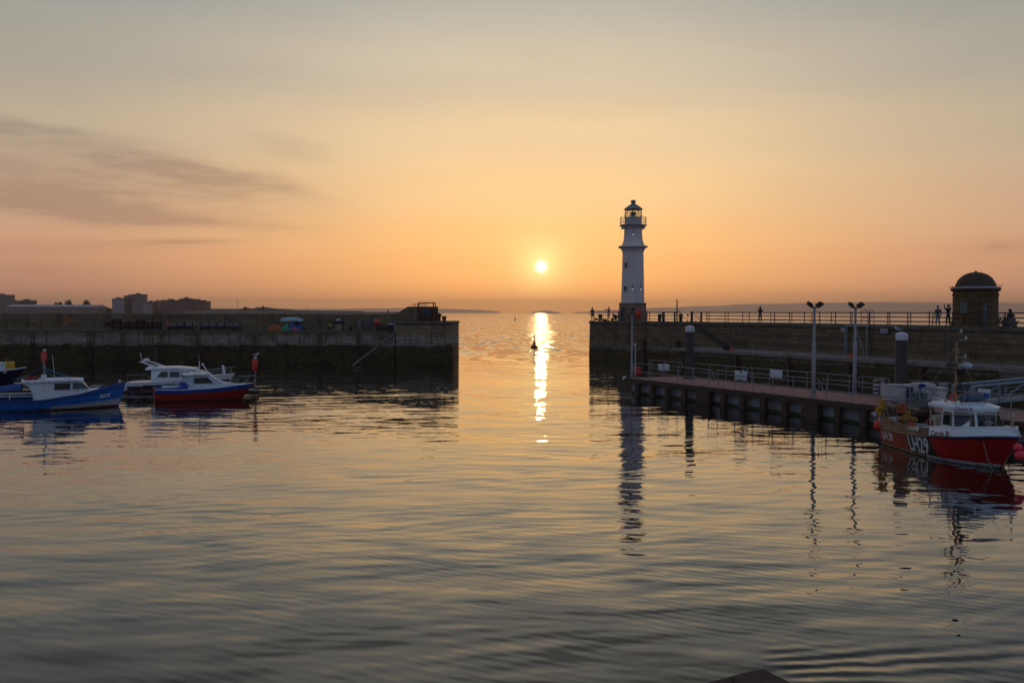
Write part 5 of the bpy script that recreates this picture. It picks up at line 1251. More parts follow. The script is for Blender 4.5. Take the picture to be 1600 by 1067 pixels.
m2 = MB(); m2.tube([(2.85, 0, 1.8), (2.85, 0, 2.55)], .035, 6); m2.tube([(2.85, 0, 2.5), (2.8, 0, 3.1)], .01, 5); m2.tube([(3.05, -.1, 2.38), (3.35, -.1, 1.84)], .045, 6); m2.lathe([(.06, 2.3), (.08, 2.36), (.05, 2.44)], 8, (3.05, -.1, 0)); m2.build('mast', WHITE, lb)
def pulpit(mb, h, x0, w_, hh, zz, r_=.022):
    for sd in (-1, 1): mb.tube([(x0, sd * w_, zz), (x0 - .15, sd * w_, zz + hh * .7), (x0 + .1, sd * w_ * .95, zz + hh), (h - .1, sd * .14, zz + hh + .06), (h, 0, zz + hh + .06)], r_, 6); mb.tube([(x0 + .5, sd * w_ * .75, zz), (x0 + .62, sd * w_ * .7, zz + hh)], r_, 6); mb.tube([(h - .22, sd * .2, zz), (h - .02, sd * .14, zz + hh)], r_, 6)
m2 = MB(); pulpit(m2, 6.55, 5.35, .62, .52, .95); m2.build('pulpit', GALV, lb)
for k in range(9): m3 = MB(); s = .60 + .035 * k; m3.ball(H3.pt(s, 1, -1) + Vector((0, .05, .04)), .045, 7); m3.build('stanchion_foot', WHITE2, lb)

# =============================== white cabin cruiser ===============================
q0 = onz(203, 621, 0); cc = empty('cabin_cruiser', (q0.x - .45, q0.y + 1.5, 0), R(6), 'white cabin cruiser with radar arch behind the red and blue launch', 'boat')
Lc = 7.05
H4 = Hull(Lc, 2.6, [(0, .98), (.3, 1.02), (.6, 1.16), (.85, 1.42), (1, 1.55)], wl=.80, rake=1.1, flare=.8, stern=.95, full=.4, keel=-.4, bow_pow=2.2)
m2 = MB(); H4.shell(m2); H4.transom(m2); m2.build('hull', WHITE2, cc)
m2 = MB(); H4.shell(m2, .0, .99, .08, .74, .007); m2.build('dark_hull_band', M_('plum_band', (.05, .025, .05), .3), cc)
m2 = MB(); H4.shell(m2, .18, .52, .55, .80, .014); m2.build('side_window_band', GLASS, cc)
m2 = MB(); H4.deck(m2, 0, .985, .03, inset=.02); m2.build('deck', WHITE2, cc)
m2 = MB(); m2.bbox(-.5, .1, -1.1, 1.1, .25, .42, .04); m2.build('bathing_platform', WHITE2, cc)
m2 = MB(); m2.bbox(-.32, .1, -.85, .85, .42, .98, .16); m2.build('stern_locker', WHITE2, cc)
zt = 1.92
m2 = MB(); cabin(m2, [(1.55, [(1.02, .95), (1.04, 1.25), (.92, zt - .14), (.75, zt - .02), (0, zt + .05)]), (4.0, [(1.02, 1.0), (1.04, 1.3), (.90, zt - .12), (.72, zt + .0), (0, zt + .07)]), (4.55, [(1.0, 1.05), (1.0, 1.3), (.80, zt - .30), (.6, zt - .18), (0, zt - .1)]), (5.35, [(.85, 1.1), (.80, 1.28), (.62, 1.42), (.4, 1.46), (0, 1.5)])], smooth=False); ch = m2.build('cabin', WHITE2, cc)
m2 = MB(); cabin(m2, [(1.15, [(.98, zt - .10), (.98, zt - .04), (.8, zt + .05), (0, zt + .10)]), (3.2, [(.95, zt - .04), (.95, zt + .03), (.76, zt + .10), (0, zt + .16)]), (4.45, [(.84, zt - .12), (.84, zt - .06), (.6, zt + .0), (0, zt + .03)])]); m2.build('cabin_roof', WHITE2, cc)
yc = lambda z: -(1.045 - (z - 1.25) * .135) - .012
for x0, x1, x2, x3 in ((1.95, 2.65, 2.65, 2.25), (2.80, 3.45, 3.45, 2.80), (3.58, 4.2, 4.1, 3.58)):
    quadpane('window', [(x0, yc(1.34), 1.34), (x1, yc(1.34), 1.34), (x2, yc(1.72), 1.72), (x3, yc(1.72), 1.72)], GLASS, ch, frame=M_('window_trim', (.30, .32, .34), .3), fw=.01)
quadpane('windscreen', [(4.62, -.7, 1.72), (5.28, -.62, 1.46), (5.28, .62, 1.46), (4.62, .7, 1.72)], GLASS, ch, off=.02)
m2 = MB()
for sd in (-1, 1): m2.extr([(1.9, sd * .9, zt - .02), (2.3, sd * .9, zt + .02), (1.0, sd * .82, zt + .46), (.75, sd * .82, zt + .48)], (0, sd * -.07, 0))
m2.box(.74, 1.02, -.82, .82, zt + .42, zt + .50); m2.build('radar_arch', WHITE2, cc)
m2 = MB(); m2.lathe([(.16, 0), (.2, .05), (.19, .12), (.1, .17)], 14, (1.0, 0, zt + .5)); m2.tube([(.78, 0, zt + .5), (.62, 0, zt + .72), (.6, 0, zt + .95)], .022, 6); m2.ball((.6, 0, zt + .98), .05, 8); m2.build('radar', WHITE2, cc)
m2 = MB(); m2.tube([(1.75, -.5, zt + .1), (1.75, -.5, zt + 1.5)], .012, 5); m2.build('whip_aerial', GALV, cc)
m2 = MB()
for sd in (-1, 1):
    P_ = [H4.pt(s, 1, sd) + Vector((0, -sd * .1, .42)) for s in (.60, .75, .88, .97)]; m2.tube(P_ + [Vector((Lc + .02, 0, 1.55 + .48))], .02, 6); m2.tube([q - Vector((0, 0, .2)) for q in P_], .014, 5)
    for q in P_: m2.tube([q, q - Vector((.08, 0, .42))], .016, 5)
m2.build('pulpit', GALV, cc)
m2 = MB(); m2.tube([(.05, -1.15, .98), (.02, -1.18, 1.5), (1.3, -1.1, 1.55), (1.5, -1.05, 1.3)], .02, 6); m2.build('cockpit_rail', GALV, cc)
m2 = MB(); m2.tube([(6.2, .35, 1.45), (6.15, .35, 1.95), (6.05, .35, 2.1)], [.10, .10, .02], 8); m2.build('folded_fender', WHITE2, cc)

# =============================== navy boat at the left edge ===============================
q0 = onz(28, 600, 0); nb_ = empty('navy_boat', (q0.x - 7.4, q0.y + 1.2, 0), R(4), 'dark navy boat with white gunwale cut off by the left edge', 'boat')
H5 = Hull(7.2, 2.5, [(0, .75), (.4, .75), (.7, .88), (.9, 1.08), (1, 1.22)], wl=.72, rake=1.0, flare=.8, stern=.6, full=.45, keel=-.4)
m2 = MB(); H5.shell(m2); H5.transom(m2); m2.build('hull', M_('navy_hull', (.012, .014, .045), .35), nb_)
m2 = MB(); H5.rail(m2, 0, 1, .05, 1.0, inset=0); m2.build('gunwale', WHITE, nb_)
m2 = MB(); H5.deck(m2, 0, .985, .08); m2.build('deck', M_('grey_deck', (.2, .22, .25), .7), nb_)
m2 = MB(); m2.bbox(3.9, 5.9, -.72, .72, .8, 1.55, .05); m2.bbox(3.7, 5.95, -.8, .8, 1.55, 1.64, .03); m2.build('wheelhouse', BWHITE, nb_)
m2 = MB(); m2.bbox(5.7, 6.05, -.70, .70, .9, 1.7, .03); m2.tube([(5.9, -.6, 1.7), (5.9, -.6, 1.95)], .05, 6); m2.build('yellow_locker', M_('yellow_paint', (.55, .36, .03), .5), nb_)
text_mesh('LH12', .28, lambda x, y: H5.pt(.70 + x / 7.2, .50 + y / 1.3, -1, .02), 'registration', WHITE2, nb_, bold=.004)
m2 = MB(); m2.tube([(5.0, -.8, 1.7), (5.9, -.9, 1.2), (6.3, -.7, 1.1)], .03, 6); m2.build('boat_hook', WHITE, nb_)

# =============================== finger pontoon and lifebuoy posts ===============================
fp = empty('finger_pontoon', (-31, 66.3, 0), R(1), 'low pale finger pontoon that the left boats are tied to', 'pontoon')
m2 = MB(); m2.box(-16, 13.2, -.75, .75, .36, .46); m2.build('deck', M_('bleached_planks', (.30, .25, .20), .85, var=.3, scale=2), fp)
for k in range(5): m2 = MB(); m2.bbox(-15.5 + k * 5.8, -11.2 + k * 5.8, -.62, .62, -.25, .36, .05); m2.build('float', CONC, fp)
m2 = MB(); m2.box(-16, 13.25, -.80, -.75, .26, .44); m2.box(-16, 13.25, .75, .80, .26, .44); m2.build('edge_beam', TIMBER, fp)
def buoy_post(px, ytop, Yd, lab, first=None):
    q = at(px, ytop, Yd); top_ = q.z
    r = empty('lifebuoy_post', (q.x, Yd, .46), 0, lab, 'lifebuoy post', 'lifebuoy posts on the left pontoon')
    zt = top_ - .46
    m2 = MB(); m2.tube([(0, 0, 0), (0, 0, zt - .1)], .045, 8); m2.lathe([(.16, 0), (.16, .02), (.05, .03)], 8); m2.build('pole', GALV, r)
    m2 = MB(); m2.grid(lambda u, v: Vector((.21 * math.cos(6.2832 * u) * (math.sin(math.pi * (.06 + .88 * v)) ** .45), -.12 + .13 * math.sin(6.2832 * u) * (math.sin(math.pi * (.06 + .88 * v)) ** .45), zt - .95 + .86 * v)), 18, 12, closed_u=True)
    m2.build('buoy_case', BUOYR, r)
    m2 = MB(); m2.lathe([(.09, zt - .1), (.11, zt - .06), (.1, zt - .01), (.03, zt + .02)], 10); m2.build('cap', WHITE, r)
    return r
buoy_post(399, 558, 66.2, 'post with long red lifebuoy case at the bow of the red and blue launch')
buoy_post(70, 546, 66.4, 'post with long red lifebuoy case behind the cabin of the PAX boat')
gull(Vector((at(399, 558, 66.2).x, 66.2, at(399, 558, 66.2).z + .01)), .4, 'pale gull perched on the lifebuoy post by the launch')
for i, (a, b, sag, lab) in enumerate(((at(205, 612, 64.6), at(247, 613, 64.0), .55, 'slack pale mooring rope between the cabin cruiser and the launch'), (at(365, 592, 66), at(352, 603, 65.8), .05, 'short mooring rope at the bow of the cabin cruiser'))):
    m2 = MB(); m2.tube([a.lerp(b, t / 12) - Vector((0, 0, sag * 4 * (t / 12) * (1 - t / 12))) for t in range(13)], .022, 5); tag(m2.build('mooring_rope', ROPE), lab, 'rope')
# ------------------------------------------------------------------ people
HAIRD = M_('dark_hair', (.025, .015, .012), .8)
def cloth(name, c): return M_(name, c, .85, var=.15, scale=6)
def skin_obj(name, V, E, Rr, mat, parent, root=0, sub=1):
    me = bpy.data.meshes.new(name); me.from_pydata([tuple(v) for v in V], E, []); o = bpy.data.objects.new(name, me); col.objects.link(o); o.parent = parent
    m = o.modifiers.new('skin', 'SKIN'); m.use_smooth_shade = True
    lay = me.skin_vertices[0].data if me.skin_vertices else None
    if lay is None:
        bpy.context.view_layer.update(); lay = me.skin_vertices[0].data
    for i, r in enumerate(Rr): lay[i].radius = (r, r) if not isinstance(r, tuple) else r
    lay[root].use_root = True
    o.modifiers.new('sub', 'SUBSURF').levels = sub; o.modifiers['sub'].render_levels = sub
    me.materials.append(mat); return o
def person(loc, rz, label, H=1.72, pose='stand', top=(.05, .05, .06), legs=(.03, .03, .05), hair=None, longhair=False, arms=None, seat=0.0, lean=0.0, sit=False, crouch=False, bare_legs=False):
    root = empty('person', loc, rz, label, 'person')
    k = H / 1.72
    pel = Vector((0, 0, .93 * k)); 
    if sit: pel = Vector((0, 0, seat + .10))
    if crouch: pel = Vector((-.12, 0, .52 * k))
    ln = Matrix.Rotation(lean, 3, 'Y')
    def up(x, y, z): return pel + ln @ Vector((x, y, z)) * k
    J = dict(pel=pel, bel=up(.01, 0, .16), che=up(.02, 0, .36), sho=up(0, 0, .48), nek=up(.015, 0, .58), hd1=up(.03, 0, .66), hd2=up(.035, 0, .76))
    for s_, n in ((1, 'l'), (-1, 'r')):
        J['hip' + n] = pel + Vector((0, .10 * s_ * k, -.04))
        if sit: J['kne' + n] = pel + Vector((.44, .13 * s_, .02)) * k; J['ank' + n] = Vector((J['kne' + n].x - .04, J['kne' + n].y, .08))
        elif crouch: J['kne' + n] = pel + Vector((.40, .16 * s_, .02)) * k; J['ank' + n] = Vector((J['kne' + n].x - .28, J['kne' + n].y, .08))
        else: J['kne' + n] = Vector((.03, .11 * s_, .50)) * k; J['ank' + n] = Vector((-.02 + .05 * s_, .12 * s_, .09)) * k
        J['toe' + n] = J['ank' + n] + Vector((.18, .02 * s_, -.05)) * k
        J['sh' + n] = up(0, .19 * s_, .46)
        a = (arms or {}).get(n)
        if a: J['el' + n] = J['sh' + n] + Vector(a[0]) * k; J['wr' + n] = J['el' + n] + Vector(a[1]) * k
        else: J['el' + n] = J['sh' + n] + Vector((-.02, .06 * s_, -.29)) * k; J['wr' + n] = J['el' + n] + Vector((.06, .0, -.25)) * k
        d = (J['wr' + n] - J['el' + n]).normalized(); J['pm' + n] = J['wr' + n] + d * .08 * k; J['d' + n] = d
    names = ['pel', 'bel', 'che', 'sho', 'nek', 'hd1', 'hd2']; V = [J[n] for n in names]; E = [(i, i + 1) for i in range(6)]; Rr = [.125 * k, .115 * k, (.15 * k, .11 * k), (.11 * k, .08 * k), .05 * k, .085 * k, .075 * k]
    def addc(frm, pts, rad):
        pr = frm
        for p_, r in zip(pts, rad): V.append(p_); Rr.append(r); E.append((pr, len(V) - 1)); pr = len(V) - 1
        return pr
    for s_, n in ((1, 'l'), (-1, 'r')):
        addc(0, [J['hip' + n], J['kne' + n], J['ank' + n], J['toe' + n]], [.09 * k, .062 * k, .042 * k, .035 * k])
        e = addc(3, [J['sh' + n], J['el' + n], J['wr' + n], J['pm' + n]], [.062 * k, .043 * k, .028 * k, (.035 * k, .02 * k)])
        d = J['d' + n]; u = d.cross(Vector((1, 0, .2))).normalized(); w2 = d.cross(u)
        for f in range(4):
            b = J['pm' + n] + u * (.024 - .016 * f) * k
            L_ = (.075, .085, .08, .062)[f] * k; addc(e, [b + d * L_ * .5, b + d * L_ * .9 + w2 * .018 * k], [.0085 * k, .007 * k])
        b = J['wr' + n] + d * .03 * k; addc(e - 1, [b + u * .038 * k + w2 * .01 * k, b + u * .05 * k + d * .035 * k], [.010 * k, .008 * k])
    skin_obj('body', V, E, Rr, SKIN, root)
    # face on the head
    m2 = MB(); f0 = J['hd1']; fx = (ln @ Vector((1, 0, 0)))
    m2.ball(f0 + fx * .088 * k + Vector((0, 0, .015)), .016 * k, 6); [m2.ball(f0 + fx * .078 * k + Vector((0, y * k, .045 * k)), .010 * k, 6) for y in (-.03, .03)]; m2.tube([f0 + fx * .08 * k + Vector((0, -.02, -.035)), f0 + fx * .08 * k + Vector((0, .02, -.035))], .006, 4)
    m2.build('face', SKIN, root)
    hm = hair or HAIRD; m2 = MB(); c_ = (J['hd1'] + J['hd2']) / 2
    m2.ball(c_ + Vector((-.018, 0, .035)) * k, .105 * k, 12, sx=1.0, sy=.88, sz=1.05)
    if longhair: m2.tube([c_ + Vector((-.05, 0, .05)) * k, c_ + Vector((-.10, 0, -.08)) * k, c_ + Vector((-.11, 0, -.24)) * k, c_ + Vector((-.09, 0, -.36)) * k], [.08 * k, .095 * k, .085 * k, .03 * k], 10)
    m2.build('hair', hm, root)
    # clothes
    tm = cloth('top_%.2f_%.2f_%.2f' % top, top); lm = cloth('leg_%.2f_%.2f_%.2f' % legs, legs)
    V = [J['pel'] + Vector((0, 0, -.02)), J['bel'], J['che'], J['sho'], J['nek'] - Vector((0, 0, .05 * k))]; E = [(0, 1), (1, 2), (2, 3), (3, 4)]; Rr = [.15 * k, .14 * k, (.175 * k, .13 * k), (.13 * k, .10 * k), .065 * k]
    for n in 'lr': addc(3, [J['sh' + n], J['el' + n], J['wr' + n].lerp(J['el' + n], .08)], [.078 * k, .060 * k, .042 * k])
    skin_obj('jacket', V, E, Rr, tm, root)
    V = [J['pel'] + Vector((0, 0, .05 * k)), J['pel']]; E = [(0, 1)]; Rr = [.125 * k, .14 * k]
    for n in 'lr':
        if bare_legs: addc(1, [J['hip' + n], J['hip' + n].lerp(J['kne' + n], .8)], [.105 * k, .085 * k])
        else: addc(1, [J['hip' + n], J['kne' + n], J['ank' + n] + Vector((0, 0, .01))], [.105 * k, .078 * k, .06 * k])
    skin_obj('trousers' if not bare_legs else 'shorts', V, E, Rr, lm, root)
    for n in 'lr':
        m2 = MB(); a = J['ank' + n]; m2.tube([a + Vector((-.07, 0, -.045)) * k, a + Vector((.04, 0, -.035)) * k, J['toe' + n] + Vector((.03, 0, -.005)) * k], [.045 * k, .05 * k, .03 * k], 8); m2.build('shoe', cloth('shoe_dark', (.03, .03, .035)), root)
    return root
def pier_at(px, off):
    h_ = wall_hit(px); q = h_[0]; k = (px - 800) / FPX
    # step back along the line of sight until 'off' metres behind the edge
    d = Vector((k, 1.0)).normalized(); c_ = abs(d.dot(h_[2])); q = q + d * (off / c_); return Vector((q.x, q.y, ZP + .005))
AWAY = math.pi / 2
def gp(px, py, Yd): q = at(px, py, Yd); return Vector((q.x, Yd, ZP + .002))
up_face = {'l': ((.10, .02, -.18), (.12, -.10, .26)), 'r': ((.10, -.02, -.18), (.12, .10, .26))}
point_l = {'l': ((.20, .14, -.02), (.24, .04, .02)), 'r': ((.22, .06, .02), (.24, .04, .04))}
person(gp(925.5, 500, 121.8), AWAY + .5, 'person in shorts and light shirt standing leftmost at the end of the pier', 1.72, top=(.09, .08, .10), legs=(.04, .03, .04), bare_legs=True)
person(gp(951.5, 500, 120.5), math.pi + .2, 'person by the lighthouse with both arms stretched out to the left', 1.74, top=(.07, .06, .12), legs=(.05, .03, .05), arms=point_l, bare_legs=True)
person(gp(963, 500, 119.6), math.pi + .3, 'person crouched and bent forward right beside the lighthouse base', 1.7, top=(.03, .03, .06), legs=(.03, .03, .04), crouch=True, lean=.95, arms={'l': ((.15, .0, -.2), (.1, 0, -.2)), 'r': ((.15, 0, -.2), (.1, 0, -.2))})
person(pier_at(1187.5, 2.2), AWAY - .2, 'long haired person in dark clothes alone midway along the pier, hands raised', 1.74, top=(.035, .02, .025), legs=(.02, .02, .05), longhair=True, arms=up_face)
person(pier_at(1465, 2.2), AWAY, 'person in pale blue coat and pale trousers left of the domed hut', 1.68, top=(.07, .09, .15), legs=(.16, .18, .28), arms=None)
person(pier_at(1481, 1.9), AWAY, 'person in dark clothes beside the domed hut raising both arms to take a photo', 1.74, top=(.02, .02, .035), legs=(.02, .02, .03), arms={'l': ((.12, .05, .10), (.10, -.02, .24)), 'r': ((.12, -.05, .08), (.10, .02, .22))})
qd = pier_at(1577.5, 1.6)
person(qd + Vector((0, 0, 0)), AWAY + .4, 'long haired person in a dark top sitting high right of the domed hut', 1.7, top=(.03, .02, .05), legs=(.04, .03, .06), longhair=True, sit=True, seat=.50, hair=M_('brown_hair', (.06, .02, .012), .8))
person(pier_at(1584, 1.0), AWAY + .8, 'person in pale blue top sitting low beside the long haired one', 1.6, top=(.08, .10, .18), legs=(.05, .06, .12), sit=True, seat=.12)
r = empty('bench', qd + Vector((0, 0, 0)), AWAY + .4, 'low stone bench under the people right of the domed hut', 'bench'); m2 = MB(); m2.bbox(-.25, .25, -.7, .7, .38, .48, .03); m2.build('seat', DECKST, r)
for y in (-.5, .5): m2 = MB(); m2.bbox(-.2, .2, y - .08, y + .08, 0, .38, .02); m2.build('leg', DECKST, r)
def bike(loc, rz, lab):
    r = empty('bicycle', loc, rz, lab, 'bicycle', 'bicycles by the domed hut')
    for x in (-.52, .52):
        m2 = MB(); MX = Matrix.Rotation(R(90), 3, 'X'); m2.torus((x, 0, .34), .33, .022, 22, 6, MX); w3 = m2.build('wheel', BLACK, r)
        m2 = MB(); [m2.tube([(x, 0, .34), (x + .32 * math.cos(a), 0, .34 + .32 * math.sin(a))], .004, 3) for a in [i * math.pi / 6 for i in range(12)]]; m2.build('spokes', GALV, w3)
    m2 = MB(); bb = Vector((-.05, 0, .30)); st = Vector((-.18, 0, .80)); hd = Vector((.36, 0, .82)); m2.tube([bb, st], .018, 6); m2.tube([bb, hd], .02, 6); m2.tube([st, hd], .018, 6); m2.tube([Vector((-.52, 0, .34)), st], .012, 6); m2.tube([Vector((-.52, 0, .34)), bb], .012, 6); m2.tube([Vector((.52, 0, .34)), hd, hd + Vector((-.03, 0, .15))], .015, 6); m2.build('frame', DARKST, r)
    m2 = MB(); m2.tube([(.33, -.25, .98), (.34, 0, .97), (.33, .25, .98)], .014, 6); m2.build('handlebar', DARKST, r)
    m2 = MB(); m2.bbox(-.32, -.08, -.06, .06, .86, .92, .02); m2.tube([(-.18, 0, .78), (-.19, 0, .88)], .014, 6); m2.build('saddle', BLACK, r); return r
bike(pier_at(1561, .9), .9, 'bicycle leaning at the railing just right of the domed hut'); bike(pier_at(1569, .85), .6, 'second bicycle from the domed hut, nearest the sitting people')

# ------------------------------------------------------------------ things on the pier by the lighthouse
def lump(name, px, off, r_, h_, mat, lab, cat, seed, Yd=None):
    q = gp(px, 500, Yd) if Yd else pier_at(px, off); root = empty(name, q, 0, lab, cat); m2 = MB(); rr = random.Random(seed)
    for k in range(5): m2.ball((rr.uniform(-.5, .5) * r_, rr.uniform(-.3, .3) * r_, h_ * rr.uniform(.2, .6)), r_ * rr.uniform(.4, .65), 9, sz=h_ / r_ * rr.uniform(.6, .9), jit=.18, seed=seed + k)
    m2.build('fabric', mat, root); m2 = MB(); m2.tube([(-r_ * .4, 0, h_ * .7), (0, 0, h_ * 1.15), (r_ * .4, 0, h_ * .7)], .02, 5); m2.build('handle', mat, root); return root
BAGM = M_('dark_bag', (.02, .018, .022), .8)
lump('bag', 932, 0, .26, .34, BAGM, 'small dark bag on the pier right of the leftmost person', 'bag', 1, 121.4)
lump('bag', 945, 0, .34, .30, BAGM, 'wide dark bag on the pier between the two standing anglers', 'bag', 2, 120.6)
lump('bag', 957, 0, .24, .32, BAGM, 'dark bag on the pier left of the crouching person', 'bag', 3, 120.2)
q = gp(939, 500, 120.9); r = empty('fishing_chair', q, .3, 'dark folding chair with fishing gear heaped on it at the pier end', 'chair')
m2 = MB(); m2.bbox(-.28, .28, -.25, .25, .38, .44, .02); m2.build('seat', BAGM, r); m2 = MB(); m2.bbox(-.28, .28, .22, .27, .44, .85, .02); m2.build('backrest', BAGM, r)
for x in (-.25, .25):
    for y in (-.22, .22): m2 = MB(); m2.tube([(x, y, 0), (x, y, .4)], .018, 5); m2.build('leg', DARKST, r)
lump('bag', 938.5, 0, .26, .36, BAGM, 'bulky dark bag in front of the folding chair at the pier end', 'bag', 7, 120.3)
for i, (px, dx_) in enumerate(((937, -.25), (942.5, .2))):
    q = gp(px, 500, 121.2); m2 = MB(); o = empty('fishing_rod', q, 0, 'fishing rod propped upright at the pier end, the %s one' % ('left' if i == 0 else 'right'), 'fishing rod'); m2.tube([(0, 0, 0), (dx_ * .5, .3, 1.2), (dx_, .6, 2.0 + .1 * i)], [.018, .012, .005], 5); m2.build('blank', DARKST, o); m2 = MB(); m2.tube([(0, -.03, .5), (.06, -.03, .5)], .04, 8); m2.build('reel', DARKST, o)
def tall_bin(px, off, lab, wide=.22):
    r = empty('litter_bin', pier_at(px, off), 0, lab, 'bin', 'bins and bollards on the pier'); m2 = MB(); m2.lathe([(wide * .85, 0), (wide, .62), (wide * 1.12, .66), (wide * 1.12, .76), (wide * .9, .8)], 14); m2.build('body', DARKST, r)
    m2 = MB(); m2.lathe([(wide * 1.15, .80), (wide * 1.1, .88), (wide * .3, .93)], 14); m2.build('lid', DARKST, r)
tall_bin(1030.5, 1.2, 'dark tapered bin on the pier just right of the lighthouse'); tall_bin(1063.5, .9, 'dark tapered bin on the pier right of the mast')
def stout_post(px, off, h_, w_, lab, name='post'):
    r = empty('stout_post', pier_at(px, off), 0, lab, 'post', 'stout posts along the pier'); m2 = MB(); m2.bbox(-w_, w_, -w_, w_, 0, h_, .02); m2.build('shaft', DARKST, r); m2 = MB(); m2.bbox(-w_ * 1.15, w_ * 1.15, -w_ * 1.15, w_ * 1.15, h_, h_ + .05, .015); m2.build('cap', DARKST, r)
stout_post(1036, 1.0, 1.12, .13, 'thick square post beside the bin nearest the lighthouse'); stout_post(1054, .6, 1.15, .09, 'slim square post just left of the tall mast'); stout_post(1080.5, .5, 1.18, .13, 'thick square gate post left of the wire gate on the pier'); stout_post(1095.5, .5, 1.16, .10, 'thick square gate post right of the wire gate on the pier')
a = pier_at(1082, .5); b = pier_at(1094.5, .5); r = empty('wire_gate', a, 0, 'dark metal gate with diagonal brace between two thick posts at the steps', 'gate'); d = b - a
m2 = MB(); [m2.tube([Vector((0, 0, z)), d + Vector((0, 0, z))], .022, 5) for z in (.15, .6, 1.08)]; m2.tube([(0, 0, .1), (0, 0, 1.1)], .022, 5); m2.tube([d + Vector((0, 0, .1)), d + Vector((0, 0, 1.1))], .022, 5); m2.build('frame', DARKST, r)
m2 = MB(); m2.tube([Vector((0, 0, 1.08)), d + Vector((0, 0, .15))], .018, 5); m2.build('brace', DARKST, r)
q = pier_at(1057.5, .6); r = empty('signal_mast', q, 0, 'thin dark signal mast with a slanting stay on the pier right of the lighthouse', 'mast'); m2 = MB(); m2.tube([(0, 0, 0), (0, 0, 1.2), (0, 0, 2.45)], [.085, .08, .06], 8); m2.build('shaft', DARKST, r); m2 = MB(); m2.tube([(.02, 0, 1.5), (1.25, -.3, .0)], .025, 5); m2.build('stay', DARKST, r); m2 = MB(); m2.lathe([(.10, 2.45), (.10, 2.55), (.03, 2.6)], 8); m2.build('cap', RUST, r)
q = pier_at(1074.5, .15); r = empty('short_lamp', q, 0, 'short post with small lamp head at the pier edge above the white capped pile', 'lamp'); m2 = MB(); m2.tube([(0, 0, -1.1), (0, 0, .75)], .03, 6); m2.build('post', DARKST, r); m2 = MB(); m2.lathe([(.05, .7), (.15, .76), (.15, .84), (.04, .9)], 10); m2.build('head', DARKST, r)
q = gp(995.8, 500, 116.8); hl_ = wall_hit(995.8); r = empty('lifebuoy_case', Vector((hl_[0].x + .1, hl_[0].y + .25, ZP)), 0, 'big red oval lifebuoy case on a post in front of the lighthouse base', 'lifebuoy')
m2 = MB(); m2.grid(lambda u, v: Vector((.33 * math.cos(6.2832 * u) * (math.sin(math.pi * (.04 + .92 * v)) ** .5), -.08 + .15 * math.sin(6.2832 * u) * (math.sin(math.pi * (.04 + .92 * v)) ** .5), .42 + 1.08 * v)), 22, 14, closed_u=True); m2.build('case', BUOYR, r)
m2 = MB(); m2.tube([(0, .08, 0), (0, .08, 1.2)], .04, 8); m2.build('post', DARKST, r)

# ------------------------------------------------------------------ left quay clutter
QY = FY + 2.6
def qp(px, Y=QY, z=ZQ): q = at(px, 515, Y); return Vector((q.x, Y, z))
CREELN = M_('creel_netting', (.045, .040, .040), .9, var=.5, scale=9); CREELR = M_('creel_red', (.09, .022, .022), .9, var=.4, scale=9); CREELG = M_('creel_grey', (.16, .16, .17), .9, var=.4, scale=7); CREELB = M_('creel_tan', (.14, .10, .06), .9, var=.4, scale=7)
def creel(loc, mat, lab, rz=0.0, proto=None):
    if proto is not None: r = copy_tree(proto); r.location = loc; r.rotation_euler.z = rz; r['label'] = lab; return r
    r = empty('lobster_creel', loc, rz, lab, 'creel', 'lobster creels stacked on the left quay')
    m2 = MB(); m2.bbox(-.42, .42, -.26, .26, .0, .05, .01); m2.build('base', TIMBER, r)
    m2 = MB()
    for x in (-.38, 0, .38): m2.tube([(x, -.24, .03), (x, -.22, .26), (x, -.1, .40), (x, .1, .40), (x, .22, .26), (x, .24, .03)], .022, 5)
    for y, z in ((-.23, .24), (0, .41), (.23, .24)): m2.tube([(-.4, y, z), (.4, y, z)], .018, 5)
    m2.build('hoops', TIMBER, r)
    m2 = MB(); pr = [(-.235, .05), (-.215, .25), (-.1, .385), (.1, .385), (.215, .25), (.235, .05)]; vs = [(x, y, z) for x in (-.37, .37) for y, z in pr]; m2.add(vs, [(i, i + 1, 7 + i, 6 + i) for i in range(5)] + [tuple(range(6)), tuple(range(11, 5, -1))]); m2.build('netting', mat, r); return r
kinds = [CREELN, CREELR, CREELG, CREELB]; protos = {}
POSW = {0: 'dark', 1: 'dull red', 2: 'grey', 3: 'tan'}
rc = random.Random(12); cnt = 0
x0 = qp(166).x; x1 = qp(384).x; ncol = int((x1 - x0) / .92)
ROWN = ['bottom', 'second', 'third', 'top']
for i in range(ncol):
    hgt = 3 if i < ncol * .43 else 2
    if i in (ncol // 2 - 1,): hgt = 1
    for j in range(hgt):
        kd = 1 if (i < 6 and j == 1) else (2 if (i > ncol * .45 and j == hgt - 1) else rc.choice([0, 0, 0, 3]))
        px_ = int(166 + (i + .5) / ncol * 218); lab = '%s creel, %s layer, column %s of the creel wall counted from its left end' % (POSW[kd], ROWN[j] if j < 2 else 'top', ['first', 'second', 'third', 'fourth', 'fifth', 'sixth', 'seventh', 'eighth', 'ninth', 'tenth', 'eleventh', 'twelfth', 'thirteenth', 'fourteenth', 'fifteenth', 'sixteenth', 'seventeenth', 'eighteenth'][min(i, 17)])
        loc = Vector((x0 + .46 + i * .92 + rc.uniform(-.04, .04), QY - .3 + rc.uniform(-.08, .08), ZQ + j * .43)); rz = rc.uniform(-.08, .08)
        r = creel(loc, kinds[kd], lab, rz, protos.get(kd))
        if kd not in protos: protos[kd] = r
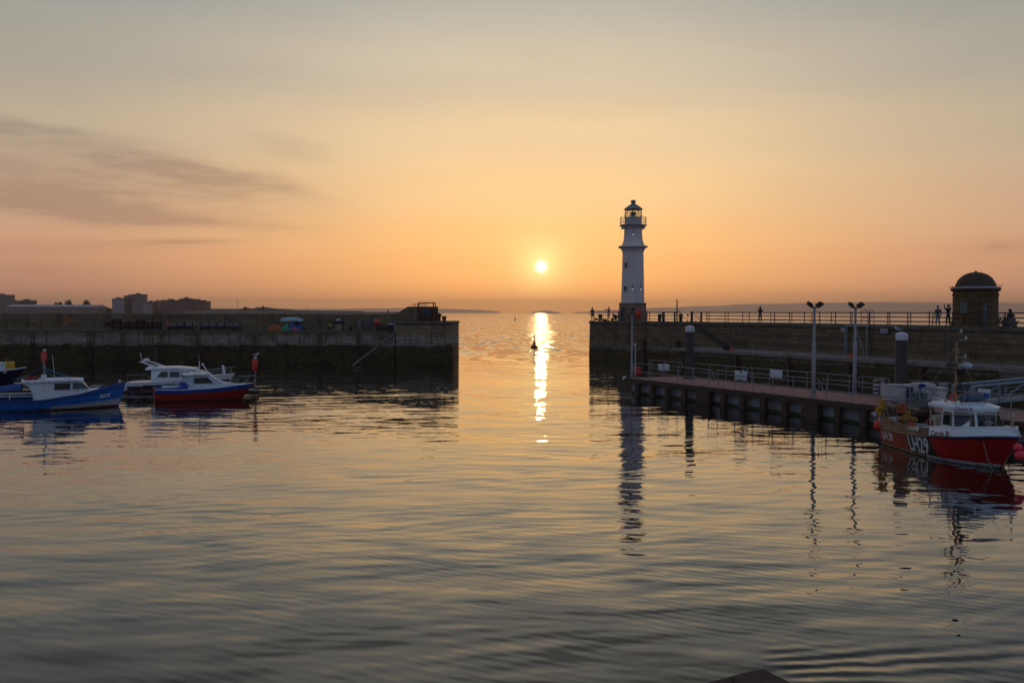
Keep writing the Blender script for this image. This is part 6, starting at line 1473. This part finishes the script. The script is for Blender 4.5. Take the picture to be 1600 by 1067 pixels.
# lifebuoy ring on the parapet, red marker cone
q = at(106, 501, PY0 - .06); r = empty('lifebuoy', (q.x, PY0 - .07, q.z), 0, 'orange ring lifebuoy hung on the left breakwater parapet', 'lifebuoy')
m2 = MB(); m2.torus((0, 0, 0), .33, .075, 26, 8, Matrix.Rotation(R(90), 3, 'X')); m2.build('ring', M_('worn_orange', (.55, .13, .05), .6), r); m2 = MB(); m2.bbox(-.05, .05, .02, .06, .2, .5, .01); m2.build('bracket', DARKST, r)
q = qp(262, QY + .9); r = empty('marker_cone', q + Vector((0, 0, .0)), 0, 'small red marker cone standing behind the creel wall', 'cone'); m2 = MB(); m2.lathe([(.24, 0), (.24, .04), (.18, .06), (.04, 1.0), (.02, 1.04)], 12); m2.build('cone', M_('worn_orange', (.40, .09, .04), .6), r); m2 = MB(); m2.lathe([(.098, .58), (.078, .74)], 12); m2.build('band', WHITE, r)
# netting, tarpaulins and upturned boat
def drape(name, px0, px1, h_, Yd, mat, lab, cat, seed, d=1.4, z=ZQ):
    a = qp(px0, Yd, z); b = qp(px1, Yd, z); W = b.x - a.x; r = empty(name, ((a.x + b.x) / 2, Yd, z), 0, lab, cat); rr = random.Random(seed); ph = [rr.uniform(0, 6) for _ in range(6)]
    m2 = MB()
    def f(u, v):
        x = (u - .5) * W; y = (v - .5) * d; e = max(0, 1 - (2 * abs(u - .5)) ** 2.6) * max(0, 1 - (2 * abs(v - .5)) ** 3); return Vector((x, y, h_ * (e ** .6) * (.78 + .16 * math.sin(5 * u + ph[0]) + .10 * math.sin(11 * u + ph[1] + 4 * v)) + .04 * math.sin(17 * u + 9 * v + ph[2]) * e))
    m2.grid(f, 34, 12); o = m2.build('sheet', mat, r); return r
drape('net_heap', 420, 444, .85, QY - .2, M_('orange_net', (.34, .09, .02), .9, var=.3, scale=7), 'heap of dull orange net beside the upturned pale blue boat', 'net', 1)
drape('green_cover', 440, 455, .80, QY - .5, M_('green_tarp', (.02, .22, .14), .7), 'bright green cover between the orange net and the blue cover', 'cover', 2, d=1.0)
drape('blue_cover', 450, 474, 1.1, QY - .15, M_('blue_tarp2', (.02, .05, .24), .7), 'dark blue cover under the upturned pale blue boat', 'cover', 3)
drape('pink_cover', 455, 468, .55, QY - .95, M_('pink_tarp', (.30, .08, .12), .7), 'dusky pink cover heaped in front of the blue cover', 'cover', 4, d=.7)
a = qp(440, QY - .1); b = qp(473.5, QY - .1); r = empty('upturned_dinghy', ((a.x + b.x) / 2, QY + .1, ZQ + 1.0), R(-3), 'pale blue dinghy lying upside down on covers on the left quay', 'dinghy'); W = (b.x - a.x)
m2 = MB(); m2.grid(lambda u, v: Vector(((u - .5) * W, math.cos(math.pi * v) * .62 * (1 - max(0, 2 * u - 1) ** 3 * .7), .05 + .38 * (math.sin(math.pi * v) ** .6) * (1 - .35 * max(0, 2 * u - 1) ** 2) + .10 * math.sin(math.pi * u))), 20, 14); o = m2.build('hull', M_('pale_blue_hull', (.30, .42, .50), .4), r); o.modifiers.new('t', 'SOLIDIFY').thickness = .03
m2 = MB(); m2.tube([((u - .5) * W, -.63 * (1 - max(0, 2 * u - 1) ** 3 * .7), .05 + .10 * math.sin(math.pi * u)) for u in [i / 12 for i in range(13)]], .04, 6); m2.build('gunwale', WHITE, r)
drape('dark_net_mound', 458, 470, 1.5, QY + 1.55, BAGM, 'dark rounded net mound against the parapet behind the dinghy', 'net', 6, d=.8)
def crate(px0, px1, ytop, mat, lab, name='crate', Yd=QY - .4, d=.8, ybase=None, lid=False, cat=None):
    a = at(px0, ytop, Yd); b = at(px1, ytop, Yd); zb_ = ZQ if ybase is None else at(px0, ybase, Yd).z; W = b.x - a.x; H = a.z - zb_
    r = empty(name, ((a.x + b.x) / 2, Yd + d / 2, zb_), rnd.uniform(-.1, .1), lab, cat or name)
    m2 = MB(); m2.bbox(-W / 2, W / 2, -d / 2, d / 2, 0, H, .03)
    for k in range(3): m2.box(-W / 2 - .015, W / 2 + .015, -d / 2 - .015, d / 2 + .015, H * (.15 + .32 * k), H * (.15 + .32 * k) + .03)
    m2.build('body', mat, r); m2 = MB(); m2.bbox(-W / 2 - .03, W / 2 + .03, -d / 2 - .03, d / 2 + .03, H - .05, H + .02, .015); m2.build('rim', mat, r); return r
def stool(px, h_, lab):
    r = empty('trestle', qp(px, QY - .7), rnd.uniform(-.2, .2), lab, 'trestle', 'small trestles on the left quay'); m2 = MB(); m2.bbox(-.2, .2, -.15, .15, h_, h_ + .05, .01); m2.build('top', TIMBER, r)
    for x in (-.16, .16):
        for y in (-.1, .1): m2 = MB(); m2.tube([(x, y, 0), (x * .8, y, h_)], .025, 5); m2.build('leg', CREELG, r)
stool(500, .55, 'leftmost of three small trestles left of the beige crate'); stool(507.5, .6, 'middle one of three small trestles left of the beige crate'); stool(514, .52, 'rightmost of three small trestles, below the yellow green bundle')
crate(524, 534, 506.5, M_('beige_crate', (.26, .19, .14), .8), 'beige crate on the left quay with a dark box on top')
crate(520, 537, 501.5, BAGM, 'dark flat box lying on the beige crate', 'dark_box', ybase=506.3, Yd=QY - .45, cat='box')
heap('white_bag', Vector((qp(528.5).x, QY - .1, at(528, 501.2, QY).z + .05)), .26, M_('white_sack', (.55, .55, .58), .8), 'white sack on top of the dark box above the beige crate', 'sack', 21, sz=.8)
heap('bundle', Vector((qp(518.5).x, QY - 1.1, ZQ + .62)), .24, M_('lime_cloth', (.30, .34, .03), .8), 'yellow green bundle beside the beige crate', 'bundle', 22)
crate(538, 546.5, 509.0, M_('grey_brown_crate', (.14, .12, .10), .8), 'grey brown crate first to the right of the beige crate')
crate(549, 557, 509.6, CREELB, 'tan crate second to the right of the beige crate'); crate(558, 566, 509.2, M_('grey_brown_crate', (.14, .12, .10), .8), 'grey brown crate left of the two touching tan crates')
crate(567, 574.5, 509.6, CREELB, 'tan crate under the grey upright box'); crate(576, 588, 509.0, CREELB, 'widest tan crate, in front of the slate blue crate')
crate(559, 563.5, 501.0, M_('mauve_box', (.17, .15, .18), .7), 'small mauve grey upright box standing on the crates', 'upright_box', ybase=509, Yd=QY + .3, cat='box')
crate(573, 585, 501.5, M_('slate_crate', (.09, .10, .13), .7), 'slate blue crate behind the tan crates, left of the red buoy', ybase=509, Yd=QY + .2)
q = at(590, 503.5, QY); buoy(Vector((q.x, QY - .3, q.z)), .40, M_('faded_buoy', (.52, .07, .06), .5), 'round red buoy lying on the crates of the left quay')
drape('dark_net_mound', 592, 606, .9, QY + .1, BAGM, 'low black net mound right of the red buoy', 'net', 8); drape('dark_net_mound', 535, 560, .55, QY + .9, BAGM, 'long low black net mound behind the crates', 'net', 9)
crate(606, 613, 505, M_('white_box', (.45, .46, .48), .6), 'small white box near the top of the steps', 'white_box', ybase=508, Yd=QY, cat='box'); crate(605.5, 613.5, 508, BAGM, 'black crate under the small white box', 'crate')
crate(614.5, 621.5, 508.5, M_('lilac_bin', (.22, .21, .25), .6), 'lilac grey bin heaped with a white sack at the top of the steps', 'bin', Yd=FY - .0, d=.7)
heap('white_bag', Vector((qp(618, FY + .3).x, FY + .3, at(618, 508, FY + .3).z + .05)), .22, M_('white_sack', (.55, .55, .58), .8), 'white sack heaped on the lilac grey bin', 'sack', 25, sz=.8)
# rusty frame and container on the end block
BYD = 110.0
def bq(px, py, Y=BYD): return at(px, py, Y)
a = bq(652, 480); b = bq(677, 480); r = empty('rusty_container', ((a.x + b.x) / 2, BYD + .8, ZB - .02), 0, 'rusty brown container with dark front on the end block of the left breakwater', 'container')
W = b.x - a.x; H = a.z - ZB
m2 = MB(); m2.bbox(-W / 2, W / 2, -.8, .8, .06, H, .03)
for k in range(9): m2.box(-W / 2 + W * k / 8 - .04, -W / 2 + W * k / 8 + .04, -.84, -.79, .08, H - .04)
m2.build('body', RUST, r); m2 = MB(); m2.bbox(-W * .22, W * .40, -.88, -.84, .35, H - .08, .01); m2.build('dark_front', M_('slate_panel', (.045, .04, .055), .6), r)
m2 = MB(); m2.tube([(-W * .1, -.9, H - .35), (W * .12, -.9, H - .33)], .04, 5); m2.build('handle', GALV, r)
r2 = empty('open_steelwork', ((a.x + b.x) / 2, BYD + .2, ZB - .02), 0, 'rusty open frame standing taller than the container on the end block', 'frame')
xa, xb = bq(654.5, 474).x - r2.location.x, bq(680.5, 474).x - r2.location.x; zt_ = bq(660, 473.4).z - ZB + .02
for x in (xa, xb, xb - .22):
    m2 = MB(); m2.tube([(x, -.55, 0), (x, -.55, zt_)], .055, 4, smooth=False); m2.build('upright', RUST, r2)
m2 = MB(); m2.tube([(xa, -.55, zt_), (xb, -.55, zt_)], .06, 4, smooth=False); m2.tube([(xa, -.55, zt_ - .42), (xa + .6, -.55, zt_ - .45)], .03, 4); m2.tube([(xa + 1.0, -.55, zt_), (xa + .9, -.55, zt_ - .35)], .03, 4); m2.build('top_bar', RUST, r2)
r3 = empty('rusty_railing', (bq(641, 478).x, PY0 + .2, bq(641, 478.8, PY0).z), 0, 'short broken rusty railing on the raised end of the parapet', 'railing')
xr = bq(660, 478).x - bq(641, 478).x
m2 = MB(); m2.tube([(0, 0, .24), (xr, 0, .26)], .03, 5); m2.build('rail', RUST, r3)
for k in range(6): m2 = MB(); m2.tube([(xr * k / 5, 0, -.03), (xr * k / 5 + .04, 0, .28 + .06 * (k % 3))], .03, 5); m2.build('post', RUST, r3)
# anchors, bent bars leaning, drums and bollards
for i, (p0, p1) in enumerate((((637, 501), (642, 492)), ((643, 502), (649, 488)), ((646, 500), (654, 486.5)), ((650, 499), (655, 500)))):
    a_ = at(*p0, BYD - .6); b_ = at(*p1, BYD - .2); a_.z = max(a_.z, ZB + .02); m2 = MB(); m2.tube([a_, a_.lerp(b_, .5) + Vector((.1, 0, .08)), b_], .045, 6); tag(m2.build('bent_bar', M_('pale_driftwood', (.22, .15, .10), .8)), ['short', 'long curved', 'steep', 'low'][i] + ' rusty bar leaning left of the rusty container', 'bar')
for i, px in enumerate((626, 632.5, 639)):
    r = empty('small_bollard', (at(px, 503, 108.2).x, 108.2, ZB), 0, ['leftmost of three low bollards on the end block', 'middle of three low bollards on the end block', 'right one of three low bollards, nearest the rusty container'][i], 'bollard', 'low bollards on the end block'); m2 = MB(); m2.lathe([(.11, 0), (.10, .32), (.15, .36), (.14, .44), (.05, .47)], 12); m2.build('head', M_('stone_bollard', (.16, .12, .10), .8), r); m2 = MB(); m2.lathe([(.16, 0), (.16, .03)], 12); m2.build('base', M_('stone_bollard', (.16, .12, .10), .8), r)
for px, w_, h_, lab in ((685.5, .36, .85, 'dark rounded drum at the foot of the parapet end'), (694, .34, .55, 'stubby dark mushroom bollard at the corner of the end block')):
    r = empty('iron_bollard', (at(px, 500, 109.2).x, 109.2, ZB), 0, lab, 'bollard'); m2 = MB(); m2.lathe([(w_ * .7, 0), (w_ * .62, h_ * .6), (w_ * .9, h_ * .8), (w_ * .92, h_), (w_ * .3, h_ * 1.12)], 16); m2.build('head', RUST, r); m2 = MB(); m2.lathe([(w_ * .95, 0), (w_ * .95, .05)], 16); m2.build('base', RUST, r)

# ------------------------------------------------------------------ navigation buoys
q = onz(835, 543, 0); r = empty('channel_buoy', q, .3, 'dark red channel buoy with top mark floating in the sun glitter', 'buoy')
m2 = MB(); m2.lathe([(.4, -.4), (.60, -.05), (.62, .22), (.45, .34), (.16, .42)], 20); m2.build('float', M_('buoy_dark_red', (.16, .02, .015), .5), r)
m2 = MB(); [m2.tube([(.30 * math.cos(a), .30 * math.sin(a), .38), (.09 * math.cos(a), .09 * math.sin(a), 1.45)], .035, 5) for a in (0, 1.57, 3.14, 4.71)]; m2.lathe([(.26, .45), (.20, 1.05)], 12); m2.lathe([(.15, 1.42), (.15, 1.5)], 10); m2.build('tower', M_('buoy_dark_red', (.16, .02, .015), .5), r)
m2 = MB(); m2.tube([(0, 0, 1.45), (0, 0, 1.75)], .03, 5); m2.lathe([(.15, 1.72), (.15, 2.08), (.10, 2.14)], 12); m2.build('top_mark', DARKST, r)
q = onz(805, 499.8, 0); r = empty('spar_buoy', q, 0, 'tiny distant spar buoy left of the sun glitter', 'buoy'); m2 = MB(); m2.lathe([(.7, -.5), (.8, .3), (.3, .7), (.16, 2.6)], 10); m2.build('body', DARKST, r)

# ------------------------------------------------------------------ foreground stone corner just breaking the surface
FST = stone_mat('submerged_stone', (.085, .052, .040), (.075, .052, .040), (.07, .048, .038), -2, -1, .9, 1.4, 'X', mossy=.25, lime=0, patch=(.10, .07, .06))
r = empty('stone_slab', (4.2, 15.9, 0), 0, 'wet brown stone corner just above the water at the bottom edge of the view', 'stone')
tip = onz(1192, 1040.5, .05); lf = onz(1084, 1067.5, .05); rt = onz(1248, 1067.5, .05)
L2 = tip + (lf - tip) * 3.2; R2 = tip + (rt - tip) * 1.9
bm = bmesh.new(); poly = [tip, tip.lerp(lf, .35) + Vector((0, .03, 0)), lf, L2, Vector((L2.x + .6, 9, .05)), Vector((R2.x + 2.2, 9, .05)), R2, rt]
m2 = MB(); N2 = len(poly); cen_ = Vector((4.0, 13.2, .05))
for i in range(N2):
    a_, b_ = poly[i], poly[(i + 1) % N2]; out = lambda p_: p_ + (p_ - cen_).normalized() * .10
    m2.grid(lambda u, v, a_=a_, b_=b_: (a_.lerp(b_, u) * (1 - v) + cen_ * v) + Vector((0, 0, -.045 * (v == 0) + .012 * mnoise.noise(Vector((a_.lerp(b_, u) * (1 - v) + cen_ * v) * 1.7)))), 22, 16)
    m2.add([a_ - Vector((0, 0, .045)), b_ - Vector((0, 0, .045)), b_ - Vector((0, 0, 1.2)), a_ - Vector((0, 0, 1.2))], [(0, 1, 2, 3)])
m2.v = [v - r.location for v in m2.v]; m2.build('slab', FST, r)
for i, (px, py) in enumerate(((1487, 968.5), (1494.5, 992.5))):
    q = onz(px, py, .004); m2 = MB(); m2.tube([q, q + Vector((.07, .03, .006)), q + Vector((.12 - .06 * i, -.02, .004))], [.006, .014, .006], 5); tag(m2.build('floating_twig', BLACK), 'tiny dark twig floating on the calm water at lower right, the %s one' % ('farther' if i == 0 else 'nearer'), 'twig')

# ------------------------------------------------------------------ far town
CITYD = 1150.0
def facade(name, c, wc, sx, sz, off=.45):
    m, T = newmat(name); co = T.new('ShaderNodeTexCoord').outputs['Object']; x, y, z = T.sep(co)
    br = T.new('ShaderNodeTexBrick'); T.put(br.inputs['Vector'], T.comb(T.math('ADD', x, y), z, 0.0)); br.inputs['Scale'].default_value = 1; br.offset = 0
    br.inputs['Brick Width'].default_value = sx; br.inputs['Row Height'].default_value = sz; br.inputs['Mortar Size'].default_value = min(sx, sz) * .26; br.inputs['Mortar Smooth'].default_value = .1
    br.inputs['Color1'].default_value = (*wc, 1); br.inputs['Color2'].default_value = (wc[0] * 1.5, wc[1] * 1.5, wc[2] * 1.5, 1); br.inputs['Mortar'].default_value = (*c, 1)
    n_ = T.noise(co, .08, 3)[0]; cc_ = T.mix(1.0, br.outputs[0], T.ramp(n_, [(.3, (.8,) * 3), (.7, (1.2,) * 3)]), 'MULTIPLY')
    b = T.new('ShaderNodeBsdfPrincipled'); T.put(b.inputs['Base Color'], cc_); b.inputs['Roughness'].default_value = .8
    T.l.new(b.outputs[0], T.new('ShaderNodeOutputMaterial').inputs[0]); return m
FAC1 = facade('tower_facade', (.24, .20, .19), (.05, .05, .06), 3.2, 3.0); FAC2 = facade('brick_facade', (.20, .13, .11), (.05, .04, .05), 3.0, 3.0); FAC3 = facade('pale_facade', (.36, .34, .34), (.09, .09, .10), 2.6, 3.0)
ROOFG = M_('far_roof', (.16, .15, .16), .8); ROOFP = M_('pale_long_roof', (.42, .40, .40), .6)
def bldg(blocks, lab, fac, cat='building', dep=18, Yd=CITYD, name='building', roofm=None, gable=False):
    a = at(blocks[0][0], 484, Yd); r = empty(name, (a.x, Yd, 0), 0, lab, cat)
    for j, (p0, p1, yt) in enumerate(blocks):
        A = at(p0, yt, Yd); B = at(p1, yt, Yd); m2 = MB(); x0_, x1_ = A.x - a.x, B.x - a.x; dy = j * .9
        m2.box(x0_ + .02 * j, x1_, dy, dy + dep, 0, A.z); m2.build('wall', fac, r)
        m2 = MB()
        if gable: m2.add([(x0_, dy - .5, A.z), (x1_, dy - .5, A.z), (x1_, dy + dep / 2, A.z + 2.6), (x0_, dy + dep / 2, A.z + 2.6), (x0_, dy + dep, A.z), (x1_, dy + dep, A.z)], [(0, 1, 2, 3), (3, 2, 5, 4), (0, 3, 4), (1, 5, 2)])
        else: m2.box(x0_ - .3, x1_ + .3, dy - .3, dy + dep + .3, A.z, A.z + .5); m2.box(x0_ + (x1_ - x0_) * .35, x0_ + (x1_ - x0_) * .6, dy + 3, dy + 9, A.z + .5, A.z + 1.9)
        m2.build('roof', roofm or ROOFG, r)
    return r
bldg([(-14, 11, 461)], 'dark tower block cut off by the left edge of the view', FAC1)
bldg([(12, 31, 471.5)], 'low grey block just right of the dark tower at the left edge', FAC2, Yd=1200)
bldg([(31, 46.5, 469.5)], 'slightly taller grey block above the long pale roof', FAC2, Yd=1190)
bldg([(9, 153, 479.2)], 'very long low warehouse with pale roof on the far shore', M_('warehouse_wall', (.20, .17, .16), .8), name='warehouse', roofm=ROOFP, gable=True, dep=24, Yd=1100, cat='warehouse')
bldg([(175, 194, 467.6), (177, 186, 466.6)], 'pale lower tower left of the tall far tower blocks', FAC3)
bldg([(193.5, 206, 462.6)], 'brown tower block between the pale tower and the tallest one', FAC2, Yd=1165)
bldg([(205.5, 221.5, 460.2)], 'tallest far tower block', FAC1)
bldg([(227, 239, 472)], 'small reddish block right of the tallest far tower', FAC2)
bldg([(239.5, 248, 471)], 'small grey block left of the wide far apartment complex', FAC1, Yd=1180)
bldg([(251, 280, 469.4), (279, 300, 467.6), (284, 292, 466.4), (299.5, 313, 469.4), (312.5, 320.5, 471.2)], 'wide stepped far apartment complex', FAC2)
bldg([(222, 229, 474.5)], 'tiny low house directly right of the tallest far tower', FAC3, Yd=1120)
# far trees: trunk and crowns of many small leaf clumps
LEAF = M_('far_foliage', (.045, .040, .022), .9, var=.5, scale=.3)
def far_tree(px, ytop, wpx, lab, Yd=1150, ybase=482):
    q = at(px, ybase, Yd); top_ = at(px, ytop, Yd); Hh = top_.z - 3.0; rw_ = wpx / 2 / FPX * Yd; r = empty('tree', (q.x, Yd, 3.0), 0, lab, 'tree', 'trees on the far shore'); rr = random.Random(int(px * 7))
    m2 = MB(); m2.tube([(0, 0, -3), (0, 0, Hh * .5), (.5, 0, Hh * .8)], [.5, .4, .15], 6)
    for k in range(5): a = rr.uniform(0, 6.28); m2.tube([(0, 0, Hh * .4), (math.cos(a) * rw_ * .5, math.sin(a) * rw_ * .5, Hh * .7)], [.2, .08], 4)
    m2.build('trunk', TIMBER, r); m2 = MB()
    for k in range(900):
        a = rr.uniform(0, 6.28); u = rr.uniform(-1, 1); s = rr.random() ** .4; lob = 1 + .2 * math.sin(3 * a + px) * math.cos(4 * u)
        c_ = Vector((math.cos(a) * math.sqrt(1 - u * u) * rw_ * s * lob, math.sin(a) * math.sqrt(1 - u * u) * rw_ * s, Hh * .56 + u * Hh * .42 * s * lob)); d1 = Vector((rr.uniform(-1, 1), rr.uniform(-1, 1), rr.uniform(-1, 1))).normalized() * rr.uniform(.4, .8); d2 = d1.orthogonal().normalized() * rr.uniform(.35, .7)
        m2.add([c_ - d1, c_ + d2, c_ + d1, c_ - d2], [(0, 1, 2, 3)])
    m2.build('crown', LEAF, r)
far_tree(87.5, 472.5, 6, 'smallest round tree on the far shore above the long pale roof'); far_tree(94.5, 471.5, 8, 'small bushy tree second from the left on the far shore')
far_tree(107, 468.8, 13, 'biggest bushy tree above the middle of the long pale roof'); far_tree(135, 468.8, 12, 'lone round tree above the right part of the long pale roof')
far_tree(152, 479, 8, 'low dark tree at the right end of the long pale roof', ybase=486); far_tree(228, 469.5, 7, 'tree between the tallest far tower and the small reddish block', Yd=1190); far_tree(383.5, 479.5, 5, 'small tree on the low far headland at its left'); far_tree(411, 477.8, 2.4, 'thin tree on the crest of the low far headland')
far_tree(165, 479.5, 14, 'wide low bush left of the pale far tower', ybase=486)
for px, yt, lab in ((371.5, 466, 'tall thin mast on the low far headland'), (480, 478, 'thin mast halfway along the far sea wall')):
    q = at(px, 484, 1160); tp = at(px, yt, 1160); m2 = MB(); m2.tube([(q.x, 1160, 0), (tp.x, 1160, tp.z)], [.35, .15], 5); m2.tube([(q.x - .8, 1160, tp.z * .8), (q.x + .8, 1160, tp.z * .8)], .1, 4); tag(m2.build('far_mast', DARKST), lab, 'mast')
a = at(430, 485.6, 1020); b = at(568, 485.8, 1020); c_ = at(622, 487.4, 1020); r = empty('sea_wall', (a.x, 1020, 0), 0, 'long pale sea wall on the far shore ending in a low tip', 'sea wall')
m2 = MB(); m2.box(-95, b.x - a.x, 0, 6, -1, a.z); m2.build('wall', M_('far_concrete', (.30, .25, .21), .9), r); m2 = MB(); m2.box(b.x - a.x, c_.x - a.x + 3, 0.5, 6, -1, c_.z); m2.build('low_tip', M_('far_concrete', (.30, .25, .21), .9), r)
q = at(606, 487, 1015); tp = at(606, 484.3, 1015); m2 = MB(); m2.lathe([(.8, 0), (.7, tp.z * .8), (1.0, tp.z * .82), (.5, tp.z)], 10, (q.x, 1015, 0)); tag(m2.build('beacon', DARKST), 'tiny beacon on the low tip of the far sea wall', 'beacon')
HAZE_DENS = 0.00009
# ------------------------------------------------------------------ the air
hz, T = newmat('haze_air')
pv = T.new('ShaderNodeVolumePrincipled')
pv.inputs['Color'].default_value = (1.0, .80, .66, 1); pv.inputs['Density'].default_value = HAZE_DENS
pv.inputs['Anisotropy'].default_value = .72
T.l.new(pv.outputs[0], T.new('ShaderNodeOutputMaterial').inputs['Volume'])
mb = MB(); mb.box(-15500, 15500, -80, 18000, -1.5, 215)
h = mb.build('haze', hz); tag(h, 'warm pink evening haze over the sea and far shore', 'haze', kind='stuff')
